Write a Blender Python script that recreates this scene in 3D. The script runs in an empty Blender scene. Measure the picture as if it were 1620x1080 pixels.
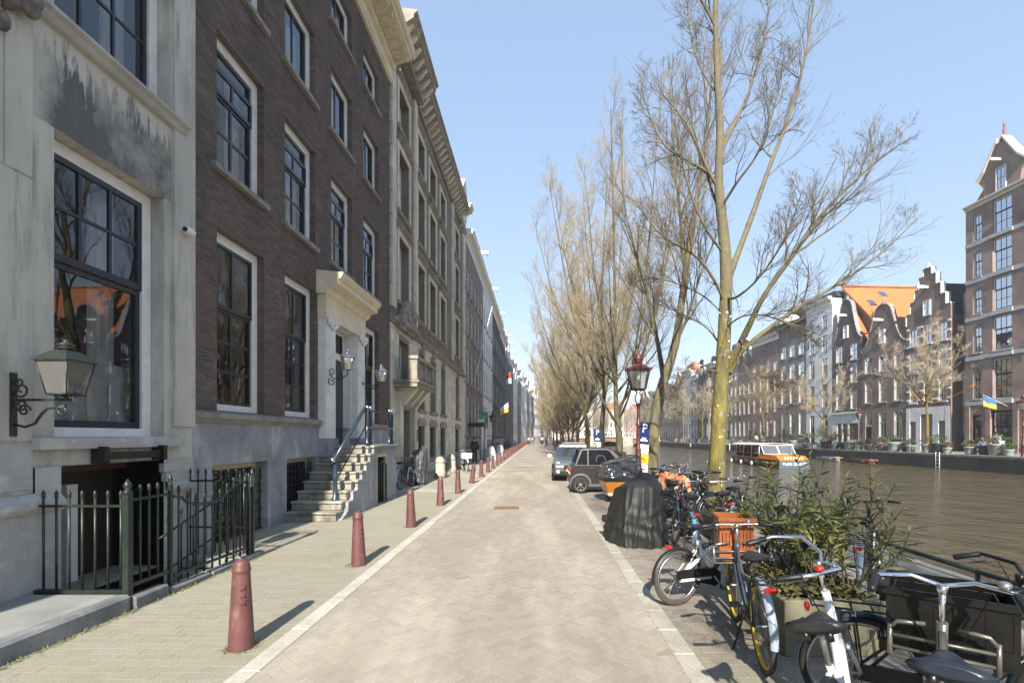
import bpy, bmesh, math, random
import numpy as np
from mathutils import Vector, Matrix, Euler
R = math.radians
SC = bpy.context.scene
COL = SC.collection
random.seed(7)
# ---------------------------------------------------------------- camera, sky, sun, exposure
cd = bpy.data.cameras.new('camera'); cam = bpy.data.objects.new('camera', cd); COL.objects.link(cam)
cam.location = (0, 0, 1.8); cam.rotation_euler = (R(90), 0, 0)
cd.sensor_width = 36; cd.lens = 17.0; cd.shift_x = -0.025; cd.shift_y = 0.0926
cd.clip_start = 0.05; cd.clip_end = 6000
SC.camera = cam
SUN_EL, SUN_AZ = 33.0, 182.4          # azimuth clockwise from +Y (the street direction)
w = bpy.data.worlds.new('World'); SC.world = w; w.use_nodes = True
nt = w.node_tree; nt.nodes.clear()
sky = nt.nodes.new('ShaderNodeTexSky'); sky.sky_type = 'NISHITA'; sky.sun_disc = False
sky.sun_elevation = R(SUN_EL); sky.sun_rotation = R(SUN_AZ)
sky.air_density = 1.1; sky.dust_density = 0.0; sky.ozone_density = 3.0
bg = nt.nodes.new('ShaderNodeBackground'); bg.inputs[1].default_value = 0.122
wo = nt.nodes.new('ShaderNodeOutputWorld')
ga = nt.nodes.new('ShaderNodeGamma'); ga.inputs[1].default_value = 0.34      # evens the sky out as the pale haze of the day does
hsv = nt.nodes.new('ShaderNodeHueSaturation'); hsv.inputs['Saturation'].default_value = 1.62
nt.links.new(sky.outputs[0], ga.inputs[0]); nt.links.new(ga.outputs[0], hsv.inputs['Color']); tint = nt.nodes.new('ShaderNodeMix'); tint.data_type = 'RGBA'; tint.blend_type = 'MULTIPLY'; tint.inputs[0].default_value = 1; tint.inputs[7].default_value = (1, .95, .985, 1)
nt.links.new(hsv.outputs[0], tint.inputs[6]); nt.links.new(tint.outputs[2], bg.inputs[0]); nt.links.new(bg.outputs[0], wo.inputs[0])
sd = bpy.data.lights.new('sun', 'SUN'); sd.energy = 2.05; sd.angle = R(0.53); sd.color = (1.0, 0.93, 0.82)
sun = bpy.data.objects.new('sun', sd); COL.objects.link(sun)
_az, _el = R(SUN_AZ), R(SUN_EL)
to_sun = Vector((math.sin(_az)*math.cos(_el), math.cos(_az)*math.cos(_el), math.sin(_el)))
sun.rotation_euler = to_sun.to_track_quat('Z', 'Y').to_euler(); sun.location = (0, -30, 40)
SC.view_settings.view_transform = 'Standard'; SC.view_settings.look = 'None'
SC.view_settings.exposure = 2.40; SC.view_settings.gamma = 1
SC.view_settings.use_curve_mapping = False
SC.render.engine = 'CYCLES'
SC.cycles.use_denoising = True
SC.cycles.max_bounces = 6; SC.cycles.transparent_max_bounces = 12
SC.cycles.caustics_reflective = False; SC.cycles.caustics_refractive = False

# ---------------------------------------------------------------- helpers
F = 765.0
def gp(px, py, z=0.0):                # a pixel of the photograph on the level z
    Y = F*(1.8-z)/(py-690.0); return Vector(((px-850.5)*Y/F, Y, z))
def at(px, py, Y):                    # a pixel of the photograph at depth Y
    return Vector(((px-850.5)*Y/F, Y, 1.8+(690.0-py)*Y/F))

WL = {}
def tag(o, label=None, cat=None, group=None, kind=None):
    if label: o['label'] = label
    if cat: o['category'] = cat
    if group: o['group'] = group
    if kind: o['kind'] = kind
    return o
def thing(name, label, cat, loc=(0, 0, 0), rotz=0, group=None):
    o = bpy.data.objects.new(name, None); COL.objects.link(o)
    o.empty_display_size = 0.2
    o.location = loc; o.rotation_euler = (0, 0, rotz); WL[o] = Vector(loc)
    return tag(o, label, cat, group)

class MB:
    def __init__(s, fac=None):
        s.v = []; s.f = []; s.sm = []; s.mi = []; s.fac = fac; s.cur = 0
    def P(s, p):
        if s.fac: p = s.fac(*p)
        s.v.append((p[0], p[1], p[2])); return len(s.v)-1
    def face(s, idx, smooth=False):
        s.f.append(tuple(idx)); s.sm.append(smooth); s.mi.append(s.cur)
    def quad(s, *pts):
        s.face([s.P(p) for p in pts])
    def box(s, a0, a1, b0, b1, c0, c1):
        return s.hexa([(a0,b0,c0),(a1,b0,c0),(a1,b1,c0),(a0,b1,c0),(a0,b0,c1),(a1,b0,c1),(a1,b1,c1),(a0,b1,c1)])
    def hexa(s, p):
        i = [s.P(q) for q in p]
        for a in ((0,3,2,1),(4,5,6,7),(0,1,5,4),(1,2,6,5),(2,3,7,6),(3,0,4,7)):
            s.face([i[k] for k in a])
        return s
    def cbox(s, c, size, rot=None, ch=0.0):
        # box by centre; rot = Matrix; ch = chamfer of the vertical and top edges
        x, y, z = size[0]/2, size[1]/2, size[2]/2
        if ch <= 0:
            p = [(-x,-y,-z),(x,-y,-z),(x,y,-z),(-x,y,-z),(-x,-y,z),(x,-y,z),(x,y,z),(-x,y,z)]
            p = [(rot @ Vector(q) if rot else Vector(q)) + Vector(c) for q in p]
            return s.hexa(p)
        def ring(zz, k):
            q = [(-x+k,-y),(x-k,-y),(x,-y+k),(x,y-k),(x-k,y),(-x+k,y),(-x,y-k),(-x,-y+k)]
            return q
        rs = []
        for zz, sh in ((-z, ch), (-z+ch, 0), (z-ch, 0), (z, ch)):
            q = [(-x+ch,-y+sh),(x-ch,-y+sh),(x-sh,-y+ch),(x-sh,y-ch),(x-ch,y-sh),(-x+ch,y-sh),(-x+sh,y-ch),(-x+sh,-y+ch)]
            rs.append([s.P(((rot @ Vector((a,b,zz))) if rot else Vector((a,b,zz))) + Vector(c)) for a, b in q])
        s.face(rs[0][::-1]); s.face(rs[3])
        for r0, r1 in zip(rs, rs[1:]):
            for k in range(8):
                s.face((r0[k], r0[(k+1)%8], r1[(k+1)%8], r1[k]))
        return s
    def tube(s, pts, r, n=6, cap=True, smooth=True):
        pts = [Vector(p) for p in pts]; m = len(pts)
        if not hasattr(r, '__len__'): r = [r]*m
        rings = []; up = None
        for i in range(m):
            t = (pts[min(i+1, m-1)] - pts[max(i-1, 0)])
            if t.length < 1e-9: t = Vector((0,0,1))
            t.normalize()
            if up is None:
                up = Vector((0,0,1)) if abs(t.z) < .9 else Vector((1,0,0))
            a = t.cross(up)
            if a.length < 1e-6: a = t.cross(Vector((0.3,1,0.2)))
            a.normalize(); b = a.cross(t); up = b
            if r[i] < 1e-5 and i == m-1:
                rings.append([s.P(pts[i])]); continue
            rings.append([s.P(pts[i] + (a*math.cos(2*math.pi*k/n) + b*math.sin(2*math.pi*k/n))*r[i]) for k in range(n)])
        for r0, r1 in zip(rings, rings[1:]):
            if len(r1) == 1:
                for k in range(n): s.face((r0[k], r0[(k+1)%n], r1[0]), smooth)
            else:
                for k in range(n): s.face((r0[k], r0[(k+1)%n], r1[(k+1)%n], r1[k]), smooth)
        if cap:
            s.face(rings[0][::-1])
            if len(rings[-1]) > 1: s.face(rings[-1])
        return s
    def lathe(s, prof, c=(0,0,0), n=12, axis='z', smooth=True, cap=True):
        rings = []
        for (rr, h) in prof:
            ring = []
            for k in range(n):
                a = 2*math.pi*(k+.5)/n; x, y = rr*math.cos(a), rr*math.sin(a)
                p = {'z': (x, y, h), 'y': (x, h, y), 'x': (h, x, y)}[axis]
                ring.append(s.P((c[0]+p[0], c[1]+p[1], c[2]+p[2])))
            rings.append(ring)
        for r0, r1 in zip(rings, rings[1:]):
            for k in range(n): s.face((r0[k], r0[(k+1)%n], r1[(k+1)%n], r1[k]), smooth)
        if cap: s.face(rings[0][::-1]); s.face(rings[-1])
        return s
    def ell(s, c, rad, n=10, m=6, rot=None, jit=0):
        rows = []
        for j in range(m+1):
            th = math.pi*j/m
            if j in (0, m): cnt = 1
            else: cnt = n
            row = []
            for k in range(cnt):
                a = 2*math.pi*k/n
                p = Vector((rad[0]*math.sin(th)*math.cos(a), rad[1]*math.sin(th)*math.sin(a), rad[2]*math.cos(th)))
                if jit: p *= 1+random.uniform(-jit, jit)
                if rot: p = rot @ p
                row.append(s.P(p + Vector(c)))
            rows.append(row)
        for j in range(m):
            a, b = rows[j], rows[j+1]
            for k in range(n):
                k2 = (k+1) % n
                if len(a) == 1: s.face((a[0], b[k], b[k2]), True)
                elif len(b) == 1: s.face((a[k], b[0], a[k2]), True)
                else: s.face((a[k], b[k], b[k2], a[k2]), True)
        return s
    def torus(s, c, Rr, r, n=28, m=6, axis='y', arc=(0, 2*math.pi), sq=1.0):
        full = abs(arc[1]-arc[0]-2*math.pi) < 1e-6
        rows = []
        cnt = n if full else n+1
        for k in range(cnt):
            a = arc[0] + (arc[1]-arc[0])*k/n
            row = []
            for j in range(m):
                b = 2*math.pi*j/m
                q = Rr + r*math.cos(b); h = r*sq*math.sin(b)
                p = {'y': (q*math.cos(a), h, q*math.sin(a)), 'z': (q*math.cos(a), q*math.sin(a), h), 'x': (h, q*math.cos(a), q*math.sin(a))}[axis]
                row.append(s.P((c[0]+p[0], c[1]+p[1], c[2]+p[2])))
            rows.append(row)
        for k in range(n):
            a, b = rows[k], rows[(k+1) % cnt]
            for j in range(m): s.face((a[j], b[j], b[(j+1)%m], a[(j+1)%m]), True)
        return s
    def prism(s, poly, h0, h1, axis='z'):
        # poly: 2-D points; extruded along an axis (x: poly=(y,z), y: poly=(x,z), z: poly=(x,y))
        def p3(a, b, h): return {'z': (a,b,h), 'y': (a,h,b), 'x': (h,a,b)}[axis]
        lo = [s.P(p3(a,b,h0)) for a,b in poly]; hi = [s.P(p3(a,b,h1)) for a,b in poly]
        n = len(poly); s.face(lo[::-1]); s.face(hi)
        for k in range(n): s.face((lo[k], lo[(k+1)%n], hi[(k+1)%n], hi[k]))
        return s
    def build(s, name, mat, parent=None, local=False, origin=None, recalc=False):
        me = bpy.data.meshes.new(name)
        o0 = Vector((0,0,0))
        if not local:
            o0 = Vector(origin) if origin is not None else (WL[parent] if parent else Vector((0,0,0)))
        if o0.length > 0:
            vv = [(a-o0.x, b-o0.y, c-o0.z) for a, b, c in s.v]
        else: vv = s.v
        me.from_pydata(vv, [], s.f)
        me.polygons.foreach_set('use_smooth', s.sm)
        mats = mat if isinstance(mat, (list, tuple)) else [mat]
        for m in mats: me.materials.append(m)
        if len(mats) > 1: me.polygons.foreach_set('material_index', s.mi)
        if recalc:
            bm = bmesh.new(); bm.from_mesh(me); bmesh.ops.recalc_face_normals(bm, faces=bm.faces); bm.to_mesh(me); bm.free()
        me.update()
        o = bpy.data.objects.new(name, me); COL.objects.link(o)
        if parent: o.parent = parent
        if local: o.location = (0,0,0) if origin is None else origin; WL[o] = Vector((0,0,0))
        else:
            o.location = o0 - (WL[parent] if parent else Vector((0,0,0))); WL[o] = o0.copy()
        return o

KIDS = {}
def copy_tree(o, loc=None, rotz=None, parent=None):
    c = o.copy(); COL.objects.link(c)
    if parent: c.parent = parent
    if loc is not None: c.location = loc; WL[c] = Vector(loc)
    if rotz is not None: c.rotation_euler = (c.rotation_euler[0], c.rotation_euler[1], rotz)
    for ch in o.children: copy_tree(ch, parent=c)
    return c

# ---------------------------------------------------------------- materials
MAT = {}
def pm(name, c1, c2=None, scale=3.0, rough=.7, bump=0.0, bscale=40.0, metal=0.0, spec=.5, var=0.0, hue=0.0,
       stretch=(1,1,1), detail=5.0, lo=.35, hi=.65, coat=0.0, c3=None, s3=(.6,), c4=None, s4=(.6,), obc=False):
    if name in MAT: return MAT[name]
    m = bpy.data.materials.new(name); m.use_nodes = True; MAT[name] = m
    t = m.node_tree; N = t.nodes; L = t.links
    b = N['Principled BSDF']
    b.inputs['Roughness'].default_value = rough; b.inputs['Metallic'].default_value = metal
    b.inputs['Specular IOR Level'].default_value = spec
    if coat: b.inputs['Coat Weight'].default_value = coat; b.inputs['Coat Roughness'].default_value = .05
    if obc: pos = N.new('ShaderNodeTexCoord').outputs['Object']
    else: pos = N.new('ShaderNodeNewGeometry').outputs['Position']
    mp = N.new('ShaderNodeMapping'); mp.inputs['Scale'].default_value = stretch; L.new(pos, mp.inputs['Vector'])
    col = None
    if c2 is not None:
        n = N.new('ShaderNodeTexNoise'); n.inputs['Scale'].default_value = scale; n.inputs['Detail'].default_value = detail
        n.inputs['Roughness'].default_value = .6
        L.new(mp.outputs[0], n.inputs['Vector'])
        mr = N.new('ShaderNodeMapRange'); mr.inputs[1].default_value = lo; mr.inputs[2].default_value = hi
        L.new(n.outputs[0], mr.inputs[0])
        mx = N.new('ShaderNodeMix'); mx.data_type = 'RGBA'
        mx.inputs[6].default_value = (*c1, 1); mx.inputs[7].default_value = (*c2, 1)
        L.new(mr.outputs[0], mx.inputs[0]); col = mx.outputs[2]
        for c3, s3 in ((c3, s3), (c4, s4)):      # further colours in larger patches (wear, moss, stain)
            if c3 is None: continue
            n3 = N.new('ShaderNodeTexNoise'); n3.inputs['Scale'].default_value = s3[0]; n3.inputs['Detail'].default_value = 6
            n3.inputs['Roughness'].default_value = .65
            if len(s3) > 3:
                mp3 = N.new('ShaderNodeMapping'); mp3.inputs['Scale'].default_value = s3[3]; L.new(pos, mp3.inputs['Vector']); L.new(mp3.outputs[0], n3.inputs['Vector'])
            else: L.new(pos, n3.inputs['Vector'])
            m3 = N.new('ShaderNodeMapRange'); m3.inputs[1].default_value = s3[1] if len(s3) > 1 else .5; m3.inputs[2].default_value = s3[2] if len(s3) > 2 else .65
            L.new(n3.outputs[0], m3.inputs[0])
            x3 = N.new('ShaderNodeMix'); x3.data_type = 'RGBA'; x3.inputs[7].default_value = (*c3, 1)
            L.new(m3.outputs[0], x3.inputs[0]); L.new(col, x3.inputs[6]); col = x3.outputs[2]
    if var > 0:
        g = N.new('ShaderNodeNewGeometry'); oi = N.new('ShaderNodeObjectInfo')
        ad = N.new('ShaderNodeMath'); ad.operation = 'ADD'; L.new(g.outputs['Random Per Island'], ad.inputs[0]); L.new(oi.outputs['Random'], ad.inputs[1])
        fr = N.new('ShaderNodeMath'); fr.operation = 'FRACT'; L.new(ad.outputs[0], fr.inputs[0])
        mr2 = N.new('ShaderNodeMapRange'); mr2.inputs[3].default_value = 1-var; mr2.inputs[4].default_value = 1+var
        L.new(fr.outputs[0], mr2.inputs[0])
        hs = N.new('ShaderNodeHueSaturation'); L.new(mr2.outputs[0], hs.inputs['Value'])
        if hue:
            mr4 = N.new('ShaderNodeMapRange'); mr4.inputs[3].default_value = 1-hue*8; mr4.inputs[4].default_value = 1+hue*8
            ff = N.new('ShaderNodeMath'); ff.operation = 'FRACT'; mu = N.new('ShaderNodeMath'); mu.operation = 'MULTIPLY'; mu.inputs[1].default_value = 7.31
            L.new(fr.outputs[0], mu.inputs[0]); L.new(mu.outputs[0], ff.inputs[0]); L.new(ff.outputs[0], mr4.inputs[0]); L.new(mr4.outputs[0], hs.inputs['Saturation'])
            mr5 = N.new('ShaderNodeMapRange'); mr5.inputs[3].default_value = .5-hue; mr5.inputs[4].default_value = .5+hue
            L.new(ff.outputs[0], mr5.inputs[0]); L.new(mr5.outputs[0], hs.inputs['Hue'])
        if col is not None: L.new(col, hs.inputs['Color'])
        else: hs.inputs['Color'].default_value = (*c1, 1)
        col = hs.outputs[0]
    if col is not None: L.new(col, b.inputs['Base Color'])
    else: b.inputs['Base Color'].default_value = (*c1, 1)
    if bump:
        nb = N.new('ShaderNodeTexNoise'); nb.inputs['Scale'].default_value = bscale; nb.inputs['Detail'].default_value = 6
        L.new(mp.outputs[0], nb.inputs['Vector'])
        bp = N.new('ShaderNodeBump'); bp.inputs['Strength'].default_value = bump; bp.inputs['Distance'].default_value = .02
        L.new(nb.outputs[0], bp.inputs['Height']); L.new(bp.outputs[0], b.inputs['Normal'])
    return m

def brickmat(name, c1, c2, mortar, bw=.22, rh=.068, ms=.010, rot='yz', rough=.85, bump=.4, big=None):
    # courses of brick for walls too far away to build brick by brick
    if name in MAT: return MAT[name]
    m = bpy.data.materials.new(name); m.use_nodes = True; MAT[name] = m
    t = m.node_tree; N = t.nodes; L = t.links; b = N['Principled BSDF']; b.inputs['Roughness'].default_value = rough
    g = N.new('ShaderNodeNewGeometry'); sp = N.new('ShaderNodeSeparateXYZ'); L.new(g.outputs['Position'], sp.inputs[0])
    cb = N.new('ShaderNodeCombineXYZ')
    if rot == 'yz': 
        ad = N.new('ShaderNodeMath'); ad.operation = 'ADD'; L.new(sp.outputs[0], ad.inputs[0]); L.new(sp.outputs[1], ad.inputs[1])
        L.new(ad.outputs[0], cb.inputs[0]); L.new(sp.outputs[2], cb.inputs[1])
    else: L.new(sp.outputs[0], cb.inputs[0]); L.new(sp.outputs[1], cb.inputs[1])
    br = N.new('ShaderNodeTexBrick'); L.new(cb.outputs[0], br.inputs['Vector'])
    br.inputs['Color1'].default_value = (*c1, 1); br.inputs['Color2'].default_value = (*c2, 1); br.inputs['Mortar'].default_value = (*mortar, 1)
    br.inputs['Scale'].default_value = 1; br.inputs['Brick Width'].default_value = bw; br.inputs['Row Height'].default_value = rh
    br.inputs['Mortar Size'].default_value = ms; br.inputs['Mortar Smooth'].default_value = .2; br.inputs['Bias'].default_value = -.1
    n = N.new('ShaderNodeTexNoise'); n.inputs['Scale'].default_value = .7; n.inputs['Detail'].default_value = 6; L.new(g.outputs['Position'], n.inputs['Vector'])
    mr = N.new('ShaderNodeMapRange'); mr.inputs[1].default_value = .3; mr.inputs[2].default_value = .7; mr.inputs[3].default_value = .72; mr.inputs[4].default_value = 1.25
    L.new(n.outputs[0], mr.inputs[0])
    hs = N.new('ShaderNodeHueSaturation'); L.new(br.outputs[0], hs.inputs['Color']); L.new(mr.outputs[0], hs.inputs['Value'])
    L.new(hs.outputs[0], b.inputs['Base Color'])
    bp = N.new('ShaderNodeBump'); bp.inputs['Strength'].default_value = bump; bp.inputs['Distance'].default_value = .01; bp.invert = True
    L.new(br.outputs['Fac'], bp.inputs['Height']); L.new(bp.outputs[0], b.inputs['Normal'])
    return m

def glassmat(name, tint=(.9,.93,.95), clear=.8, wav=.004, dark=(.012,.014,.018), refl=1.0):
    # window glass: clear where 'clear' is high, else a dark room behind it; old panes are slightly wavy
    if name in MAT: return MAT[name]
    m = bpy.data.materials.new(name); m.use_nodes = True; MAT[name] = m
    t = m.node_tree; N = t.nodes; L = t.links; N.clear()
    out = N.new('ShaderNodeOutputMaterial')
    gl = N.new('ShaderNodeBsdfGlossy'); gl.inputs['Roughness'].default_value = .01; gl.inputs['Color'].default_value = (.95*refl,.97*refl,1*refl,1)
    tr = N.new('ShaderNodeBsdfTransparent'); tr.inputs[0].default_value = (*tint, 1)
    df = N.new('ShaderNodeBsdfDiffuse'); df.inputs[0].default_value = (*dark, 1)
    m1 = N.new('ShaderNodeMixShader'); m1.inputs[0].default_value = clear; L.new(df.outputs[0], m1.inputs[1]); L.new(tr.outputs[0], m1.inputs[2])
    fr = N.new('ShaderNodeFresnel'); fr.inputs[0].default_value = 1.85
    g = N.new('ShaderNodeNewGeometry')
    n = N.new('ShaderNodeTexNoise'); n.inputs['Scale'].default_value = 1.6; n.inputs['Detail'].default_value = 2; L.new(g.outputs['Position'], n.inputs['Vector'])
    bp = N.new('ShaderNodeBump'); bp.inputs['Strength'].default_value = wav; bp.inputs['Distance'].default_value = .3; L.new(n.outputs[0], bp.inputs['Height'])
    L.new(bp.outputs[0], gl.inputs['Normal'])
    m2 = N.new('ShaderNodeMixShader'); L.new(fr.outputs[0], m2.inputs[0]); L.new(m1.outputs[0], m2.inputs[1]); L.new(gl.outputs[0], m2.inputs[2])
    L.new(m2.outputs[0], out.inputs[0])
    return m

M_glass = glassmat('window_glass', clear=.95)
M_glassfar = glassmat('far_window_glass', clear=0.0, wav=.012, refl=.62)
M_white = pm('white_paint', (.78,.77,.73), (.66,.65,.61), 4, .45, .05, 30)
M_cream = pm('cream_paint', (.74,.66,.48), (.62,.54,.38), 3, .5, .06, 30)
M_bluedark = pm('blue_black_paint', (.012,.016,.028), (.02,.024,.036), 6, .28)
M_black = pm('black_paint', (.006,.0065,.007), (.011,.011,.011), 8, .35, .05, 60)
M_iron = pm('green_black_iron', (.009,.017,.013), (.02,.028,.023), 10, .4, .15, 60, c3=(.05,.03,.018), s3=(9,.62,.72))
M_dark = pm('dark_room', (.03,.028,.026), (.018,.017,.016), 1.5, .9)
M_sill = pm('sill_stone', (.30,.28,.25), (.18,.17,.155), 5, .8, .2, 30)
M_curtain = pm('curtain_cloth', (.80,.79,.76), (.60,.60,.58), 9, .9, .3, 6, stretch=(1,6,.3))
# ================================================================ THE SETTING: ground, street, quay, water
M_joint = pm('joint_sand', (.30,.265,.205), (.215,.19,.145), 30, .95, .3, 80, c3=(.12,.11,.075), s3=(2.2,.56,.66))
M_paver = pm('road_paver', (.385,.335,.27), (.25,.215,.172), 95, .9, .5, 220, var=.075, hue=.006, detail=8, lo=.36, hi=.62, c3=(.44,.40,.325), s3=(.55,.46,.66,(1.5,.30,1)), c4=(.265,.228,.182), s4=(.42,.53,.76,(1,.8,1)))
M_walk = pm('pavement_paver', (.42,.385,.30), (.255,.235,.18), 80, .92, .6, 200, var=.05, hue=.006, detail=8, lo=.36, hi=.62, c3=(.29,.285,.165), s3=(.8,.53,.74), c4=(.30,.275,.215), s4=(.5,.5,.72))
M_park = pm('parking_paver', (.32,.275,.225), (.20,.17,.14), 70, .92, .5, 200, var=.12, hue=.01, detail=8, lo=.36, hi=.62, c3=(.26,.245,.17), s3=(.9,.52,.7), c4=(.15,.13,.11), s4=(.7,.56,.74))
M_roadfar = brickmat('road_far', (.345,.30,.24), (.31,.27,.215), (.33,.295,.23), .21, .105, .012, 'xy', .88, .2)
M_walkfar = brickmat('pavement_far', (.36,.33,.255), (.33,.30,.235), (.37,.34,.265), .21, .105, .012, 'xy', .9, .2)
M_parkfar = brickmat('parking_far', (.29,.245,.20), (.21,.18,.15), (.33,.30,.24), .21, .105, .012, 'xy', .9, .25)
M_kerb = pm('kerb_concrete', (.56,.53,.46), (.40,.375,.315), 50, .88, .4, 120, detail=8, c3=(.40,.365,.29), s3=(3.5,.48,.66), var=.06)
M_gutter = pm('gutter_concrete', (.44,.41,.34), (.32,.295,.24), 40, .85, .25, 90, c3=(.30,.27,.22), s3=(2.0,.52,.66), var=.06)
M_bluestone = pm('bluestone', (.22,.225,.225), (.13,.133,.135), 3, .75, .25, 60, c3=(.32,.32,.30), s3=(1.6,.52,.7), var=.08)
M_earth = pm('earth', (.10,.085,.06), (.06,.05,.035), 2, .95, .4, 20)
M_quay = brickmat('quay_brick', (.10,.075,.058), (.075,.062,.05), (.14,.13,.11), .22, .07, .012, 'yz', .9, .5)
M_quaystone = pm('quay_coping', (.33,.31,.27), (.22,.205,.18), 3, .85, .3, 40, c3=(.16,.16,.08), s3=(1.3,.5,.7), var=.06)
M_redpav = brickmat('red_brick_crossing', (.32,.15,.10), (.24,.12,.085), (.34,.29,.24), .21, .105, .012, 'xy', .9, .2)

WZ = -0.75; FZ = 0.4                   # water level, far bank level
FQ = 32.0; FB = 39.0                   # far quay edge, far building line
NQ = 5.45                              # near quay edge
def stru(mb, name, mat, **k): return tag(mb.build(name, mat, **k), kind='structure')
def sheet(name, mat, rects, z):
    mb = MB()
    for x0, x1, y0, y1 in rects: mb.quad((x0,y0,z),(x1,y0,z),(x1,y1,z),(x0,y1,z))
    return stru(mb, name, mat)
sheet('ground', M_earth, [(-4000,4000,-4000,5000)], -3.0)
# left bank land, with the opening of the basement area cut out
G0 = -0.016
sheet('street_ground', M_joint, [(-120,-4.30,-60,5.02),(-120,-5.3,5.02,7.36),(-120,-4.30,7.36,420),(-4.30,NQ-.4,-60,420)], G0)
PAV_END = 25.0
def rd(name, mats, x0, x1, yn, yf):
    mb = MB()
    mb.cur = 1; mb.quad((x0,-60,0),(x1,-60,0),(x1,yn,0),(x0,yn,0)); mb.quad((x0,yf,0),(x1,yf,0),(x1,300,0),(x0,300,0))
    mb.cur = 0; mb.quad((x0,yn,-.0028),(x1,yn,-.0028),(x1,yf,-.0028),(x0,yf,-.0028))
    return stru(mb, name, mats)
road = rd('road', [M_joint, M_roadfar], -2.14, 1.13, 2.9, PAV_END)
walk_y = 15.5
mbw = MB(); mbw.cur = 0
for r in ((-4.30,-2.29,2.9,walk_y),(-5.3,-4.30,7.36,walk_y)): mbw.quad((r[0],r[2],-.0016),(r[1],r[2],-.0016),(r[1],r[3],-.0016),(r[0],r[3],-.0016))
mbw.cur = 1
for r in ((-4.30,-2.29,-60,2.9),(-5.3,-2.29,walk_y,300)): mbw.quad((r[0],r[2],0),(r[1],r[2],0),(r[1],r[3],0),(r[0],r[3],0))
walk = stru(mbw, 'pavement', [M_joint, M_walkfar])
park = rd('parking_bay', [M_joint, M_parkfar], 1.29, NQ-.55, 2.3, 15.0)

def paver_mesh(lx, ly, hz=.012, ch=.0022):
    # top with a worn chamfer, real thickness
    mb = MB(); a, b = lx/2, ly/2
    i0 = [mb.P(p) for p in ((-a,-b,-hz),(a,-b,-hz),(a,b,-hz),(-a,b,-hz))]
    i1 = [mb.P(p) for p in ((-a,-b,-ch*.8),(a,-b,-ch*.8),(a,b,-ch*.8),(-a,b,-ch*.8))]
    i2 = [mb.P(p) for p in ((-a+ch,-b+ch,0),(a-ch,-b+ch,0),(a-ch,b-ch,0),(-a+ch,b-ch,0))]
    mb.face(i2)
    for k in range(4):
        k2 = (k+1) % 4
        mb.face((i0[k],i0[k2],i1[k2],i1[k])); mb.face((i1[k],i1[k2],i2[k2],i2[k]))
    return mb
def lay(parent, mat, spots, lx, ly, nmax=300, ch=.0012, jz=.001):
    # spots: (x, y, angle); the nearest in view become single pavers, the rest one joined part
    rnd = random.Random(11)
    base = paver_mesh(lx, ly, ch=ch)
    vis = []
    for s in spots:
        if s[1] > 3.35 and abs((s[0])*F/s[1]+40) < 812: vis.append((s[1]+.15*abs(s[0]), s))
    vis.sort(key=lambda q: q[0]); near = set(s for _, s in vis[:nmax])
    me = None; rest = MB()
    bv = np.array(base.v)
    for s in spots:
        x, y, a = s; a2 = a + rnd.gauss(0, .010); dz = rnd.gauss(0, jz); tx, ty = rnd.gauss(0, 3.2*jz), rnd.gauss(0, 3.2*jz)
        if s in near:
            if me is None:
                o = base.build('paver', mat, parent); me = o.data
            else:
                o = bpy.data.objects.new('paver', me); COL.objects.link(o); o.parent = parent
            o.location = (x, y, dz); o.rotation_euler = (tx, ty, a2)
        else:
            c, sn = math.cos(a2), math.sin(a2); k = len(rest.v)
            for (vx, vy, vz) in base.v:
                rest.v.append((x+vx*c-vy*sn, y+vx*sn+vy*c, vz+dz+vx*tx+vy*ty))
            for f in base.f:
                rest.f.append(tuple(q+k for q in f)); rest.sm.append(False); rest.mi.append(0)
    tag(rest.build('pavers', mat, parent), kind='stuff')
def herring(x0, x1, y0, y1, W=.102, ang=45):
    out = []; c, s = math.cos(R(ang)), math.sin(R(ang)); n = int((y1-y0+x1-x0)/W)+4
    for i in range(-n, n):
        for j in range(-n, n):
            k = (i-j) % 4
            if k == 0: p = ((i+1)*W, (j+.5)*W); a = 0
            elif k == 2: p = ((i+.5)*W, j*W); a = 90
            else: continue
            x = x0 + p[0]*c - p[1]*s; y = y0 + p[0]*s + p[1]*c
            if x0+.02 < x < x1-.02 and y0 < y < y1: out.append((x, y, R(ang+a)))
    return out
def running(x0, x1, y0, y1, along='x', L=.21, W=.105):
    out = []; j = 0
    if along == 'x':
        y = y0
        while y < y1:
            x = x0 + (L/2 if j % 2 else 0) + random.uniform(-.03,.0)
            while x < x1:
                out.append((x+L/2 if x+L <= x1+.05 else x1-L/2+.05, y, 0)); x += L
            y += W; j += 1
    return out
# herringbone road, laid at 45 degrees to the kerb
hs_ = herring(-2.14, 1.13, 2.9, PAV_END)
lay(road, M_paver, hs_, .2005, .0985)
ws = [s for s in running(-5.28, -2.31, 2.9, walk_y) if not (s[0] < -4.42 and s[1] < 7.45) and not (s[0] < -4.25 and 10.1 < s[1] < 14.7)]
lay(walk, M_walk, ws, .2070, .1030, ch=.0006, jz=.0005)
lay(park, M_park, running(1.30, NQ-.56, 2.3, 15.0), .206, .1015)

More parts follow.
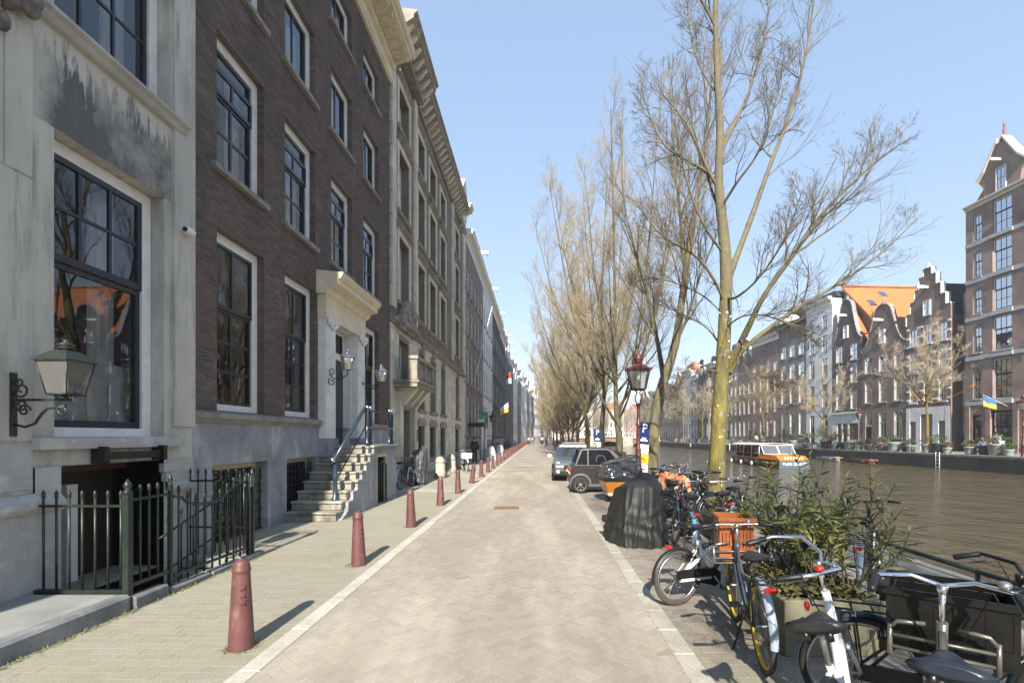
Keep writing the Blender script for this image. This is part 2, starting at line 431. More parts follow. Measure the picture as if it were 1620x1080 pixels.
# kerb: a pale concrete band of single stones, standing a little proud
def band(name, mat, x0, x1, z0, z1, y0, y1, L, piece, far):
    root = stru(MB().box(x0+.01, x1-.01, -60, 300, z0-.06, z0-.012), name, M_joint)
    y = y0; me = None
    while y < y1:
        mb = MB()
        if me is None:
            mb.cbox(((x0+x1)/2, 0, (z0+z1)/2-.0), (x1-x0, L-.008, z1-z0), ch=.006)
            o = mb.build(piece, mat, root); me = o.data
        else:
            o = bpy.data.objects.new(piece, me); COL.objects.link(o); o.parent = root
        o.location = (random.uniform(-.004,.004), y+L/2, random.uniform(-.002,.002)); y += L
    tag(MB().box(x0, x1, y, 300, z0, z1).build('kerb_run' if name == 'kerb' else 'gutter_run', mat, root))
    MB().box(x0, x1, -60, y0-.005, z0, z1).build('kerb_run' if name == 'kerb' else 'gutter_run', mat, root)
band('kerb', M_kerb, -2.295, -2.135, -.05, .012, 2.9, 60, .8, 'kerb_stone', 300)
band('gutter', M_gutter, 1.125, 1.30, -.05, .005, 2.5, 50, .5, 'gutter_slab', 300)

# near quay: coping stones over a brick wall
qw = stru(MB().box(NQ-.35, NQ-.02, -60, 135, -3, -.16), 'quay_wall', M_quay)
y = -2.0
cop = stru(MB().box(NQ-.50, NQ-.06, -60, 135, -.17, -.05), 'quay_edge', M_quaystone)
me = None
while y < 70:
    L = 1.18
    if me is None:
        o = MB().cbox((NQ-.26, 0, -.03), (.56, L-.012, .12), ch=.012).build('coping_stone', M_quaystone, cop); me = o.data
    else:
        o = bpy.data.objects.new('coping_stone', me); COL.objects.link(o); o.parent = cop
    o.location = (random.uniform(-.006,.006), y, random.uniform(-.004,.004)); y += L+.003

# the water of the canal
def water():
    m = bpy.data.materials.new('canal_water'); m.use_nodes = True; t = m.node_tree; N = t.nodes; L = t.links; b = N['Principled BSDF']
    b.inputs['Base Color'].default_value = (.095,.073,.036,1); b.inputs['Roughness'].default_value = .07; b.inputs['IOR'].default_value = 1.33
    b.inputs['Specular IOR Level'].default_value = .5
    g = N.new('ShaderNodeNewGeometry')
    mp = N.new('ShaderNodeMapping'); mp.inputs['Scale'].default_value = (1, .55, 1); mp.inputs['Rotation'].default_value = (0,0,R(25)); L.new(g.outputs['Position'], mp.inputs[0])
    n1 = N.new('ShaderNodeTexNoise'); n1.inputs['Scale'].default_value = 2.6; n1.inputs['Detail'].default_value = 5; n1.inputs['Roughness'].default_value = .6; n1.inputs['Distortion'].default_value = .6; L.new(mp.outputs[0], n1.inputs[0])
    n2 = N.new('ShaderNodeTexNoise'); n2.inputs['Scale'].default_value = .75; n2.inputs['Detail'].default_value = 3; L.new(mp.outputs[0], n2.inputs[0])
    ad = N.new('ShaderNodeMath'); ad.operation = 'MULTIPLY_ADD'; ad.inputs[1].default_value = 1.6; L.new(n2.outputs[0], ad.inputs[0]); L.new(n1.outputs[0], ad.inputs[2])
    bp = N.new('ShaderNodeBump'); bp.inputs['Strength'].default_value = .8; bp.inputs['Distance'].default_value = .22; L.new(ad.outputs[0], bp.inputs['Height']); L.new(bp.outputs[0], b.inputs['Normal'])
    return m
sheet('water', water(), [(NQ-.1, FQ+.2, -60, 330)], WZ)
# far bank
M_fstreet = brickmat('far_street', (.25,.225,.19), (.20,.18,.155), (.30,.28,.24), .21, .105, .012, 'xy', .9, .2)
sheet('far_street', M_fstreet, [(FQ+.1, 160, -60, 330)], FZ)
fw = stru(MB().box(FQ, FQ+.5, -60, 136, -3, FZ-.17), 'far_quay_wall', M_quay)
mb = MB()
fe = stru(MB().box(FQ-.04, FQ+.45, -60, 136, FZ-.18, FZ-.07), 'far_quay_edge', M_quaystone)
y = 22.0; me = None
while y < 120:
    if me is None: o = MB().cbox((FQ+.22, 0, FZ-.03), (.58, 1.48, .14), ch=.012).build('coping_stone', M_quaystone, fe); me = o.data
    else: o = bpy.data.objects.new('coping_stone', me); COL.objects.link(o); o.parent = fe
    o.location = (0, y, random.uniform(-.006,.006)); y += 1.5
# raised red-brick crossing and land beyond the bridge
sheet('street_crossing', M_redpav, [(-5.3, NQ, 128, 150)], .05)
sheet('far_end_ground', M_fstreet, [(-120, 160, 190, 420)], .02)
# ================================================================ FACADE TOOLS
def facL(X): return lambda u, d, z: (X+d, u, z)        # left bank: walls face +X
def facR(X): return lambda u, d, z: (X-d, u, z)        # right bank: walls face -X
def wall(mb, u0, u1, z0, z1, ops, rev, d=0.0, back=True):
    # a wall skin at depth d with openings (u0,u1,z0,z1) and reveals going rev deep
    us = sorted(set([u0,u1]+[x for o in ops for x in o[:2] if u0 < x < u1])); zs = sorted(set([z0,z1]+[x for o in ops for x in o[2:4] if z0 < x < z1]))
    for a, b in zip(us, us[1:]):
        run = None
        for c, e in zip(zs, zs[1:]):
            m = ((a+b)/2, (c+e)/2)
            hole = any(o[0] < m[0] < o[1] and o[2] < m[1] < o[3] for o in ops)
            if hole:
                if run: mb.quad((a,d,run[0]),(b,d,run[0]),(b,d,run[1]),(a,d,run[1])); run = None
            else: run = [run[0], e] if run else [c, e]
        if run: mb.quad((a,d,run[0]),(b,d,run[0]),(b,d,run[1]),(a,d,run[1]))
    for o in ops:
        a, b, c, e = o[:4]; r = o[4] if len(o) > 4 else rev
        mb.quad((a,d,c),(a,d-r,c),(a,d-r,e),(a,d,e)); mb.quad((b,d,c),(b,d-r,c),(b,d-r,e),(b,d,e))
        mb.quad((a,d,e),(b,d,e),(b,d-r,e),(a,d-r,e)); mb.quad((a,d,c),(b,d,c),(b,d-r,c),(a,d-r,c))
def body(mb, u0, u1, z0, z1, depth, d=-.02):
    # sides, back and top of the house behind its front skin
    mb.quad((u0,d,z0),(u0,d-depth,z0),(u0,d-depth,z1),(u0,d,z1)); mb.quad((u1,d,z0),(u1,d-depth,z0),(u1,d-depth,z1),(u1,d,z1))
    mb.quad((u0,d,z1),(u1,d,z1),(u1,d-depth,z1),(u0,d-depth,z1)); mb.quad((u0,d-depth,z0),(u1,d-depth,z0),(u1,d-depth,z1),(u0,d-depth,z1))
WCACHE = {}
def window(house, fac, u0, u1, z0, z1, d, outer=None, ow=.1, sash=None, cols=2, rows=(1,), trans=(), sill=None, glass=None,
           sash_w=.05, mun=.03, curtain=None, single=False, name='window', fkey='', sillh=.12, silld=.1, sillw=.06, blind=0.0):
    """One sash window: outer frame, dark sash bars, panes, sill, curtain. trans: heights (0..1) of cross bars; rows: rows of panes in each tier."""
    wd, ht = u1-u0, z1-z0
    key = (fkey, round(wd,2), round(ht,2), round(d,2), outer, ow, sash, cols, rows, trans, sill, glass, curtain, single, blind)
    org = fac(u0, d, z0)
    if key in WCACHE:
        src = WCACHE[key]
        o = src.copy(); COL.objects.link(o); o.parent = house; o.location = Vector(org)-WL[house]; WL[o] = Vector(org)
        for ch in src.children:
            c = ch.copy(); COL.objects.link(c); c.parent = o
        return o
    glass = glass or M_glass; g = lambda a, b, c: fac(u0+a, d+b, z0+c)
    mb = MB(g)
    fd = .09
    mb.box(0, ow, 0, fd, 0, ht); mb.box(wd-ow, wd, 0, fd, 0, ht)
    mb.box(ow, wd-ow, 0, fd, ht-ow, ht); mb.box(ow, wd-ow, 0, fd, 0, ow*.7)
    if ow > .08:     # moulded inner fillet
        mb.box(ow, ow+.02, 0, fd*.6, ow*.7, ht-ow); mb.box(wd-ow-.02, wd-ow, 0, fd*.6, ow*.7, ht-ow); mb.box(ow+.02, wd-ow-.02, 0, fd*.6, ht-ow-.02, ht-ow)
    o = mb.build(name, outer, house, origin=org)
    if trans is None: trans = ()
    a0, a1, b0, b1 = ow, wd-ow, ow*.7, ht-ow
    lv = [b0]+[b0+(b1-b0)*t for t in trans]+[b1]
    sm = MB(g); panes = []
    for k in range(len(lv)-1):
        zb, zt = lv[k], lv[k+1]; dd = .012 + .03*(k % 2) if len(lv) > 2 else .02
        nr = rows[k] if k < len(rows) else 1; nc = cols[k] if hasattr(cols, '__len__') else cols
        e = .002
        sm.box(a0+e, a0+sash_w, dd, dd+.045, zb, zt); sm.box(a1-sash_w, a1-e, dd, dd+.045, zb, zt)
        sm.box(a0+sash_w, a1-sash_w, dd, dd+.045, zb, zb+sash_w*1.25); sm.box(a0+sash_w, a1-sash_w, dd, dd+.045, zt-sash_w, zt)
        c0, c1, r0, r1 = a0+sash_w, a1-sash_w, zb+sash_w*1.25, zt-sash_w
        for i in range(1, nc): x = c0+(c1-c0)*i/nc; sm.box(x-mun/2, x+mun/2, dd+.006, dd+.038, r0, r1)
        for j in range(1, nr):
            y = r0+(r1-r0)*j/nr
            for i in range(nc):
                x0 = c0+(c1-c0)*i/nc+(mun/2 if i else 0); x1 = c0+(c1-c0)*(i+1)/nc-(mun/2 if i < nc-1 else 0)
                sm.box(x0, x1, dd+.004, dd+.036, y-mun/2, y+mun/2)
        for i in range(nc):
            for j in range(nr):
                panes.append((c0+(c1-c0)*i/nc, c0+(c1-c0)*(i+1)/nc, r0+(r1-r0)*j/nr, r0+(r1-r0)*(j+1)/nr, dd+.02))
    sm.build('sash', sash, o, origin=org)
    if single:
        pb = MB(g)
        for p in panes: pb.quad((p[0],p[4],p[2]),(p[1],p[4],p[2]),(p[1],p[4],p[3]),(p[0],p[4],p[3]))
        pb.build('pane', glass, o, origin=org)
    else:
        for p in panes:
            pb = MB(g); t1, t2 = random.uniform(-.003,.003), random.uniform(-.003,.003)
            w_ = p[1]-p[0]; h_ = p[3]-p[2]
            pb.quad((p[0],p[4],p[2]),(p[1],p[4]+t1*w_,p[2]),(p[1],p[4]+t1*w_+t2*h_,p[3]),(p[0],p[4]+t2*h_,p[3])); pb.build('pane', glass, o, origin=org)
    if sill:
        sb = MB(g); sb.hexa([(-sillw,-.02,-sillh),(wd+sillw,-.02,-sillh),(wd+sillw,-d+silld,-sillh),(-sillw,-d+silld,-sillh),
                             (-sillw,-.02,-.002),(wd+sillw,-.02,-.002),(wd+sillw,-d+silld,-.025),(-sillw,-d+silld,-.025)])
        sb.build('sill', sill, o, origin=org)
    if curtain:
        cb = MB(g)
        rng = [(a0+.02, a0+wd*.30), (a1-wd*.30, a1-.02)] if curtain != 'half' else [(a0+.02, a1-.02)]
        top = b1-.05 if curtain != 'half' else b0+(b1-b0)*.45
        for (x0, x1) in rng:
            nseg = max(8, int((x1-x0)/.05)); pts = [(x0+(x1-x0)*i/nseg, -.16+.025*math.sin(i*1.9)) for i in range(nseg+1)]
            for (xa, da), (xb, db) in zip(pts, pts[1:]): cb.quad((xa,da,b0),(xb,db,b0),(xb,db,top),(xa,da,top))
        cb.build('curtain', M_curtain, o, origin=org)
    if blind:
        cb = MB(g); cb.quad((a0+.01,-.06,b1-(b1-b0)*blind),(a1-.01,-.06,b1-(b1-b0)*blind),(a1-.01,-.06,b1),(a0+.01,-.06,b1)); cb.build('blind', M_curtain, o, origin=org)
    WCACHE[key] = o
    return o
def cornice(mb, u0, u1, z, prof):
    # prof: (depth, height) outline swept along the wall
    p0 = [mb.P((u0, a, z+b)) for a, b in prof]; p1 = [mb.P((u1, a, z+b)) for a, b in prof]
    n = len(prof)
    for k in range(n): mb.face((p0[k], p0[(k+1)%n], p1[(k+1)%n], p1[k]))
    mb.face(p0[::-1]); mb.face(p1)
def lay_bricks(house, mat, fac, u0, u1, z0, z1, ops, L=.205, H=.056, j=.009, d=.004, nsingle=300, near_u=None):
    rest = MB(fac); sing = []; me = {}
    z = z0; r = 0; rnd = random.Random(5)
    def brick(mb, a, b, c, e, dd):
        mb.v; i = [mb.P(q) for q in ((a,-.02,c),(b,-.02,c),(b,-.02,e),(a,-.02,e),(a+.003,dd,c+.003),(b-.003,dd,c+.003),(b-.003,dd,e-.003),(a+.003,dd,e-.003))]
        for f in ((4,5,6,7),(0,1,5,4),(1,2,6,5),(2,3,7,6),(3,0,4,7)): mb.face([i[k] for k in f])
    while z < z1-.02:
        zt = min(z+H, z1)
        blocks = sorted([(o[0]-.001, o[1]+.001) for o in ops if o[2] < zt and o[3] > z])
        segs = []; c = u0
        for a, b in blocks:
            if a > c+.02: segs.append((c, a))
            c = max(c, b)
        if c < u1-.02: segs.append((c, u1))
        off = (r % 2)*(L+j)/2
        for a, b in segs:
            k = math.floor((a-u0-off)/(L+j)); x = u0+off+k*(L+j)
            while x < b:
                xa, xb = max(x, a), min(x+L, b)
                if xb-xa > .025:
                    dd = d + rnd.uniform(-.0015, .0025)
                    full = abs(xb-xa-L) < .001
                    if full and len(sing) < nsingle and near_u and xa < near_u and 2.2 < z < 9: sing.append((xa, z))
                    else: brick(rest, xa, xb, z, zt, dd)
                x += L+j
        z += H+j; r += 1
    tag(rest.build('bricks', mat, house), kind='stuff')
    first = None
    for (a, c) in sing:
        if first is None:
            b0 = MB(lambda u, dd, zz: fac(a+u, dd, c+zz)); brick(b0, 0, L, 0, H, d); first = b0.build('brick', mat, house, origin=fac(a,0,c))
        else:
            o = bpy.data.objects.new('brick', first.data); COL.objects.link(o); o.parent = house; o.location = Vector(fac(a, random.uniform(-.001,.002), c))-WL[house]

# ================================================================ LEFT BANK
XB = -5.4
# ---- A: the plaster-fronted house nearest the camera
XA = -5.3; fa = facL(XA)
M_plaster = pm('grey_plaster', (.56,.535,.475), (.43,.41,.365), 1.3, .85, .25, 25, stretch=(1,1,.35), c3=(.33,.32,.295), s3=(1.0,.50,.66,(1,2.2,.45)), c4=(.27,.26,.24), s4=(1.7,.54,.70,(1,3.4,.35)))
def sootmat():
    # soot-black plaster whose pale paint still clings in flakes under the ledge
    m = bpy.data.materials.new('soot_plaster'); m.use_nodes = True; t = m.node_tree; N = t.nodes; L = t.links; b = N['Principled BSDF']; b.inputs['Roughness'].default_value = .9
    g = N.new('ShaderNodeNewGeometry'); sp = N.new('ShaderNodeSeparateXYZ'); L.new(g.outputs['Position'], sp.inputs[0])
    def noise(sc, st, det=7):
        mp = N.new('ShaderNodeMapping'); mp.inputs['Scale'].default_value = st; L.new(g.outputs['Position'], mp.inputs[0]); n = N.new('ShaderNodeTexNoise'); n.inputs['Scale'].default_value = sc; n.inputs['Detail'].default_value = det; n.inputs['Roughness'].default_value = .65; L.new(mp.outputs[0], n.inputs[0]); return n.outputs[0]
    def mr(src, a, b_, c, d):
        q = N.new('ShaderNodeMapRange'); q.inputs[1].default_value = a; q.inputs[2].default_value = b_; q.inputs[3].default_value = c; q.inputs[4].default_value = d; L.new(src, q.inputs[0]); return q.outputs[0]
    def math_(op, x, y):
        q = N.new('ShaderNodeMath'); q.operation = op
        for i, v in enumerate((x, y)):
            if isinstance(v, float): q.inputs[i].default_value = v
            else: L.new(v, q.inputs[i])
        return q.outputs[0]
    zt = mr(sp.outputs[2], 5.18, 6.28, 0., 1.)
    edge = mr(math_('MINIMUM', math_('SUBTRACT', sp.outputs[1], 5.08), math_('SUBTRACT', 7.36, sp.outputs[1])), 0., .42, -.22, .04)
    soot = mr(math_('ADD', edge, math_('ADD', noise(1.3, (1,1.2,.8)), mr(zt, 0., 1., .10, .02))), .42, .66, 0., 1.)
    flake = mr(math_('ADD', noise(3.4, (1,3.2,.55)), mr(zt, .25, 1., -.28, .16)), .47, .56, 0., 1.)
    def mix(f, a, b_):
        x = N.new('ShaderNodeMix'); x.data_type = 'RGBA'; L.new(f, x.inputs[0])
        for k, v in ((6, a), (7, b_)):
            if isinstance(v, tuple): x.inputs[k].default_value = (*v, 1)
            else: L.new(v, x.inputs[k])
        return x.outputs[2]
    base = mix(noise(2.5, (1,1,.4)), (.38,.365,.33), (.50,.48,.425))
    dark = mix(noise(6., (1,2,.4)), (.075,.076,.078), (.16,.16,.16))
    c = mix(soot, base, dark); c = mix(flake, c, (.54,.52,.465)); L.new(c, b.inputs['Base Color'])
    bp = N.new('ShaderNodeBump'); bp.inputs['Strength'].default_value = .5; bp.inputs['Distance'].default_value = .01; L.new(flake, bp.inputs['Height']); L.new(bp.outputs[0], b.inputs['Normal']); return m
M_plasterdk = sootmat()
M_stoneA = pm('plinth_stone', (.46,.45,.42), (.32,.31,.29), 2.2, .85, .3, 30, c3=(.54,.54,.53), s3=(2.2,.55,.7), var=.05)
A = thing('stone_house', 'grey plastered house nearest on the left with dark stained band above its tall window', 'house', (XA, 5.0, 0))
gw = (5.30, 6.86, 1.80, 5.18); uw = (5.30, 6.98, 6.43, 9.4); bo = (5.36, 6.83, -.9, 1.47)
mb = MB(fa)
wall(mb, -3, 5.08, 1.2, 13, [], .3)
wall(mb, 5.08, 7.42, 1.47, 5.18, [gw], .26); wall(mb, 5.08, 7.42, 6.28, 13, [uw], .26)
body(mb, -3, 7.42, -1, 13, 9)
mb.build('front_wall', M_plaster, A)
mb = MB(fa); wall(mb, 5.08, 7.42, 5.18, 6.28, [], .3); mb.build('stained_band', M_plasterdk, A)
# joints between the plaster slabs are cut as thin raised slabs on the near part of the wall
for (u0, u1, z0, z1) in ((-3,4.78,4.5,6.95),(4.8,5.07,4.5,6.95),(-3,5.07,6.97,9.2),(-3,4.2,1.22,4.48),(4.22,5.07,1.75,4.48)):
    MB(fa).box(u0+.004, u1-.004, -.01, .012, z0+.004, z1-.004).build('plaster_slab', M_plaster, A)
for (u0, u1, z0, z1) in ((3.6,4.28,1.24,1.73),(4.30,4.66,1.24,1.73),(4.68,5.06,1.24,1.73)):
    MB(fa).box(u0+.006, u1-.006, -.01, .02, z0+.006, z1-.006).build('stone_block', M_stoneA, A)
# corner pilaster next to the brick house
MB(fa).box(7.0, 7.42, -.02, .05, 1.95, 13).build('pilaster', M_plaster, A)
mb = MB(fa); wall(mb, -3, 7.42, -.9, 1.2, [bo], 1.0, .02); wall(mb, 5.08, 7.42, 1.2, 1.47, [bo], 1.0, .02); mb.build('basement_wall', M_stoneA, A)
for a, b in ((-3, 5.35), (6.86, 7.42)):
    mb = MB(fa); cornice(mb, a, b, 1.0, [(0,0),(.06,0),(.09,.05),(.09,.1),(.04,.16),(0,.19)]); mb.build('plinth_moulding', M_stoneA, A)
for u0, u1 in ((6.83,7.02),):
    for k, (z, s) in enumerate(((1.30,.16),(1.17,.12),(1.04,.07))): MB(fa).box(u0-s+.1, u1, .0, .07, z, z+.12).build('corbel_stone', M_stoneA, A)
MB(fa).box(5.05, 7.15, 0, .10, 1.66, 1.78).build('window_ledge', M_stoneA, A)
mb = MB(fa); cornice(mb, 5.05, 7.2, 6.26, [(0,0),(.07,0),(.10,.03),(.10,.07),(.15,.1),(.15,.14),(0,.18)]); mb.build('upper_window_ledge', M_stoneA, A)
W1 = window(A, fa, gw[0]-.13, gw[1]-.01, gw[2], gw[3]-.01, -.27, M_white, .15, M_bluedark, (1,3), (1,2), (.61,), None, M_glass, .07, .04, fkey='A')
W2 = window(A, fa, uw[0]-.13, uw[1]-.01, uw[2], uw[3]-.01, -.27, M_white, .15, M_bluedark, (3,3), (2,2), (.55,), None, M_glass, .06, .035, fkey='A')
mb = MB(fa); mb.box(4.3,7.4,-2.6,-2.58,1.5,9.4); mb.box(4.3,4.32,-2.58,-.3,1.5,9.4); mb.box(7.38,7.4,-2.58,-.3,1.5,9.4); mb.box(4.3,7.4,-2.58,-.3,1.5,1.52); mb.box(4.3,7.4,-2.58,-.3,5.3,5.6)
mb.build('room', pm('room_wall', (.16,.15,.14), (.11,.105,.1), 1, .9), A)
# what one sees behind the glass: a white screen, a net curtain, a house plant
mb = MB(fa); mb.box(5.35,6.72,-.42,-.40,1.82,2.75); mb.build('window_screen', pm('white_screen', (.62,.66,.68), (.50,.54,.57), 6, .6), A)
for k in range(4): MB(fa).box(5.5+.3*k, 5.68+.3*k, -.399, -.385, 2.0+.03*k, 2.5+.03*k).build('screen_panel', pm('screen_panel', (.68,.71,.73), None, 1, .5), A)
mb = MB(fa)
pts = [(6.22+.42*i/14, -.5+.03*math.sin(i*1.7)) for i in range(15)]
for (a, da), (b, db) in zip(pts, pts[1:]): mb.quad((a,da,2.75),(b,db,2.75),(b,db,5.1),(a,da,5.1))
mb.build('curtain', M_curtain, A)
mb = MB(fa); pts = [(6.4+.4*i/14, -.5+.03*math.sin(i*1.7)) for i in range(15)]
for (a, da), (b, db) in zip(pts, pts[1:]): mb.quad((a,da,6.5),(b,db,6.5),(b,db,9.2),(a,da,9.2))
mb.build('curtain', M_curtain, A)
M_leafdk = pm('dark_leaf', (.035,.07,.025), (.02,.045,.018), 4, .45)
hp = thing('house_plant', 'dark palm-like plant standing behind the glass of the nearest big window', 'plant', fa(5.75, -.7, 2.75))
MB(fa).lathe([(.0,0),(.1,0),(.13,.2),(.13,.22)], (0,0,0), 10).build('pot', pm('pot_clay', (.3,.14,.08)), hp, local=True)
mb = MB()
for k in range(16):
    a = random.uniform(0, 6.28); l = random.uniform(.35,.6); el = random.uniform(.25,1.2); dv = Vector((math.cos(a)*math.cos(el)*.6, math.sin(a)*math.cos(el), math.sin(el)))
    prev = None
    for i in range(6):
        t = i/5; p = Vector((0,0,.2)) + dv*l*t + Vector((0,0,-.28*t*t*l)); wv = dv.cross(Vector((0,0,1))).normalized()*(.055*math.sin(math.pi*min(t+.12,1)))
        q = (p-wv, p+wv)
        if prev: mb.quad(prev[0], prev[1], q[1], q[0])
        prev = q
mb.build('leaves', M_leafdk, hp, local=True)
# basement entrance below the big window
mb = MB(fa); mb.box(6.05, 6.8, -.72, -.68, -.85, 1.4); mb.build('basement_door', pm('brown_door', (.035,.016,.010), (.02,.01,.007), 3, .5, .2, 20, stretch=(1,6,.6)), A)
MB(fa).box(5.37, 6.05, -.99, -.70, -.85, 1.42).build('door_side_panel', pm('beige_plaster', (.42,.38,.30), (.36,.32,.26), 2, .9), A)
MB(fa).box(5.98, 6.12, -.69, -.52, -.85, 1.2).build('door_jamb', M_white, A)
mb = MB(fa); mb.box(5.42,5.72,-.699,-.66,-.55,.95); mb.build('narrow_side_window', M_black, A)
MB(fa).box(5.36, 6.85, -.55, -.50, 1.36, 1.44).build('door_lintel', pm('red_brown_paint', (.10,.035,.02), None, 1, .6), A)
mb = MB(fa); mb.box(5.78, 6.62, .05, .15, 1.52, 1.61); mb.build('shutter_bar', M_black, A)
for u in (5.72, 6.62): MB(fa).box(u, u+.07, .02, .18, 1.48, 1.68).build('shutter_bracket', M_black, A)
# carved swag at the top left
mb = MB(fa)
for k in range(26):
    t = k/25; u = 4.35+.62*t; z = 6.05+.55*(t-.75)**2*2+random.uniform(-.06,.06)
    mb.ell((u, .06+random.uniform(0,.08), z+.1), (.07+random.random()*.04, .07, .08+random.random()*.03), 8, 6)
mb.ell((4.72,.08,5.85),(.06,.06,.1),8,6); mb.ell((4.60,.08,5.98),(.09,.07,.1),8,6)
mb.build('carved_swag', pm('carved_stone', (.20,.185,.16), (.08,.075,.07), 9, .9, .3, 60), A)

# platform, basement area and steps in front of house A
M_slab = pm('platform_slab', (.30,.30,.285), (.22,.22,.21), 2.2, .8, .2, 50, c3=(.36,.35,.32), s3=(1.5,.55,.7), var=.06)
pf = stru(MB().box(-5.29, -4.32, -3, 5.0, -.1, .13), 'stone_platform', M_slab)
for k in range(5):
    MB().cbox((-4.80, 4.25-1.5*k, .145), (.93, 1.49, .05), ch=.012).build('platform_slab', M_slab, pf)
    MB().cbox((-4.27, 4.27-1.5*k, .06), (.13, 1.49, .22), ch=.025).build('edge_stone', M_bluestone, pf)
ar = stru(MB().box(-5.28, -4.32, 5.04, 7.36, -.96, -.9), 'basement_area', M_slab)
mb = MB(); mb.box(-4.33, -4.21, 5.03, 7.40, -.95, -.02); mb.box(-5.29,-4.33,7.36,7.42,-.95,-.02); mb.build('area_wall', M_stoneA, ar)
for k in range(6): MB().cbox((-4.83, 6.25+.2*k, -.82+.15*k), (.94, .24, .13), ch=.01).build('area_step', M_slab, ar)
for k, (y0, y1, z) in enumerate(((5.02,5.50,.11),(5.53,6.2,.045),(6.23,6.9,.045),(6.93,7.42,.045))):
    MB().cbox((-4.25, (y0+y1)/2, z-.06), (.14, y1-y0-.008, .16), ch=.018).build('edge_stone', M_bluestone, ar)
MB().cbox((-4.80, 5.08, .09), (.95, .13, .12), ch=.015).build('edge_stone', M_bluestone, ar)

def spear(mb, x, y, z0, z1, r=.012):
    mb.tube([(x,y,z0),(x,y,z1)], r, 6); mb.lathe([(r,0),(r*1.7,.012),(r*1.2,.03),(r*1.7,.045),(.001,.085)], (x,y,z1-.01), 6)
def post(mb, x, y, z0, z1, s=.028):
    mb.box(x-s, x+s, y-s, y+s, z0, z1); mb.lathe([(s*1.3,0),(s*1.5,.02),(s*.8,.05),(s*1.35,.08),(s*1.1,.11),(.002,.16)], (x,y,z1), 8)
fen = thing('iron_fence', 'green-black spear-topped iron railing around the basement entrance of the grey plastered house', 'fence', (-4.29, 5.06, 0))
MB().box(-5.25,-4.3,5.045,5.075,1.06,1.085).build('rail', M_iron, fen); MB().box(-5.25,-4.3,5.035,5.085,.16,.20).build('rail', M_iron, fen)
for k in range(7):
    mb = MB(); spear(mb, -5.17+.135*k, 5.06, .19, 1.17); mb.build('bar', M_iron, fen)
mb = MB(); post(mb, -4.29, 5.06, .1, 1.2, .032); mb.build('post', M_iron, fen)
# gate leaf along the street, dropping rail, far post with lock
mb = MB(); post(mb, -4.27, 5.62, .05, 1.22, .02); mb.build('post', M_iron, fen)
MB().box(-4.29,-4.26,5.09,5.6,1.12,1.145).build('rail', M_iron, fen); MB().box(-4.29,-4.26,5.09,5.6,.22,.26).build('rail', M_iron, fen)
for k in range(3): mb = MB(); spear(mb, -4.275, 5.2+.12*k, .22, 1.22); mb.build('bar', M_iron, fen)
gt = thing('iron_gate', 'green-black iron gate with a curved sagging top rail along the pavement', 'gate', (-4.26, 6.4, 0))
cv = [(-4.26,5.66,1.10),(-4.26,5.78,1.08),(-4.26,5.88,1.0),(-4.26,6.05,.95),(-4.26,6.3,.94),(-4.26,6.5,.96),(-4.26,6.68,1.05),(-4.26,6.85,1.13),(-4.26,7.15,1.14)]
MB().tube(cv, .018, 6).build('top_rail', M_iron, gt); MB().box(-4.275,-4.245,5.66,7.2,.16,.19).build('bottom_rail', M_iron, gt)
for k in range(10):
    y = 5.74+.148*k
    zt = np.interp(y, [p[1] for p in cv], [p[2] for p in cv])
    mb = MB(); spear(mb, -4.26, y, .08, float(zt)+.07); mb.build('bar', M_iron, gt)
mb = MB(); post(mb, -4.26, 7.22, .05, 1.16, .022); mb.build('post', M_iron, gt)
mb = MB(); post(mb, -4.24, 7.1, .05, 1.12, .016); mb.build('post', M_iron, gt)
mb = MB(); mb.box(-4.31,-4.21,7.10,7.20,1.06,1.22); mb.build('lock_case', pm('green_metal', (.05,.09,.075), (.08,.11,.09), 20, .4), gt)
f2 = thing('iron_fence', 'short black iron railing crossing from the plinth to the gate post, beyond the area steps', 'fence', (-4.8, 7.3, 0))
for z in (1.12, .42): MB().box(-5.3,-4.28,7.285,7.315,z,z+.026).build('rail', M_black, f2)
for k in range(9): mb = MB(); spear(mb, -5.24+.115*k, 7.3, .03, 1.25, .011); mb.build('bar', M_black, f2)
f3 = thing('iron_fence', 'black spear-topped handrail over the lower area steps inside the sagging gate', 'fence', (-4.7, 6.9, 0))
for za, zb in ((.55,.98),(.1,.45)): MB().tube([(-4.62,5.9,za),(-4.62,7.25,zb)], .014, 6).build('rail', M_black, f3)
for k in range(6): mb = MB(); spear(mb, -4.62, 6.05+.22*k, -.1+.06*k, .75+.07*k, .011); mb.build('bar', M_black, f3)

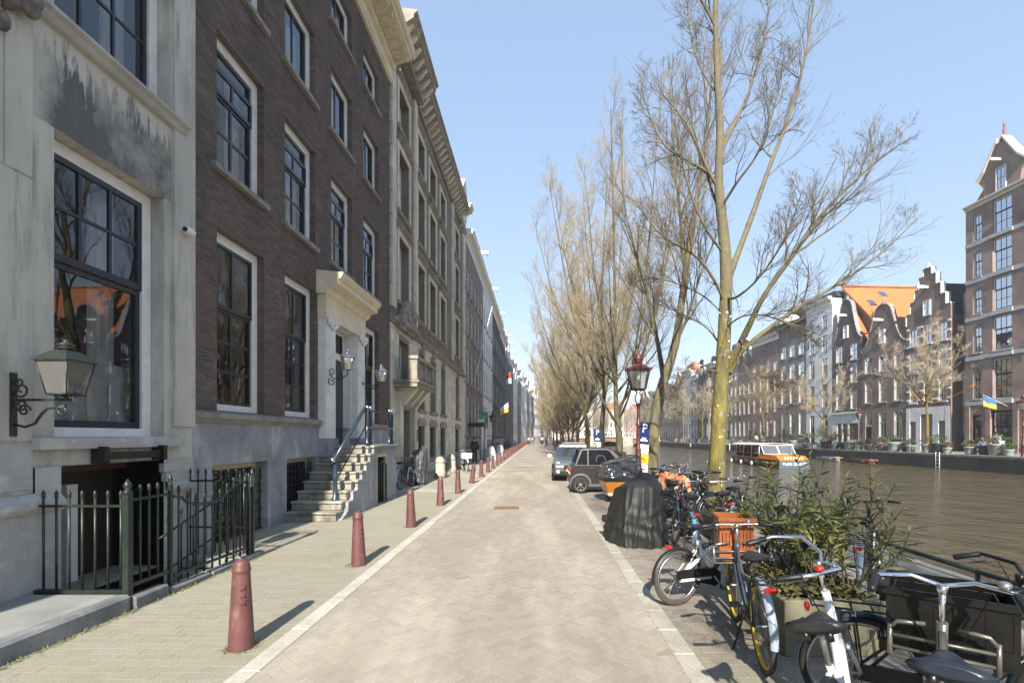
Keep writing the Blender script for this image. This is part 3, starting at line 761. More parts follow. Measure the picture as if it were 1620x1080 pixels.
# big wall lantern on its scrolled bracket
M_lampglass = glassmat('lamp_glass', (.95,.93,.88), .80, .0, (.55,.54,.5))
M_frost = pm('frosted_glass', (.62,.60,.55), (.5,.48,.44), 20, .35)
def lantern(root, c, w, h, mat, top_ornate=False, glassm=None, n=4):
    """four- or six-sided street lantern: tapering glass, hipped roof, finial; parts of root, local coordinates"""
    cx, cy, cz = c; mb = MB()
    def ring(r, z): return [(cx+r*math.cos(2*math.pi*(k+.5)/n), cy+r*math.sin(2*math.pi*(k+.5)/n), cz+z) for k in range(n)]
    k2 = 1/math.cos(math.pi/n)
    rb, rt = w*.32*k2, w*.5*k2
    b, t = ring(rb, 0), ring(rt, h*.6)
    for i in range(n):
        mb.tube([b[i], t[i]], w*.022, 4); mb.tube([b[i], b[(i+1)%n]], w*.028, 4); mb.tube([t[i], t[(i+1)%n]], w*.03, 4)
    mb.build('lantern_frame', mat, root, local=True)
    for i in range(n):
        g = MB(); q = .985
        f = lambda p, z: (cx+(p[0]-cx)*q, cy+(p[1]-cy)*q, p[2])
        g.quad(f(b[i],0), f(b[(i+1)%n],0), f(t[(i+1)%n],0), f(t[i],0)); g.build('lantern_pane', glassm or M_lampglass, root, local=True)
    mb = MB(); o, m_, u = ring(rt*1.13, h*.6), ring(rt*.55, h*.76), ring(rt*.3, h*.8)
    pr = [ring(rt*1.13, h*.585), o, ring(rt*1.08, h*.62), m_, u]
    ids = [[mb.P(p) for p in r] for r in pr]
    mb.face(ids[0][::-1]); mb.face(ids[-1])
    for r0, r1 in zip(ids, ids[1:]):
        for i in range(n): mb.face((r0[i], r0[(i+1)%n], r1[(i+1)%n], r1[i]))
    mb.lathe([(rt*.3,h*.8),(rt*.34,h*.83),(rt*.30,h*.87),(rt*.36,h*.885),(rt*.36,h*.9),(rt*.12,h*.93),(rt*.14,h*.96),(.002,h)], (cx,cy,cz), 8)
    if top_ornate:
        for i in range(n):
            p = o[i]; mb.lathe([(w*.03,0),(w*.05,.03),(.002,.09)], p, 6)
            q = o[(i+1)%n]; mid = tuple((p[k]+q[k])/2 for k in range(3)); mb.lathe([(w*.07,0),(w*.05,.06),(.002,.1)], mid, 6)
        mb.lathe([(rt*.3,h*.9),(rt*.42,h*.95),(rt*.25,h*1.0),(rt*.3,h*1.05),(.002,h*1.15)], (cx,cy,cz), 8)
    mb.build('lantern_roof', mat, root, local=True)
    g = MB(); g.lathe([(w*.05,h*.05),(w*.07,h*.2),(w*.05,h*.3),(.002,h*.33)], (cx,cy,cz), 8); g.build('bulb', M_frost, root, local=True)
def scroll(mb, c, r0, r1, turns, a0, axis_u, axis_v, r):
    pts = []
    for i in range(22):
        t = i/21; a = a0+turns*2*math.pi*t; q = r0+(r1-r0)*t
        pts.append(Vector(c)+Vector(axis_u)*q*math.cos(a)+Vector(axis_v)*q*math.sin(a))
    mb.tube(pts, [r]*18+[r*.9,r*.8,r*.8,r*1.1], 6)
lm = thing('wall_lantern', 'big black iron lantern on a scrolled bracket fixed to the grey plastered wall', 'lamp', (XA, 4.87, 2.12))
M_lampiron = pm('lamp_iron', (.012,.018,.015), (.03,.035,.03), 14, .4, .1, 60)
mb = MB(); mb.box(0, .03, -.03, .03, -.32, .32); mb.build('wall_plate', M_lampiron, lm, local=True)
mb = MB(); ux, uz = (1,0,0), (0,0,1)
mb.box(.03,.60,-.013,.013,.035,.06); mb.tube([(.03,0,-.2),(.14,0,-.225),(.24,0,-.19),(.30,0,-.1),(.36,0,-.04),(.46,0,-.03),(.55,0,-.02)], .013, 6)
scroll(mb, (.10,0,.0), .07, .02, 1.3, 2.2, ux, uz, .010); scroll(mb, (.13,0,-.06), .065, .015, 1.3, 0, ux, uz, .010)
scroll(mb, (.10,0,.15), .08, .018, 1.2, 3.6, ux, uz, .010); scroll(mb, (.52,0,-.06), .06, .014, 1.3, 1.2, ux, uz, .010); scroll(mb, (.08,0,.23), .045, .012, 1.2, 3.0, ux, uz, .009)
mb.build('bracket', M_lampiron, lm, local=True)
mb = MB(); mb.tube([(.55,0,.04),(.55,0,.12)], .018, 8)
for s in (-1, 1): scroll(mb, (.55+s*.08,0,.105), .035, .012, .9, 4.7 if s > 0 else 4.7, (s,0,0), uz, .006)
mb.build('lamp_stem', M_lampiron, lm, local=True)
lantern(lm, (.55,0,.10), .31, .56, M_lampiron)

# white security camera on the corner
sc_ = thing('security_camera', 'small white dome-shaped camera on the corner pilaster beside the brick house', 'camera', fa(7.2, .05, 4.85))
mb = MB(); mb.lathe([(.055,0),(.06,.02),(.05,.06),(.001,.065)], (0,0,0), 14, 'x'); mb.build('mount', M_white, sc_, local=True)
mb = MB(); mb.lathe([(.001,-.10),(.045,-.09),(.055,-.02),(.05,.06),(.04,.065)], (.09,-.02,-.015), 14, 'y'); mb.build('housing', M_white, sc_, local=True)
mb = MB(); mb.lathe([(.034,.0),(.034,.02),(.001,.025)], (.09,-.13,-.015), 12, 'y'); mb.build('lens', M_black, sc_, local=True)

# ---- B: the brown brick house
fb = facL(XB)
M_mortar = pm('mortar', (.17,.14,.12), (.12,.10,.085), 6, .95, .2, 60)
M_brickB = pm('brown_brick', (.128,.090,.077), (.092,.067,.059), 1.0, .88, .3, 120, var=.26, hue=.012, c3=(.165,.135,.12), s3=(.9,.56,.74))
M_blue2 = pm('hard_bluestone', (.30,.31,.325), (.19,.195,.21), 1.6, .8, .2, 40, c3=(.46,.47,.50), s3=(1.3,.53,.70,(1,1.4,.6)))
B = thing('brick_house', 'brown brick canal house with white framed tall windows and a stone stoop', 'house', (XB, 12.5, 0))
b0, b1 = 7.42, 17.62; cols = [8.14, 10.33, 12.65, 15.0]; ww = 1.40
ops = []
for i, u in enumerate(cols):
    if i != 2: ops.append((u, u+ww, 2.24, 5.33))
    ops += [(u, u+ww, 6.38, 8.68), (u, u+ww, 9.84, 11.55), (u, u+ww, 12.72, 13.95)]
door = (11.98, 14.40, 1.55, 5.6)
ops.append(door)
mb = MB(fb); wall(mb, b0, b1, 2.15, 15.0, ops, .22); mb.build('mortar_wall', M_mortar, B)
mb = MB(fb); body(mb, b0, b1, 2.15, 16.0, 10); mb.build('side_walls', M_mortar, B)
lay_bricks(B, M_brickB, fb, b0+.02, b1, 2.23, 14.62, ops, near_u=9.3)
# brick reveals
mb = MB(fb)
for o in ops: 
    if o is not door:
        a, b, c, e = o
        z = c
        while z < e-.02:
            mb.box(b-.003, b+.05, -.2, .003, z, min(z+.056, e)); z += .065
tag(mb.build('reveal_bricks', M_brickB, B), kind='stuff')
for a, b in ((b0, 11.85), (14.5, b1)):
    mb = MB(fb); cornice(mb, a, b, 2.02, [(0,0),(.05,0),(.09,.06),(.13,.08),(.13,.16),(0,.20)]); mb.build('string_course', M_sill, B)
bw = [(8.0, 9.62, -.1, 1.32), (10.35, 11.75, -.1, 1.32)]
mb = MB(fb); wall(mb, b0, b1, -.05, 2.02, bw+[(12.0,14.4,1.5,2.02)], .35, .03); mb.build('plinth', M_blue2, B)
M_beige = pm('beige_frame', (.50,.42,.28), (.42,.35,.24), 5, .6)
for (a, b, c, e) in bw:
    window(B, fb, a+.02, b-.02, c+.02, e-.01, -.28, M_beige, .1, M_black, 3, (2,), (), None, M_glassfar, .04, .03, name='basement_window', fkey='Bb')
    gr = []
    mb = MB(fb); 
    for zz in (.0,.35,.72,1.02): mb.box(a+.03, b-.03, -.08, -.06, zz, zz+.025)
    n_ = 9
    for k in range(n_):
        u = a+.1+(b-a-.2)*k/(n_-1); mb.box(u-.011, u+.011, -.082, -.058, -.05, 1.12); mb.lathe([(.014,0),(.022,.03),(.002,.1)], (u,-.07,1.12), 6)
        if k < n_-1:
            uu = u+(b-a-.2)/(n_-1)/2
            for zz in (.17,.53,.87): mb.torus((uu,-.07,zz), .05, .008, 10, 4, 'y')
    mb.build('window_grille', M_black, B)
for i, u in enumerate(cols):
    cur = (None, 'side', 'side', None)[i]
    if i != 2: window(B, fb, u-.10, u+ww-.005, 2.24, 5.325, -.22, M_white, .17, M_bluedark, (2,2), (3,1), (.60,), None, M_glass, .055, .06, fkey='B0', curtain=None)
    window(B, fb, u-.10, u+ww-.005, 6.38, 8.675, -.22, M_white, .17, M_bluedark, (2,2,1), (2,1,1), (.62,.84), M_sill, M_glass, .055, .06, fkey='B1', curtain='side')
    window(B, fb, u-.10, u+ww-.005, 9.84, 11.545, -.22, M_white, .17, M_bluedark, 2, (1,), (), M_sill, M_glass, .06, .06, fkey='B2', curtain='side')
    window(B, fb, u-.10, u+ww-.005, 12.72, 13.945, -.22, M_white, .17, M_bluedark, 2, (1,), (), M_sill, M_glass, .06, .06, fkey='B3', curtain='side')
mb = MB(fb); mb.box(b0+.1, b1-.1, -2.2, -2.17, 1.5, 15); 
for z in (5.75, 9.2, 12.1, 14.5): mb.box(b0+.1, b1-.1, -2.17, -.25, z, z+.3)
for u in (b0+.2, 10.0, 12.2, 14.6, b1-.2): mb.box(u, u+.05, -2.17, -.25, 1.5, 14.5)
mb.build('rooms', pm('room_grey', (.11,.105,.10), (.07,.068,.065), 1, .9), B)
# white main cornice with dentils and modillions
mb = MB(fb); cornice(mb, b0, b1, 14.62, [(0,0),(.09,0),(.09,.10),(.13,.12),(.13,.30),(.10,.32),(.10,.50),(.2,.55),(.24,.62),(.24,.68),(.80,.86),(.80,.98),(.88,1.02),(.95,1.12),(.95,1.18),(0,1.25)])
mb.build('cornice', M_cream, B)
mb = MB(fb)
u = b0+.1
while u < b1-.1: mb.box(u, u+.07, .19, .29, 15.24, 15.34); u += .13
mb.build('dentils', M_cream, B)
u = b0+.3
first = None
while u < b1-.2:
    if first is None:
        mb = MB(fb); mb.box(u, u+.16, .22, .72, 15.34, 15.46); mb.box(u+.02, u+.14, .22, .5, 15.28, 15.34); first = mb.build('modillion', M_cream, B, origin=fb(u,0,15.3)); uo = u
    else:
        o = first.copy(); COL.objects.link(o); o.location.y = first.location.y+(u-uo)
    u += .46
# door surround: pilasters, entablature, recessed door
for (p0, p1) in ((11.88,12.45),(14.0,14.55)):
    mb = MB(fb); mb.box(p0, p1, -.02, .20, 1.75, 4.72); mb.box(p0+.1, p1-.1, .2, .24, 1.75, 4.6); mb.box(p0+.03,p1-.03,.2,.27,4.60,4.72)
    mb.build('door_pilaster', M_white, B)
for (p0, p1) in ((11.86,12.48),(13.97,14.57)): MB(fb).box(p0, p1, -.02, .27, 1.3, 1.75).build('pilaster_base', M_blue2, B)
mb = MB(fb); mb.box(11.86,14.57,-.05,.22,4.72,5.3)
cornice(mb, 11.78, 14.66, 5.3, [(0,0),(.24,0),(.30,.06),(.33,.10),(.33,.16),(.55,.22),(.55,.34),(.60,.36),(.66,.46),(.66,.5),(0,.56)]); mb.build('door_entablature', M_cream, B)
mb = MB(fb); mb.quad((11.8,0,5.87),(14.64,0,5.87),(14.64,.66,5.81),(11.8,.66,5.81)); mb.build('lead_flashing', M_white, B)
for (c) in (12.16, 14.27):
    mb = MB(fb)
    for s in (-.2,.2): mb.torus((c+s,.27,4.66), .075, .035, 14, 6, 'y'); mb.ell((c+s,.29,4.66),(.04,.04,.04),8,6)
    for k in range(5): mb.ell((c-.14+.07*k,.28,4.56-.03*(2-abs(k-2))),(.045,.04,.05),8,6)
    mb.build('carved_capital', M_white, B)
mb = MB(fb); mb.quad((12.45,-.24,1.5),(14.0,-.24,1.5),(14.0,-.24,4.72),(12.45,-.24,4.72)); mb.box(12.44,12.47,-.24,0,1.5,4.72); mb.box(13.98,14.01,-.24,0,1.5,4.72); mb.box(12.44,14.01,-.24,0,4.70,4.74)
mb.build('door_recess', M_white, B)
D = MB(fb).box(12.60, 13.84, -.23, -.17, 1.55, 3.9).build('front_door', M_bluedark, B)
for (a, b, c, e) in ((12.75,13.15,1.75,2.5),(13.3,13.7,1.75,2.5),(12.75,13.15,2.7,3.7),(13.3,13.7,2.7,3.7)): MB(fb).box(a,b,-.17,-.15,c,e).build('door_panel', M_bluedark, D)
window(B, fb, 12.60, 13.84, 4.05, 4.68, -.235, M_white, .06, M_bluedark, 3, (1,), (), None, M_glassfar, .04, .03, name='fanlight', fkey='Bf')
MB(fb).box(12.5, 13.95, -.235, -.10, 3.9, 4.05).build('door_transom', M_white, B)
# a small plate with the house number beside the door
def text(body_, size, name, mat, parent, loc, rot, depth=.004, align='CENTER', local=True):
    cu = bpy.data.curves.new(name, 'FONT'); cu.body = body_; cu.size = size; cu.extrude = depth; cu.align_x = align; cu.align_y = 'CENTER'
    o = bpy.data.objects.new(name, cu); me = bpy.data.meshes.new_from_object(o); bpy.data.objects.remove(o); bpy.data.curves.remove(cu)
    me.materials.clear(); me.materials.append(mat)
    o = bpy.data.objects.new(name, me); COL.objects.link(o); o.parent = parent
    o.location = Vector(loc) - (Vector((0,0,0)) if local or not parent else WL[parent]); o.rotation_euler = rot; WL[o] = Vector(loc)
    return o
text('720', .13, 'house_number', M_bluedark, B, fb(14.27, .245, 3.35), (R(90), 0, R(90)), local=False)

# stone stoop: eight steps going up along the wall, landing, railing
ST = thing('stone_stoop', 'weathered stone steps with a landing and blue-black iron railing before the brick house', 'stoop', (-4.85, 11.5, 0))
M_step = pm('step_stone', (.37,.345,.28), (.26,.24,.20), 2.5, .85, .25, 40, c3=(.12,.115,.085), s3=(2.2,.50,.66), var=.06)
rise = 1.56/8
for k in range(8):
    y0 = 10.28+.28*k; w_ = .045*k
    mb = MB(); mb.cbox((-4.83, y0+.19, rise*k+rise/2-.02), (1.08, .38, rise-.045)); mb.cbox((-4.83, y0+.17, rise*(k+1)-.035), (1.13, .42, .055), ch=.02)
    mb.build('step', M_step, ST)
mb = MB()
poly = [(10.40,0),(10.4,.02)]
for k in range(1, 8): poly += [(10.45+.28*k, rise*k-.03), (10.45+.28*k, rise*(k+1)-.05)]
poly += [(12.55,1.5),(12.55,0)]
mb.prism(poly, -4.29, -4.20, 'x'); mb.build('stringer_wall', M_blue2, ST)
for k in range(3, 8): MB().cbox((-4.25, 10.52+.28*k, rise*(k+1)-.02), (.15, .26, .06), ch=.015).build('stringer_cap', M_step, ST)
MB().cbox((-4.80, 13.5, 1.53), (1.24, 2.1, .09), ch=.02).build('landing_slab', M_blue2, ST)
mb = MB(); mb.box(-5.35,-4.24,12.52,12.60,-.1,1.485); mb.box(-4.32,-4.24,12.60,12.75,-.1,1.485); mb.box(-4.32,-4.24,13.55,14.5,-.1,1.485); mb.box(-5.35,-4.32,14.42,14.5,-.1,1.485); mb.box(-4.32,-4.24,12.75,13.55,1.3,1.485); mb.build('landing_wall', M_blue2, ST)
mb = MB(); mb.box(-4.30,-4.235,12.72,12.80,0,1.33); mb.box(-4.30,-4.235,13.5,13.58,0,1.33); mb.box(-4.30,-4.235,12.8,13.5,1.25,1.33); mb.build('stoop_door_frame', M_beige, ST)
mb = MB(); mb.box(-4.6,-4.55,12.6,13.6,-.1,1.3); mb.build('stoop_door', M_black, ST)
mb = MB(); mb.tube([(-4.23,12.85,1.05),(-4.2,13.1,1.12),(-4.2,13.4,1.05),(-4.22,13.48,.8),(-4.22,13.48,0)], .02, 6); mb.tube([(-4.27,13.0,0),(-4.27,13.0,1.2)], .014, 6); mb.tube([(-4.27,13.2,0),(-4.27,13.2,1.2)], .014, 6); mb.build('stoop_door_gate', M_iron, ST)
M_railblue = pm('blue_grey_iron', (.022,.040,.065), (.03,.05,.075), 6, .25)
M_steel = pm('bright_steel', (.55,.56,.58), None, 1, .22, metal=1)
rl = thing('stoop_railing', 'blue-black iron railing with steel knobs on the stone stoop', 'railing', (-4.4, 10.9, .3))
mb = MB(); mb.lathe([(.09,0),(.09,.05),(.05,.1),(.045,.5),(.06,.52),(.06,.56),(.05,.6),(.04,.95),(.055,.97),(.05,1.0)], (-4.5,10.75,.36), 8); mb.build('newel_post', M_railblue, rl)
mb = MB(); mb.ell((-4.52,10.66,1.28), (.065,.065,.065), 12, 8); mb.build('knob', M_steel, rl)
mb = MB(); mb.tube([(-4.5,10.72,1.30),(-4.36,12.22,2.52)], .045, 6); mb.build('hand_rail', M_railblue, rl); mb = MB(); mb.tube([(-4.48,10.78,.84),(-4.36,12.25,2.05)], .016, 6); mb.build('lower_rail', M_black, rl)
for (y) in (12.28, 12.52, 14.12, 14.36):
    mb = MB(); mb.lathe([(.06,0),(.06,.06),(.035,.1),(.05,.3),(.05,.42),(.03,.45),(.05,.5),(.05,.8),(.04,.92)], (-4.33,y,1.58), 8); mb.build('rail_post', M_railblue, rl)
    mb = MB(); mb.ell((-4.33,y,2.54),(.05,.05,.05),10,6); mb.ell((-4.33,y,2.03),(.04,.04,.03),8,6); mb.ell((-4.33,y,1.64),(.045,.045,.03),8,6); mb.build('knob', M_steel, rl)
mb = MB(); mb.box(-4.36,-4.30,12.28,14.36,2.44,2.48); mb.build('landing_rail', M_railblue, rl)

# twin lanterns either side of the door
for i, (y, lab) in enumerate(((11.95,'nearer of two small iron lanterns on scroll brackets beside the white doorway'),(14.5,'farther of two small iron lanterns on scroll brackets beside the white doorway'))):
    l = thing('wall_lantern', lab, 'lamp', (XB+.25, y, 3.35), 0, 'door lanterns of the brick house')
    mb = MB()
    mb.tube([(0,0,.0),(.1,0,-.12),(.3,0,-.13),(.45,0,-.02),(.46,0,.1)], .014, 6); scroll(mb, (.05,0,.06), .09, .02, 1.2, 4, ux, uz, .012); scroll(mb, (.07,0,-.2), .1, .02, 1.2, 2, ux, uz, .012); scroll(mb, (.24,0,-.05), .06, .015, 1.2, 0, ux, uz, .010)
    mb.build('bracket', M_lampiron, l, local=True)
    lantern(l, (.46,0,.1), .30, .52, M_steel, False, None, 6)
# ================================================================ MORE HOUSES
def facLine(p0, p1):
    # a facade from p0 to p1 in plan; its front is on the right-hand side going p0 -> p1
    d = Vector((p1[0]-p0[0], p1[1]-p0[1])); L = d.length; d.normalize(); n = Vector((d.y, -d.x))
    f = lambda u, dd, z: (p0[0]+d.x*u+n.x*dd, p0[1]+d.y*u+n.y*dd, z)
    return f, L
# ---- C: the sandstone bank-like building
fc = facL(XB)
M_sandst = pm('sandstone', (.68,.62,.49), (.54,.49,.385), 1.6, .85, .2, 40, var=.10, hue=.008, c3=(.42,.39,.33), s3=(.7,.52,.72))
M_sandbg = pm('sandstone_joint', (.24,.22,.18), None, 1, .9)
M_sanddk = pm('weathered_sandstone', (.31,.285,.235), (.19,.175,.15), 2.5, .9, .3, 40, c3=(.45,.41,.32), s3=(1.2,.55,.7))
M_brickC = brickmat('brown_red_brick', (.20,.14,.11), (.16,.115,.095), (.27,.235,.2))
c0, c1 = 17.66, 35.2
C = thing('sandstone_house', 'tall pale sandstone building with brown brick panels, quoins and a balcony over its portal', 'building', (XB, 26, 0))
colC = [(18.75,20.25),(21.75,23.05),(24.1,25.55),(26.75,28.2),(31.6,33.1)]
rowsC = [(.75,2.25),(3.05,5.6),(7.1,9.6),(10.6,13.0),(13.85,15.45)]
opsC = []
for ci, (a, b) in enumerate(colC):
    for ri, (z0, z1) in enumerate(rowsC):
        if ci == 0 and ri == 0: continue
        opsC.append((a, b, z0, z1))
port = (18.7, 20.4, 0, 3.0); opsC.append(port)
mb = MB(fc); wall(mb, c0, c1, -.1, 6.3, [o for o in opsC if o[3] < 6.3], .42); body(mb, c0, c1, -.1, 16.8, 12); mb.build('lower_wall', M_sandbg, C)
mb = MB(fc); wall(mb, c0, c1, 6.3, 16.85, [o for o in opsC if o[3] > 6.3], .42); mb.build('upper_wall', M_brickC, C)
def ashlar(house, mat, fac, u0, u1, z0, z1, ops, L, H, d, name='stone_block', j=.012, as_parts=True, nmax=300):
    rest = MB(fac); cnt = 0; z = z0; r = 0
    while z < z1-.05:
        zt = min(z+H, z1)
        bl = sorted([(o[0]-.002, o[1]+.002) for o in ops if o[2] < zt-.02 and o[3] > z+.02]); segs = []; c = u0
        for a, b in bl:
            if a > c+.02: segs.append((c, a))
            c = max(c, b)
        if c < u1-.02: segs.append((c, u1))
        off = (r % 2)*L/2
        for a, b in segs:
            x = u0-off + math.floor((a-u0+off)/L)*L
            while x < b:
                xa, xb = max(x, a), min(x+L, b)
                if xb-xa > .05:
                    q = random.uniform(-.003,.003)
                    tgt = MB(fac) if (as_parts and cnt < nmax) else rest
                    tgt.box(xa+j/2, xb-j/2, -.02, d+q, z+j/2, zt-j/2)
                    if tgt is not rest: tgt.build(name, mat, house); cnt += 1
                x += L
        z += H; r += 1
    if rest.v: tag(rest.build(name+'s', mat, house), kind='stuff')
ashlar(C, M_sandst, fc, c0, c1, .02, 6.0, opsC, .95, .48, .03)
def strip(u0, u1, z0, z1, d=.06, H=.42, name='quoin_stone', mat=None):
    z = z0; k = 0
    while z < z1-.05:
        e = .0 if k % 2 else .035
        MB(fc).box(u0-e, u1+e, -.02, d, z+.006, min(z+H, z1)-.006).build(name, mat or M_sandst, C); z += H; k += 1
for (a, b) in ((17.68,18.15),(20.95,21.40),(30.2,30.75),(34.6,35.15)): strip(a, b, 6.6, 16.4, .10)
mb = MB(fc); cornice(mb, c0, c1, 6.02, [(0,0),(.08,0),(.10,.06),(.20,.12),(.20,.22),(.05,.30),(0,.36)]); mb.build('string_course', M_sanddk, C)
for ci, (a, b) in enumerate(colC):
    for ri, (z0, z1) in enumerate(rowsC):
        if ci == 0 and ri == 0: continue
        window(C, fc, a+.01, b-.01, z0+.01, z1-.01, -.40, M_white, .09, M_white, 2, (1,1) if ri else (1,), (.62,) if ri else (), None, M_glassfar, .05, .03, fkey='C')
        if ri >= 2:      # stone surround, apron and hood of the upper windows
            for (q0, q1, y0, y1) in ((a-.24,a-.005,z0-.05,z1+.2),(b+.005,b+.24,z0-.05,z1+.2)):
                MB(fc).box(q0, q1, -.02, .05, y0, y1).build('window_jamb', M_sandst, C)
            MB(fc).box(a-.004, b+.004, -.02, .05, z1+.0, z1+.2).build('window_lintel', M_sandst, C)
            mb = MB(fc); cornice(mb, a-.28, b+.28, z1+.2, [(0,0),(.06,0),(.08,.06),(.17,.12),(.17,.18),(0,.22)]); mb.build('window_hood', M_sanddk, C)
            mb = MB(fc); cornice(mb, a-.26, b+.26, z0-.2, [(0,0),(.08,.02),(.12,.1),(.12,.15),(0,.15)]); mb.build('window_sill', M_sanddk, C)
        elif ri == 1:
            mb = MB(fc); cornice(mb, a-.1, b+.1, z0-.2, [(0,0),(.08,.02),(.14,.1),(.14,.17),(0,.19)]); mb.build('window_sill', M_sanddk, C)
            if ci:
                mb = MB(fc); m = (a+b)/2; mb.hexa([(m-.12,0,z1-.02),(m+.12,0,z1-.02),(m+.12,.10,z1-.02),(m-.12,.10,z1-.02),(m-.2,0,z1+.42),(m+.2,0,z1+.42),(m+.2,.16,z1+.42),(m-.2,.16,z1+.42)])
                mb.ell((m,.14,z1+.3),(.15,.1,.15),8,6); mb.build('keystone', M_sanddk, C)
                mb = MB(fc); mb.box(a-.12,a-.004,.0,.055,z0,z1+.1); mb.build('window_jamb', M_sandst, C); mb = MB(fc); mb.box(b+.004,b+.12,.0,.055,z0,z1+.1); mb.build('window_jamb', M_sandst, C)
        elif ci:
            mb = MB(fc); mb.box(a-.12,b+.12,0,.10,z1+.03,z1+.25); mb.hexa([(a-.12,0,z1+.25),(b+.12,0,z1+.25),(b+.12,.10,z1+.25),(a-.12,.10,z1+.25),(a+.2,0,z1+.38),(b-.2,0,z1+.38),(b-.2,.08,z1+.38),(a+.2,.08,z1+.38)]); mb.build('window_hood', M_sanddk, C)
            mb = MB(fc)
            for k in range(5): uu = a+.1+(b-a-.2)*k/4; mb.box(uu-.012,uu+.012,-.15,-.12,z0,z1)
            mb.build('window_grille', M_black, C)
# portal and balcony
mb = MB(fc); mb.box(18.7,20.4,-.55,-.5,0,3.0); mb.build('portal_door', pm('oak_door', (.10,.065,.04), (.06,.04,.025), 4, .6), C)
for (a, b) in ((18.25,18.7),(20.4,20.85)): 
    mb = MB(fc); mb.box(a, b, .0, .22, .0, 3.2); mb.build('portal_pier', M_sandst, C)
mb = MB(fc); mb.box(18.2,20.9,0,.26,3.2,3.5); mb.build('portal_lintel', M_sandst, C)
for (m) in (18.6,19.55,20.5):
    mb = MB(fc); mb.prism([(0,2.95),(.3,3.1),(.72,3.52),(.78,3.62),(0,3.62)], 0, 1) if False else None
    mb.hexa([(m-.16,0,2.95),(m+.16,0,2.95),(m+.16,.28,3.0),(m-.16,.28,3.0),(m-.2,0,3.66),(m+.2,0,3.66),(m+.2,.82,3.66),(m-.2,.82,3.66)]); mb.build('balcony_corbel', M_sandst, C)
mb = MB(fc); mb.box(18.0,21.1,0,.92,3.66,3.82); mb.box(17.95,21.15,0,1.0,3.82,3.92); mb.build('balcony_slab', M_sanddk, C)
for a, b, d0, d1 in ((18.05,18.4,.55,.9),(20.7,21.05,.55,.9),(19.45,19.65,.7,.88)): MB(fc).box(a,b,d0,d1,3.92,4.72).build('balcony_pier', M_sanddk, C)
u = 18.5
while u < 20.7:
    if not 19.4 < u < 19.7: mb = MB(fc); mb.lathe([(.05,0),(.04,.1),(.075,.25),(.04,.5),(.05,.72)], (u,.79,3.95), 8); mb.build('baluster', M_sanddk, C)
    u += .165
mb = MB(fc); mb.box(18.0,21.1,.56,.95,4.70,4.82); mb.build('balcony_rail', M_sanddk, C)
mb = MB(fc); cornice(mb, 18.2, 20.85, 5.95, [(0,0),(.18,0),(.22,.1),(.36,.16),(.36,.28),(0,.34)]); 
mb.prism([(18.3,6.3),(20.75,6.3),(20.2,6.75),(20.05,7.0),(19.53,7.25),(19.0,7.0),(18.85,6.75)], .05, .28, 'y')
for k in range(14): mb.ell((18.7+1.65*random.random(), .3, 6.45+.5*random.random()), (.14,.10,.13), 7, 5)
mb.build('carved_crest', M_sanddk, C)
# eaves with brackets, the portal bay standing forward
for a, b, dd in ((c0, 21.5, .26), (21.5, 33.2, .0)):
    mb = MB(fc); cornice(mb, a, b, 16.5, [(0,0),(.10+dd,0),(.10+dd,.25),(.16+dd,.30),(.62+dd,.60),(.62+dd,.72),(.74+dd,.82),(.74+dd,.88),(0,1.0)]); mb.build('eaves_cornice', M_sanddk, C)
    u = a+.2; 
    while u < b-.2: mb = MB(fc); mb.hexa([(u,0,16.55),(u+.16,0,16.55),(u+.16,.25+dd,16.65),(u,.25+dd,16.65),(u,0,17.02),(u+.16,0,17.02),(u+.16,.56+dd,17.02),(u,.56+dd,17.02)]); mb.build('eaves_bracket', M_sandst, C); u += .55
mb = MB(fc); cornice(mb, 33.2, c1, 16.3, [(0,0),(.1,.05),(.25,.25),(.25,.4),(0,.55)]); mb.build('eaves_cornice', M_sanddk, C)
mb = MB(fc); mb.prism([(21.0,17.0),(35.2,17.0),(34,19.5),(22,19.5)], -4, -.4, 'y') ; mb.build('roof', pm('slate', (.055,.058,.065), (.04,.042,.047), 8, .6, .2, 30), C)
mb = MB(fc); mb.box(33.4,34.9,-.5,.2,16.9,19.0); mb.prism([(33.2,19.0),(35.1,19.0),(34.15,20.0)], -.5,.3,'y'); mb.build('dormer', M_sandst, C)
mb = MB(fc); mb.box(20.75,20.85,.2,.24,1.6,2.1); mb.build('letter_box', M_black, C)

# ---- generic canal houses for the rows
M_frameW = M_white
FARWIN = {}
def win_far(house, fac, u0, u1, z0, z1, d, frame, glass, cols=2, tr=.6, fkey=''):
    """a window of a house across the canal or far down the street: frame with bars and its pane"""
    org = fac(u0, d, z0); key = (fkey, round(u1-u0,2), round(z1-z0,2), frame, glass, cols, tr)
    if key in FARWIN:
        o = FARWIN[key].copy(); COL.objects.link(o); o.parent = house; o.location = Vector(org)-WL[house]; WL[o] = Vector(org)
        for ch in FARWIN[key].children: c = ch.copy(); COL.objects.link(c); c.parent = o
        return o
    g = lambda a, b, c: fac(u0+a, d+b, z0+c); w_, h = u1-u0, z1-z0; t = .085; mb = MB(g)
    mb.box(0,t,0,.12,0,h); mb.box(w_-t,w_,0,.12,0,h); mb.box(t,w_-t,0,.12,h-t,h); mb.box(t,w_-t,0,.12,0,t)
    if tr: mb.box(t,w_-t,.0,.10,h*tr-.03,h*tr+.03)
    for k in range(1, cols): x = t+(w_-2*t)*k/cols; mb.box(x-.022,x+.022,.0,.08,t,h-t)
    o = mb.build('window', frame, house, origin=org)
    p = MB(g); p.quad((t,.03,t),(w_-t,.03,t),(w_-t,.035,h-t),(t,.035,h-t)); p.build('pane', glass, o, origin=org)
    FARWIN[key] = o; return o
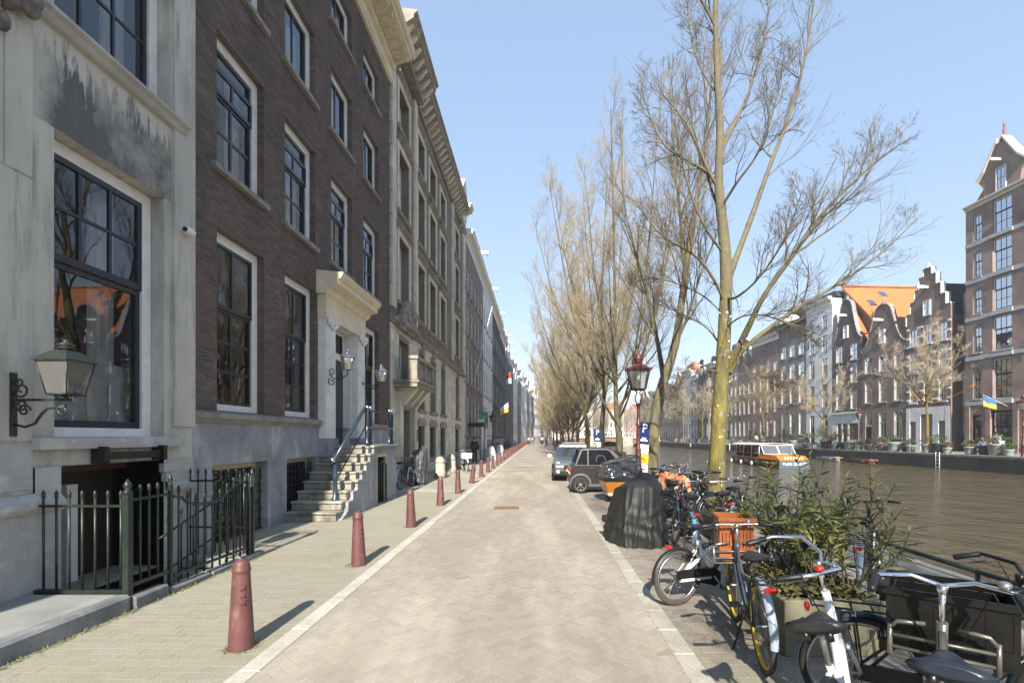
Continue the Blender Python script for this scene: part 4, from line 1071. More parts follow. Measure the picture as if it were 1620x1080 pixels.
def gable(kind, a, b, z, h):
    m = (a+b)/2; w_ = (b-a)/2; P = []
    if kind == 'step':
        n = 4; L = [(a, z)]
        for k in range(n):
            x = a+w_*.82*k/n; zz = z+h*.86*(k+1)/n; L += [(x, zz), (a+w_*.82*(k+1)/n, zz)]
        L += [(a+w_*.82, z+h)]; P = L+[(2*m-x, q) for x, q in L[::-1]]
    elif kind == 'bell':
        L = [(a, z), (a, z+h*.05)]
        for i in range(9):
            t = i/8; L.append((a+w_*(.05+.5*t**.55 if t < 1 else .55), z+h*(.05+.62*t)))
        for i in range(6):
            t = i/5; ang = math.pi/2*t; L.append((m-w_*.42*math.cos(ang), z+h*(.70+.30*math.sin(ang))))
        P = L+[(2*m-x, q) for x, q in L[::-1][1:]]
    elif kind == 'neck':
        L = [(a, z), (a, z+h*.06), (a+w_*.1, z+h*.18), (a+w_*.32, z+h*.28), (a+w_*.44, z+h*.5), (a+w_*.46, z+h*.82), (a+w_*.40, z+h*.84), (a+w_*.40, z+h*.88)]
        P = L+[(m, z+h)]+[(2*m-x, q) for x, q in L[::-1]]
    elif kind == 'spout':
        P = [(a, z), (m-w_*.25, z+h*.8), (m-w_*.25, z+h), (m+w_*.25, z+h), (m+w_*.25, z+h*.8), (b, z)]
    elif kind == 'tri': P = [(a, z), (m, z+h), (b, z)]
    return P
M_tileO = None
def tilemat(name, c1, c2):
    if name in MAT: return MAT[name]
    m = pm(name, c1, c2, 6, .75, 0, var=0, c3=tuple(x*.55 for x in c1), s3=(1.2,.58,.72)); t = m.node_tree; N = t.nodes; L = t.links
    g = N.new('ShaderNodeNewGeometry'); w1 = N.new('ShaderNodeTexWave'); w1.bands_direction = 'Y'; w1.inputs['Scale'].default_value = 1.5; w2 = N.new('ShaderNodeTexWave'); w2.bands_direction = 'Z'; w2.wave_profile = 'SAW'; w2.inputs['Scale'].default_value = 1.2
    L.new(g.outputs['Position'], w1.inputs[0]); L.new(g.outputs['Position'], w2.inputs[0])
    ad = N.new('ShaderNodeMath'); L.new(w1.outputs['Fac'], ad.inputs[0]); L.new(w2.outputs['Fac'], ad.inputs[1])
    bp = N.new('ShaderNodeBump'); bp.inputs['Strength'].default_value = .8; bp.inputs['Distance'].default_value = .06; L.new(ad.outputs[0], bp.inputs['Height']); L.new(bp.outputs[0], N['Principled BSDF'].inputs['Normal'])
    return m
M_tile = tilemat('orange_tile', (.52,.19,.055), (.40,.135,.04))
M_tiled = tilemat('dark_tile', (.06,.06,.068), (.04,.042,.048))
M_roofs = [M_tile, M_tiled]
BK = [brickmat('far_brick_dark', (.120,.088,.076), (.090,.070,.062), (.17,.145,.13)), brickmat('far_brick_brown', (.205,.14,.11), (.16,.115,.095), (.26,.225,.2)),
      brickmat('far_brick_red', (.27,.155,.12), (.22,.13,.10), (.31,.265,.23)), brickmat('far_brick_black', (.032,.031,.031), (.025,.025,.025), (.045,.045,.045)),
      brickmat('far_brick_grey', (.21,.19,.165), (.17,.155,.135), (.27,.25,.225))]
M_pwhite = pm('white_render', (.72,.73,.73), (.60,.61,.62), .8, .7, .05, 30, c3=(.55,.55,.53), s3=(.5,.55,.7))
M_ppale = pm('pale_render', (.60,.56,.48), (.52,.48,.41), .9, .75, .05, 30)
M_pgrey = pm('grey_render', (.30,.29,.275), (.23,.22,.21), .8, .8, .1, 30, c3=(.18,.165,.15), s3=(.7,.55,.7))
def house(label, fac, u0, u1, H, mat, ncol, rows, zb=0.0, top='cornice', toph=2.6, frame=None, glass=None, glassc=2, ww=1.1, base=None, baseh=0, door=True,
          cornm=None, hoist=False, roof=None, trim=None, stripes=0, group=None, wins=True, depth=11, name='canal_house', sill=True, tr=.6, gwin=True, bay=None, cat='house'):
    """one house: wall with openings, sills, windows and panes, door, cornice or gable, roof, hoist beam"""
    frame = frame or M_white; glass = glass or M_glassfar; trim = trim or M_white; cornm = cornm or M_white
    h = thing(name, label, cat, fac((u0+u1)/2, 0, zb), 0, group)
    W = u1-u0; ops = []; pitch = W/ncol
    for (z0, z1) in rows:
        for k in range(ncol):
            m = u0+pitch*(k+.5); ops.append((m-ww/2, m+ww/2, z0, z1))
    dops = []
    if door:
        m = u0+pitch*.5 if (len(label) % 2) else u1-pitch*.5
        r0 = rows[0]
        for o in list(ops):
            if abs((o[0]+o[1])/2-m) < .01 and o[2] == r0[0]: ops.remove(o)
        dops = [(m-.55, m+.55, zb+.35, r0[1])]
    mb = MB(fac); wall(mb, u0, u1, zb-.3, H, ops+dops, .24); body(mb, u0, u1, zb-.3, H, depth); mb.build('wall', mat, h)
    for o in ops:
        win_far(h, fac, o[0]+.01, o[1]-.01, o[2]+.01, o[3]-.01, -.17, frame, glass, glassc, tr, fkey=h.name)
        if sill: MB(fac).box(o[0]-.07, o[1]+.07, -.02, .09, o[2]-.12, o[2]-.004).build('sill', trim if stripes else M_sill, h)
    for o in dops:
        dd = MB(fac).box(o[0]+.01, o[1]-.01, -.2, -.14, o[2], o[2]+2.15).build('door', M_bluedark, h)
        MB(fac).box(o[0]+.01, o[1]-.01, -.2, -.1, o[2]+2.16, o[2]+2.28).build('door_transom', frame, h)
        if o[3]-o[2] > 2.4: win_far(h, fac, o[0]+.01, o[1]-.01, o[2]+2.3, o[3]-.01, -.2, frame, glass, 2, 0, fkey='d'+h.name)
        for k in range(2): MB(fac).box(o[0]-.2, o[1]+.2, -.02, .75-.3*k, zb+.16*k+.001, zb+.16*(k+1)).build('door_step', M_bluestone, h)
    if base:
        mb = MB(fac); wall(mb, u0, u1, zb, zb+baseh, [o for o in ops+dops if o[2] < zb+baseh], .05, .03); mb.quad((u0,.03,zb+baseh),(u1,.03,zb+baseh),(u1,0,zb+baseh),(u0,0,zb+baseh)); mb.build('plinth', base, h)
    for s in range(stripes):
        z = zb+4.6+(H-zb-4.6)*(s+.4)/stripes; mb = MB(fac); seg = [(u0, u1)]
        bl = sorted([(o[0]-.02,o[1]+.02) for o in ops if o[2] < z+.2 and o[3] > z]); c = u0
        for a, b in bl+[(u1, u1)]:
            if a > c: mb.box(c, a, -.02, .035, z, z+.2)
            c = max(c, b)
        tag(mb.build('stone_bands', trim, h), kind='stuff')
    mid = (u0+u1)/2
    if top == 'cornice':
        mb = MB(fac); cornice(mb, u0+.01, u1-.01, H-.75, [(0,0),(.06,0),(.06,.42),(.14,.46),(.18,.55),(.5,.68),(.5,.8),(.6,.92),(.6,.98),(0,1.05)]); mb.build('cornice', cornm, h)
        if roof:
            mb = MB(fac); mb.prism([(u0,H+.25),(u1,H+.25),(u1-.9,H+toph),(u0+.9,H+toph)], -depth*.75, -.9, 'y'); mb.build('roof', roof, h)
    else:
        P = gable(top, u0, u1, H, toph)
        mb = MB(fac); mb.prism(P, -.38, .0, 'y'); g_ = mb.build('gable', mat, h)
        # pale coping along the gable outline
        mb = MB(fac)
        for (a, za), (b, zb_) in zip(P[1:], P[2:]):
            if abs(a-b)+abs(za-zb_) > .02:
                n = Vector((-(zb_-za), b-a)).normalized()*.09
                if n.y < 0 and abs(n.x) < .02: n = -n
                mb.hexa([(a,-.44,za),(b,-.44,zb_),(b,.07,zb_),(a,.07,za),(a-n.x*-1,-.44,za+n.y),(b+n.x,-.44,zb_+n.y),(b+n.x,.07,zb_+n.y),(a+n.x,.07,za+n.y)])
        mb.build('gable_coping', trim, h)
        if gwin:
            o = (mid-.45, mid+.45, H+toph*.10, H+toph*.10+min(1.5, toph*.38)); win_far(h, fac, o[0], o[1], o[2], o[3], .002, frame, glass, 2, tr, fkey='g'+h.name)
        mb = MB(fac); zr = H+toph*.72; e = .15
        mb.hexa([(u0+e,-.40,H-.05),(u1-e,-.40,H-.05),(u1-e,-depth,H-.05),(u0+e,-depth,H-.05),(mid-.05,-.40,zr),(mid+.05,-.40,zr),(mid+.05,-depth,zr),(mid-.05,-depth,zr)]); mb.build('roof', roof or M_tile, h)
        if top in ('neck','step','bell'):
            mb = MB(fac); mb.lathe([(.28,0),(.32,.1),(.15,.2),(.2,.35),(.02,.6)], (mid,-.19,H+toph), 8); mb.build('finial', trim, h)
    if hoist:
        z = H+.45 if top == 'cornice' else H+toph*.62
        mb = MB(fac); mb.box(mid-.11, mid+.11, -.3, 1.15, z, z+.2); mb.box(mid-.17, mid+.17, .3, 1.2, z+.2, z+.25); mb.build('hoist_beam', M_white, h); mb = MB(fac); mb.tube([(mid,1.0,z),(mid,1.0,z-.22),(mid+.05,1.0,z-.26)], .02, 5); mb.build('hoist_hook', M_black, h)
        if top == 'cornice':
            mb = MB(fac); mb.prism([(mid-.9,H+.1),(mid+.9,H+.1),(mid+.9,H+.9),(mid,H+1.35),(mid-.9,H+.9)], -.6, .35, 'y'); mb.build('hoist_dormer', M_white, h)
    return h
def rows_(z, hs):
    out = []
    for (gap, h) in hs: out.append((z+gap, z+gap+h)); z += gap+h
    return out
# left bank, further along
R5 = rows_(0, [(1.9,2.9),(1.1,2.6),(1.1,2.2),(1.1,1.9)])
fl = facL(XB)
house('narrow strip of pale stone house between the sandstone building and the dark brown house', fl, 35.25, 36.4, 18.6, M_sandst, 1, R5, ww=.5, door=False, top='cornice', cornm=M_sandst)
E_ = house('dark brown brick house with white cornice and hoist beam left of the white house', fl, 36.45, 47.8, 17.2, BK[1], 5, R5, base=M_blue2, baseh=1.6, hoist=True, ww=1.25, roof=M_tiled)
F_ = house('white painted house with pale windows between dark brown and black brick houses', fl, 47.85, 57.8, 17.3, M_pwhite, 4, R5, hoist=True, ww=1.2, base=M_blue2, baseh=1.5, roof=M_tiled)
house('black brick house directly beyond the white painted house on the left', fl, 57.85, 69.5, 17.4, BK[3], 5, R5, hoist=True, ww=1.2, base=M_blue2, baseh=1.5, roof=M_tiled)
house('black brick house with hoist beam, second beyond the white painted house', fl, 69.55, 81.0, 17.0, BK[3], 5, R5, hoist=True, ww=1.15, base=M_blue2, baseh=1.5, roof=M_tiled)
house('brown house with a white carved neck gable far along the left row', fl, 81.05, 88.0, 15.0, BK[0], 3, R5, top='neck', toph=5.0, hoist=True, roof=M_tiled)
house('dark house with a pale bell gable far along the left row', fl, 88.05, 95.0, 15.0, BK[0], 3, R5, top='bell', toph=4.6, hoist=True, roof=M_tiled)
house('brown flat-corniced house just before the street bends', fl, 95.05, 107, 17.0, BK[0], 4, R5, hoist=True, roof=M_tiled)
# the row past the bend turns a little towards the sun
pts = [(-5.4,107.0),(-1.4,165),(6.5,215)]
specs = [('white', M_pwhite,'neck'),('dark', BK[0],'cornice'),('pale', M_ppale,'bell'),('white', M_pwhite,'cornice'),('brown', BK[1],'neck'),('pale', M_ppale,'cornice'),('dark', BK[0],'bell'),('white', M_pwhite,'spout')]
nth = ['first','second','third','fourth','fifth','sixth','seventh','eighth','ninth','tenth','eleventh','twelfth','thirteenth','fourteenth','fifteenth','sixteenth']
q = 0
for p0, p1 in zip(pts, pts[1:]):
    f_, L_ = facLine(p0, p1); n = round(L_/8.0)
    for k in range(n):
        nm, mt, tp = specs[q % 8]
        house('%s house with %s top, %s past the street bend' % (nm, {'neck':'neck gable','cornice':'flat corniced','bell':'bell gable','spout':'pointed'}[tp], nth[q]), f_, L_*k/n+.03, L_*(k+1)/n-.03, 14.5 if tp != 'cornice' else 16, mt, 3, R5, top=tp, toph=4, group='houses past the bend', roof=M_roofs[q % 2], sill=False, door=False); q += 1
# houses closing the street beyond the bridge
cl = [(4,198),(72,214)]
f_, L_ = facLine((70,240),(2,206)); f_, L_ = facLine((2,214),(72,240))
n = 9
for k in range(n):
    tp = ('cornice','neck','cornice','bell','cornice','spout')[k % 6]; mt = (M_ppale, BK[2], M_pwhite, BK[1], M_ppale, BK[2])[k % 6]
    house('%s house with %s, %s from left beyond the bridge' % (('pale','red brick','white','brown brick','cream','red')[k % 6], {'cornice':'cornice','neck':'neck gable','bell':'bell gable','spout':'pointed gable'}[tp], nth[k]), f_, L_*k/n+.04, L_*(k+1)/n-.04, 12.5 if tp != 'cornice' else 14, mt, 3, R5[:3], top=tp, toph=3.6, group='houses closing the view', sill=False, door=False, roof=M_roofs[0])

# ---- right bank
def fr(u, d, z):
    # the far building line swings gently towards the canal as it goes
    if u < 110.3: Y = 41.4/(FB/u+.06); return (FB-.06*(Y-40)-d, Y-.06*d, z)
    return (FB-3.9-d, u*(FB-3.9)/FB, z)
zb = FZ
# warehouse with pointed gable (R1)
M_wbrick = brickmat('warehouse_brick', (.28,.185,.15), (.22,.15,.125), (.30,.26,.23))
M_wstone = pm('warehouse_stone', (.46,.47,.485), (.36,.37,.38), 3, .8, .15, 40)
R1 = thing('warehouse', 'tall brown brick warehouse with grey stone bands and a pointed gable at the right edge', 'warehouse', (FB, 40.6, zb))
wu0, wu1, um = 37.1, 44.05, 40.6
rowW = [(5.0,8.4),(9.1,12.0),(12.5,15.3),(15.8,18.6),(19.0,21.9)]
opsW = []
for (z0, z1) in rowW:
    opsW.append((um-.85, um+.85, z0, z1))
    for s in (-1, 1): m = um+s*2.3; opsW.append((m-.42, m+.42, z0+.1, z1-.5))
opsW += [(um-1.0, um+1.0, .45, 4.0), (um-2.8, um-1.9, 1.1, 3.7), (um+1.9, um+2.8, 1.1, 3.7)]
mb = MB(fr); wall(mb, wu0, wu1, 0, 22.2, opsW, .3); body(mb, wu0, wu1, 0, 22.2, 14)
mb.build('wall', M_wbrick, R1)
for o in opsW:
    big = o[1]-o[0] > 1.2
    window(R1, fr, o[0]+.01, o[1]-.01, o[2]+.01, o[3]-.01, -.22, M_white if o[2] > 4 else M_black, .10, M_bluedark, 3 if big else 2, (2,1), (.62,), M_wstone, M_glassfar, .05, .04, fkey='W', single=True, silld=.08)
mb = None
for z in (4.55, 8.55, 12.08, 15.42, 18.7):
    MB(fr).box(wu0, um-1.0, -.02, .06, z, z+.34).build('stone_band', M_wstone, R1); MB(fr).box(um+1.0, wu1, -.02, .06, z, z+.34).build('stone_band', M_wstone, R1); MB(fr).box(um-1.0, um+1.0, -.02, .16, z+.02, z+.32).build('stone_band', M_wstone, R1)
for s in (-1, 1):
    for u in (um+s*1.2, um+s*3.2): MB(fr).box(u-.22, u+.22, -.02, .10, 0, 4.5).build('ground_pier', M_wbrick, R1)
    mb = MB(fr); m = um+s*2.3
    for k in range(9):
        a0, a1 = math.pi*k/9, math.pi*(k+1)/9
        for (rr, R2) in ((.45,.7),): mb.hexa([(m+rr*math.cos(a0),-.01,8.0+rr*math.sin(a0)),(m+rr*math.cos(a1),-.01,8.0+rr*math.sin(a1)),(m+rr*math.cos(a1),.03,8.0+rr*math.sin(a1)),(m+rr*math.cos(a0),.03,8.0+rr*math.sin(a0)),(m+R2*math.cos(a0),-.01,8.0+R2*math.sin(a0)),(m+R2*math.cos(a1),-.01,8.0+R2*math.sin(a1)),(m+R2*math.cos(a1),.03,8.0+R2*math.sin(a1)),(m+R2*math.cos(a0),.03,8.0+R2*math.sin(a0))])
    mb.build('brick_arch', M_wbrick, R1)
mb = MB(fr); cornice(mb, wu0, wu1, 22.0, [(0,0),(.1,0),(.15,.2),(.35,.3),(.35,.42),(0,.5)]); mb.build('cornice', M_ppale, R1)
P = [(um-1.5,22.2),(um-1.7,23.4),(um-2.1,24.0),(um-1.5,24.6),(um-.2,26.6),(um+.2,26.6),(um+1.5,24.6),(um+2.1,24.0),(um+1.7,23.4),(um+1.5,22.2)]
mb = MB(fr); mb.prism(P, -.5, .05, 'y'); mb.build('gable', M_wbrick, R1)
for (a, za), (b, zb_) in (((um-2.15,24.0),(um-1.5,24.65)),((um-1.5,24.65),(um-.25,26.7)),((um+.25,26.7),(um+1.5,24.65)),((um+1.5,24.65),(um+2.15,24.0))):
    mb = MB(fr); mb.hexa([(a,-.6,za),(b,-.6,zb_),(b,.3,zb_),(a,.3,za),(a,-.6,za+.2),(b,-.6,zb_+.2),(b,.3,zb_+.2),(a,.3,za+.2)]); mb.build('gable_coping', M_ppale, R1)
window(R1, fr, um-.45, um+.45, 22.55, 24.4, .06, M_white, .08, M_bluedark, 2, (2,), (), M_wstone, M_glassfar, .05, .04, fkey='Wg', single=True)
mb = MB(fr); mb.lathe([(.25,0),(.25,.3),(.1,.4),(.14,.8),(.05,1.0),(.12,1.2),(.001,1.5)], (um,-.2,26.7), 8); mb.build('finial', pm('red_finial', (.25,.09,.06)), R1)
mb = MB(fr); mb.box(um-.1,um+.1,-.2,1.1,24.9,25.1); mb.build('hoist_beam', M_white, R1)
mb = MB(fr); mb.hexa([(wu0,-.6,22.4),(wu1,-.6,22.4),(wu1,-13,22.4),(wu0,-13,22.4),(um-.1,-.6,26.0),(um+.1,-.6,26.0),(um+.1,-13,26.0),(um-.1,-13,26.0)]); mb.build('roof', M_tile, R1)
house('dark brick warehouse wing cut off by the right edge of the view', fr, 27, 37.0, 22.4, M_wbrick, 4, [(1.2,3.8),(5.1,7.9),(9.2,11.6),(12.6,14.8),(15.9,18.2),(19.2,21.2)], zb=zb, roof=M_tile, sill=True, name='warehouse', cat='warehouse')
# plastered slice with painted wall between warehouse and striped gable house
S1 = thing('plaster_house', 'narrow grey plastered slice with a painted white foot between warehouse and striped gable', 'house', (FB+1.2, 44.9, zb))
mb = MB(lambda u,d,z: fr(u,d-1.2,z)); wall(mb, 44.06, 45.6, 0, 15.2, [], .2); body(mb, 44.06, 45.6, 0, 15.2, 10); mb.build('wall', M_pgrey, S1)
mb = MB(fr); mb.box(44.07,45.6,-1.2,-1.15,4.6,8.0); mb.build('painted_wall', M_pwhite, S1)
mcs = [pm('mural_blue', (.10,.25,.42), (.45,.55,.60), 2.2, .7, lo=.48, hi=.52), pm('mural_orange', (.55,.2,.06), (.16,.24,.36), 1.8, .7, lo=.48, hi=.52), pm('mural_yellow', (.55,.45,.08), (.12,.14,.10), 2.6, .7, lo=.48, hi=.52), pm('mural_teal', (.08,.28,.34), (.5,.52,.5), 1.9, .7, lo=.46, hi=.5)]
for k, (z0, z1) in enumerate(((.5,1.7),(1.72,3.2),(3.22,4.6))):
    for s in range(2): MB(fr).box(44.1+.75*s, 44.83+.75*s, -1.2, -1.14, z0, z1).build('mural_panel', mcs[(k*2+s+(k > 1)) % 4] if k else mcs[2], S1)
# R2 striped stepped gable
R2h = house('brown brick house with white stone bands and a stepped gable beside the warehouse', fr, 45.65, 51.1, 13.2, BK[1], 3, [(5.2,7.6),(8.4,10.3),(11.0,12.7)], zb=zb, top='step', toph=5.2, stripes=9, ww=1.05, door=False, hoist=True, roof=M_tiled, name='gabled_house')
mb = MB(fr); wall(mb, 45.66, 51.09, zb, 4.7, [(46.2,47.0,zb,3.3),(47.7,49.2,zb,4.0),(49.8,50.6,zb,3.3)], .3, .06); mb.build('ground_floor_front', M_pwhite, R2h)
for a, b, e in ((46.2,47.0,3.3),(47.7,49.2,4.0),(49.8,50.6,3.3)): MB(fr).box(a,b,-.1,-.02,zb,e).build('ground_door', M_black, R2h)
for z in (1.1,1.8,2.5,3.2,3.9): tag(MB(fr).box(45.66,46.19,.06,.075,z,z+.66).build('rusticated_block', M_pwhite, R2h)); MB(fr).box(50.61,51.09,.06,.075,z,z+.66).build('rusticated_block', M_pwhite, R2h)
# R3 brown house with round-topped gable
R3h = house('brown brick house with round bell gable and white hoist beam under the big orange roof', fr, 51.15, 58.2, 11.6, BK[1], 3, [(1.6,4.6),(5.6,8.2),(9.0,10.9)], zb=zb, top='bell', toph=4.8, ww=1.25, hoist=True, roof=M_tile, trim=M_sanddk, name='gabled_house')
OR = thing('tiled_house', 'rear house showing a big orange tiled roof with a skylight above two gabled fronts', 'house', fr(59,-6,zb))
mb = MB(fr); mb.hexa([(54.6,-1.2,12.2),(63.9,-1.2,20.6),(63.9,-12.5,20.6),(54.6,-12.5,12.2),(54.6,-1.2,12.5),(63.9,-1.2,20.9),(63.9,-12.5,20.9),(54.6,-12.5,12.5)]); mb.build('roof', M_tile, OR)
mb = MB(fr); mb.box(63.7,64.04,-12.5,-1.2,20.92,21.1); mb.build('ridge', M_tile, OR); MB(fr).hexa([(54.8,-1.5,.4),(63.8,-1.5,.4),(63.8,-12,.4),(54.8,-12,.4),(54.8,-1.5,12.2),(63.8,-1.5,20.3),(63.8,-12,20.3),(54.8,-12,12.2)]).build('wall', BK[1], OR)
for t, d in ((.80,-5.2),(.62,-2.6)):
    u = 54.6+9.3*t; z = 12.52+8.4*t; mb = MB(fr); mb.hexa([(u,d,z),(u+.8,d,z+.72),(u+.8,d-.8,z+.72),(u,d-.8,z),(u-.06,d,z+.12),(u+.74,d,z+.84),(u+.74,d-.8,z+.84),(u-.06,d-.8,z+.12)]); mb.build('skylight', M_glassfar, OR)
# R4 dark neck-gabled house with white shopfront
R4h = house('dark brown house with bell gable and white shopfront between the round gable and white houses', fr, 58.25, 64.0, 13.3, BK[0], 2, [(5.1,7.3),(8.3,10.6),(11.0,13.0)], zb=zb, top='bell', toph=5.2, ww=1.3, door=False, roof=M_tile, base=None, trim=M_pgrey, name='gabled_house', hoist=True)
mb = MB(fr); wall(mb, 58.27, 63.98, zb, 4.6, [(58.7,60.5,1.4,3.4),(60.8,61.7,zb,3.4),(62.0,62.8,zb,3.4)], .3, .08); cornice(mb, 58.27, 63.98, 4.4, [(0,0),(.2,0),(.3,.2),(.3,.3),(0,.35)]); mb.build('shopfront', M_pwhite, R4h)
for a, b, c, e in ((58.7,60.5,1.4,3.4),(60.8,61.7,zb,3.4),(62.0,62.8,zb,3.4)): MB(fr).box(a,b,-.1,-.02,c,e).build('shop_door' if c == zb else 'shop_window', M_glassfar if c > zb else M_bluedark, R4h)
# R5.. further
house('tall white house with grey-framed windows next to the dark bell-gabled house', fr, 64.05, 70.2, 19.5, M_pwhite, 2, [(1.6,4.6),(5.6,8.6),(9.6,12.0),(12.9,15.0),(15.9,17.6)], zb=zb, top='cornice', ww=1.2, frame=M_pgrey, roof=M_tiled, toph=1.2)
house('dark grey brick house with three tall white windows and a hoist dormer', fr, 70.25, 78.0, 18.2, BK[4], 3, [(2.0,5.4),(6.6,9.4),(10.2,12.4),(13.4,15.2)], zb=zb, top='cornice', ww=1.4, hoist=True, roof=M_tiled, cornm=M_black)
far_specs = [(78.05,88,17.5,BK[2],4,'cornice','red-brown brick house, first beyond the grey house with the hoist dormer'),(88.05,94,15,BK[1],3,'neck','brown brick house with neck gable, second beyond the grey house'),(94.05,100,17.2,BK[4],3,'cornice','grey brick house with flat cornice, third beyond the grey hoist-dormer house'),
  (100.05,105.5,15,BK[2],2,'bell','red-brown house with bell gable, fourth beyond the grey hoist-dormer house'),(105.55,112,16.5,BK[1],3,'cornice','brown house with flat cornice, fifth beyond the grey hoist-dormer house'),(112.05,117.5,14.5,BK[0],2,'neck','dark house with neck gable, sixth beyond the grey hoist-dormer house'),
  (117.55,123,15.2,M_pgrey,3,'cornice','low grey rendered house before the white house with the orange mansard'),(123.05,130,17.0,M_pwhite,3,'cornice','white house with orange mansard roof near the bridge'),(130.05,138,14,BK[2],3,'spout','red brick house with pointed gable just past the bridge'),
  (138.05,148,13.5,BK[1],4,'cornice','brown corniced house past the bridge on the right bank'),(148.05,158,14,BK[2],4,'neck','red house with neck gable, second past the bridge on the right bank'),(158.05,170,13,M_ppale,4,'cornice','pale house, third past the bridge on the right bank'),(170.05,185,14,BK[1],5,'bell','brown house with bell gable, last on the right bank')]
for (a, b, H, mt, nc, tp, lab) in far_specs:
    house(lab, fr, a, b, H, mt, nc, [(1.8,4.6),(5.6,8.2),(9.1,11.2),(12.0,13.6)][:4 if H > 15 else 3], zb=zb, top=tp, toph=3.8 if tp != 'cornice' else 1.8, ww=1.15, roof=M_tile if 'orange' in lab else M_tiled, sill=False, hoist=(tp != 'cornice'))
# ================================================================ TREES
M_barkY = pm('mossy_bark', (.20,.155,.030), (.115,.10,.035), 7, .9, .5, 45, stretch=(1,1,.4), c3=(.09,.075,.05), s3=(2.0,.52,.66,(1,1,.35)), obc=False)
M_barkD = pm('dark_bark', (.155,.13,.075), (.09,.077,.05), 7, .92, .5, 45, stretch=(1,1,.3), c3=(.20,.175,.06), c4=(.07,.06,.045), s4=(4.5,.54,.64,(1,1,.25)), s3=(1.6,.5,.66,(1,1,.4)))
def barkh():
    # moss on the lower trunk, bare grey-brown bark higher up
    m = pm('mossy_trunk', (.21,.17,.035), (.11,.10,.038), 9, .92, 1.0, 26, stretch=(1,1,.35), c3=(.085,.073,.05), s3=(3.2,.50,.60,(1,1,.3)), c4=(.24,.235,.19), s4=(5.5,.60,.66))
    t = m.node_tree; N = t.nodes; L = t.links; b = N['Principled BSDF']; src = b.inputs['Base Color'].links[0].from_socket
    g = N.new('ShaderNodeNewGeometry'); sp = N.new('ShaderNodeSeparateXYZ'); L.new(g.outputs['Position'], sp.inputs[0]); n = N.new('ShaderNodeTexNoise'); n.inputs['Scale'].default_value = 1.1; n.inputs['Detail'].default_value = 6; L.new(g.outputs['Position'], n.inputs[0])
    ad = N.new('ShaderNodeMath'); ad.operation = 'MULTIPLY_ADD'; ad.inputs[1].default_value = 5.0; L.new(n.outputs[0], ad.inputs[0]); L.new(sp.outputs[2], ad.inputs[2])
    mr = N.new('ShaderNodeMapRange'); mr.inputs[1].default_value = 5.2; mr.inputs[2].default_value = 9.0; mr.inputs[4].default_value = .85; L.new(ad.outputs[0], mr.inputs[0])
    n2 = N.new('ShaderNodeTexNoise'); n2.inputs['Scale'].default_value = 6; n2.inputs['Detail'].default_value = 7; L.new(g.outputs['Position'], n2.inputs[0])
    x2 = N.new('ShaderNodeMix'); x2.data_type = 'RGBA'; x2.inputs[6].default_value = (.085,.073,.052,1); x2.inputs[7].default_value = (.20,.172,.118,1); L.new(n2.outputs[0], x2.inputs[0])
    x = N.new('ShaderNodeMix'); x.data_type = 'RGBA'; L.new(mr.outputs[0], x.inputs[0]); L.new(src, x.inputs[6]); L.new(x2.outputs[2], x.inputs[7]); L.new(x.outputs[2], b.inputs['Base Color']); return m
M_barkH = barkh()
M_lich = pm('lichen', (.62,.63,.58), (.5,.5,.42), 30, .9)
M_twig = pm('twig_bark', (.175,.14,.095), (.11,.085,.06), 2, .9)
M_twigT = pm('budding_twigs', (.40,.325,.205), (.28,.225,.14), 1.2, .9)
M_twigP = pm('pale_twigs', (.48,.40,.30), (.36,.29,.22), 1.2, .9)
def rnd_perp(d, rng):
    a = Vector((rng.uniform(-1,1), rng.uniform(-1,1), rng.uniform(-1,1))); a -= d*a.dot(d)
    return a.normalized() if a.length > 1e-4 else Vector((1,0,0))
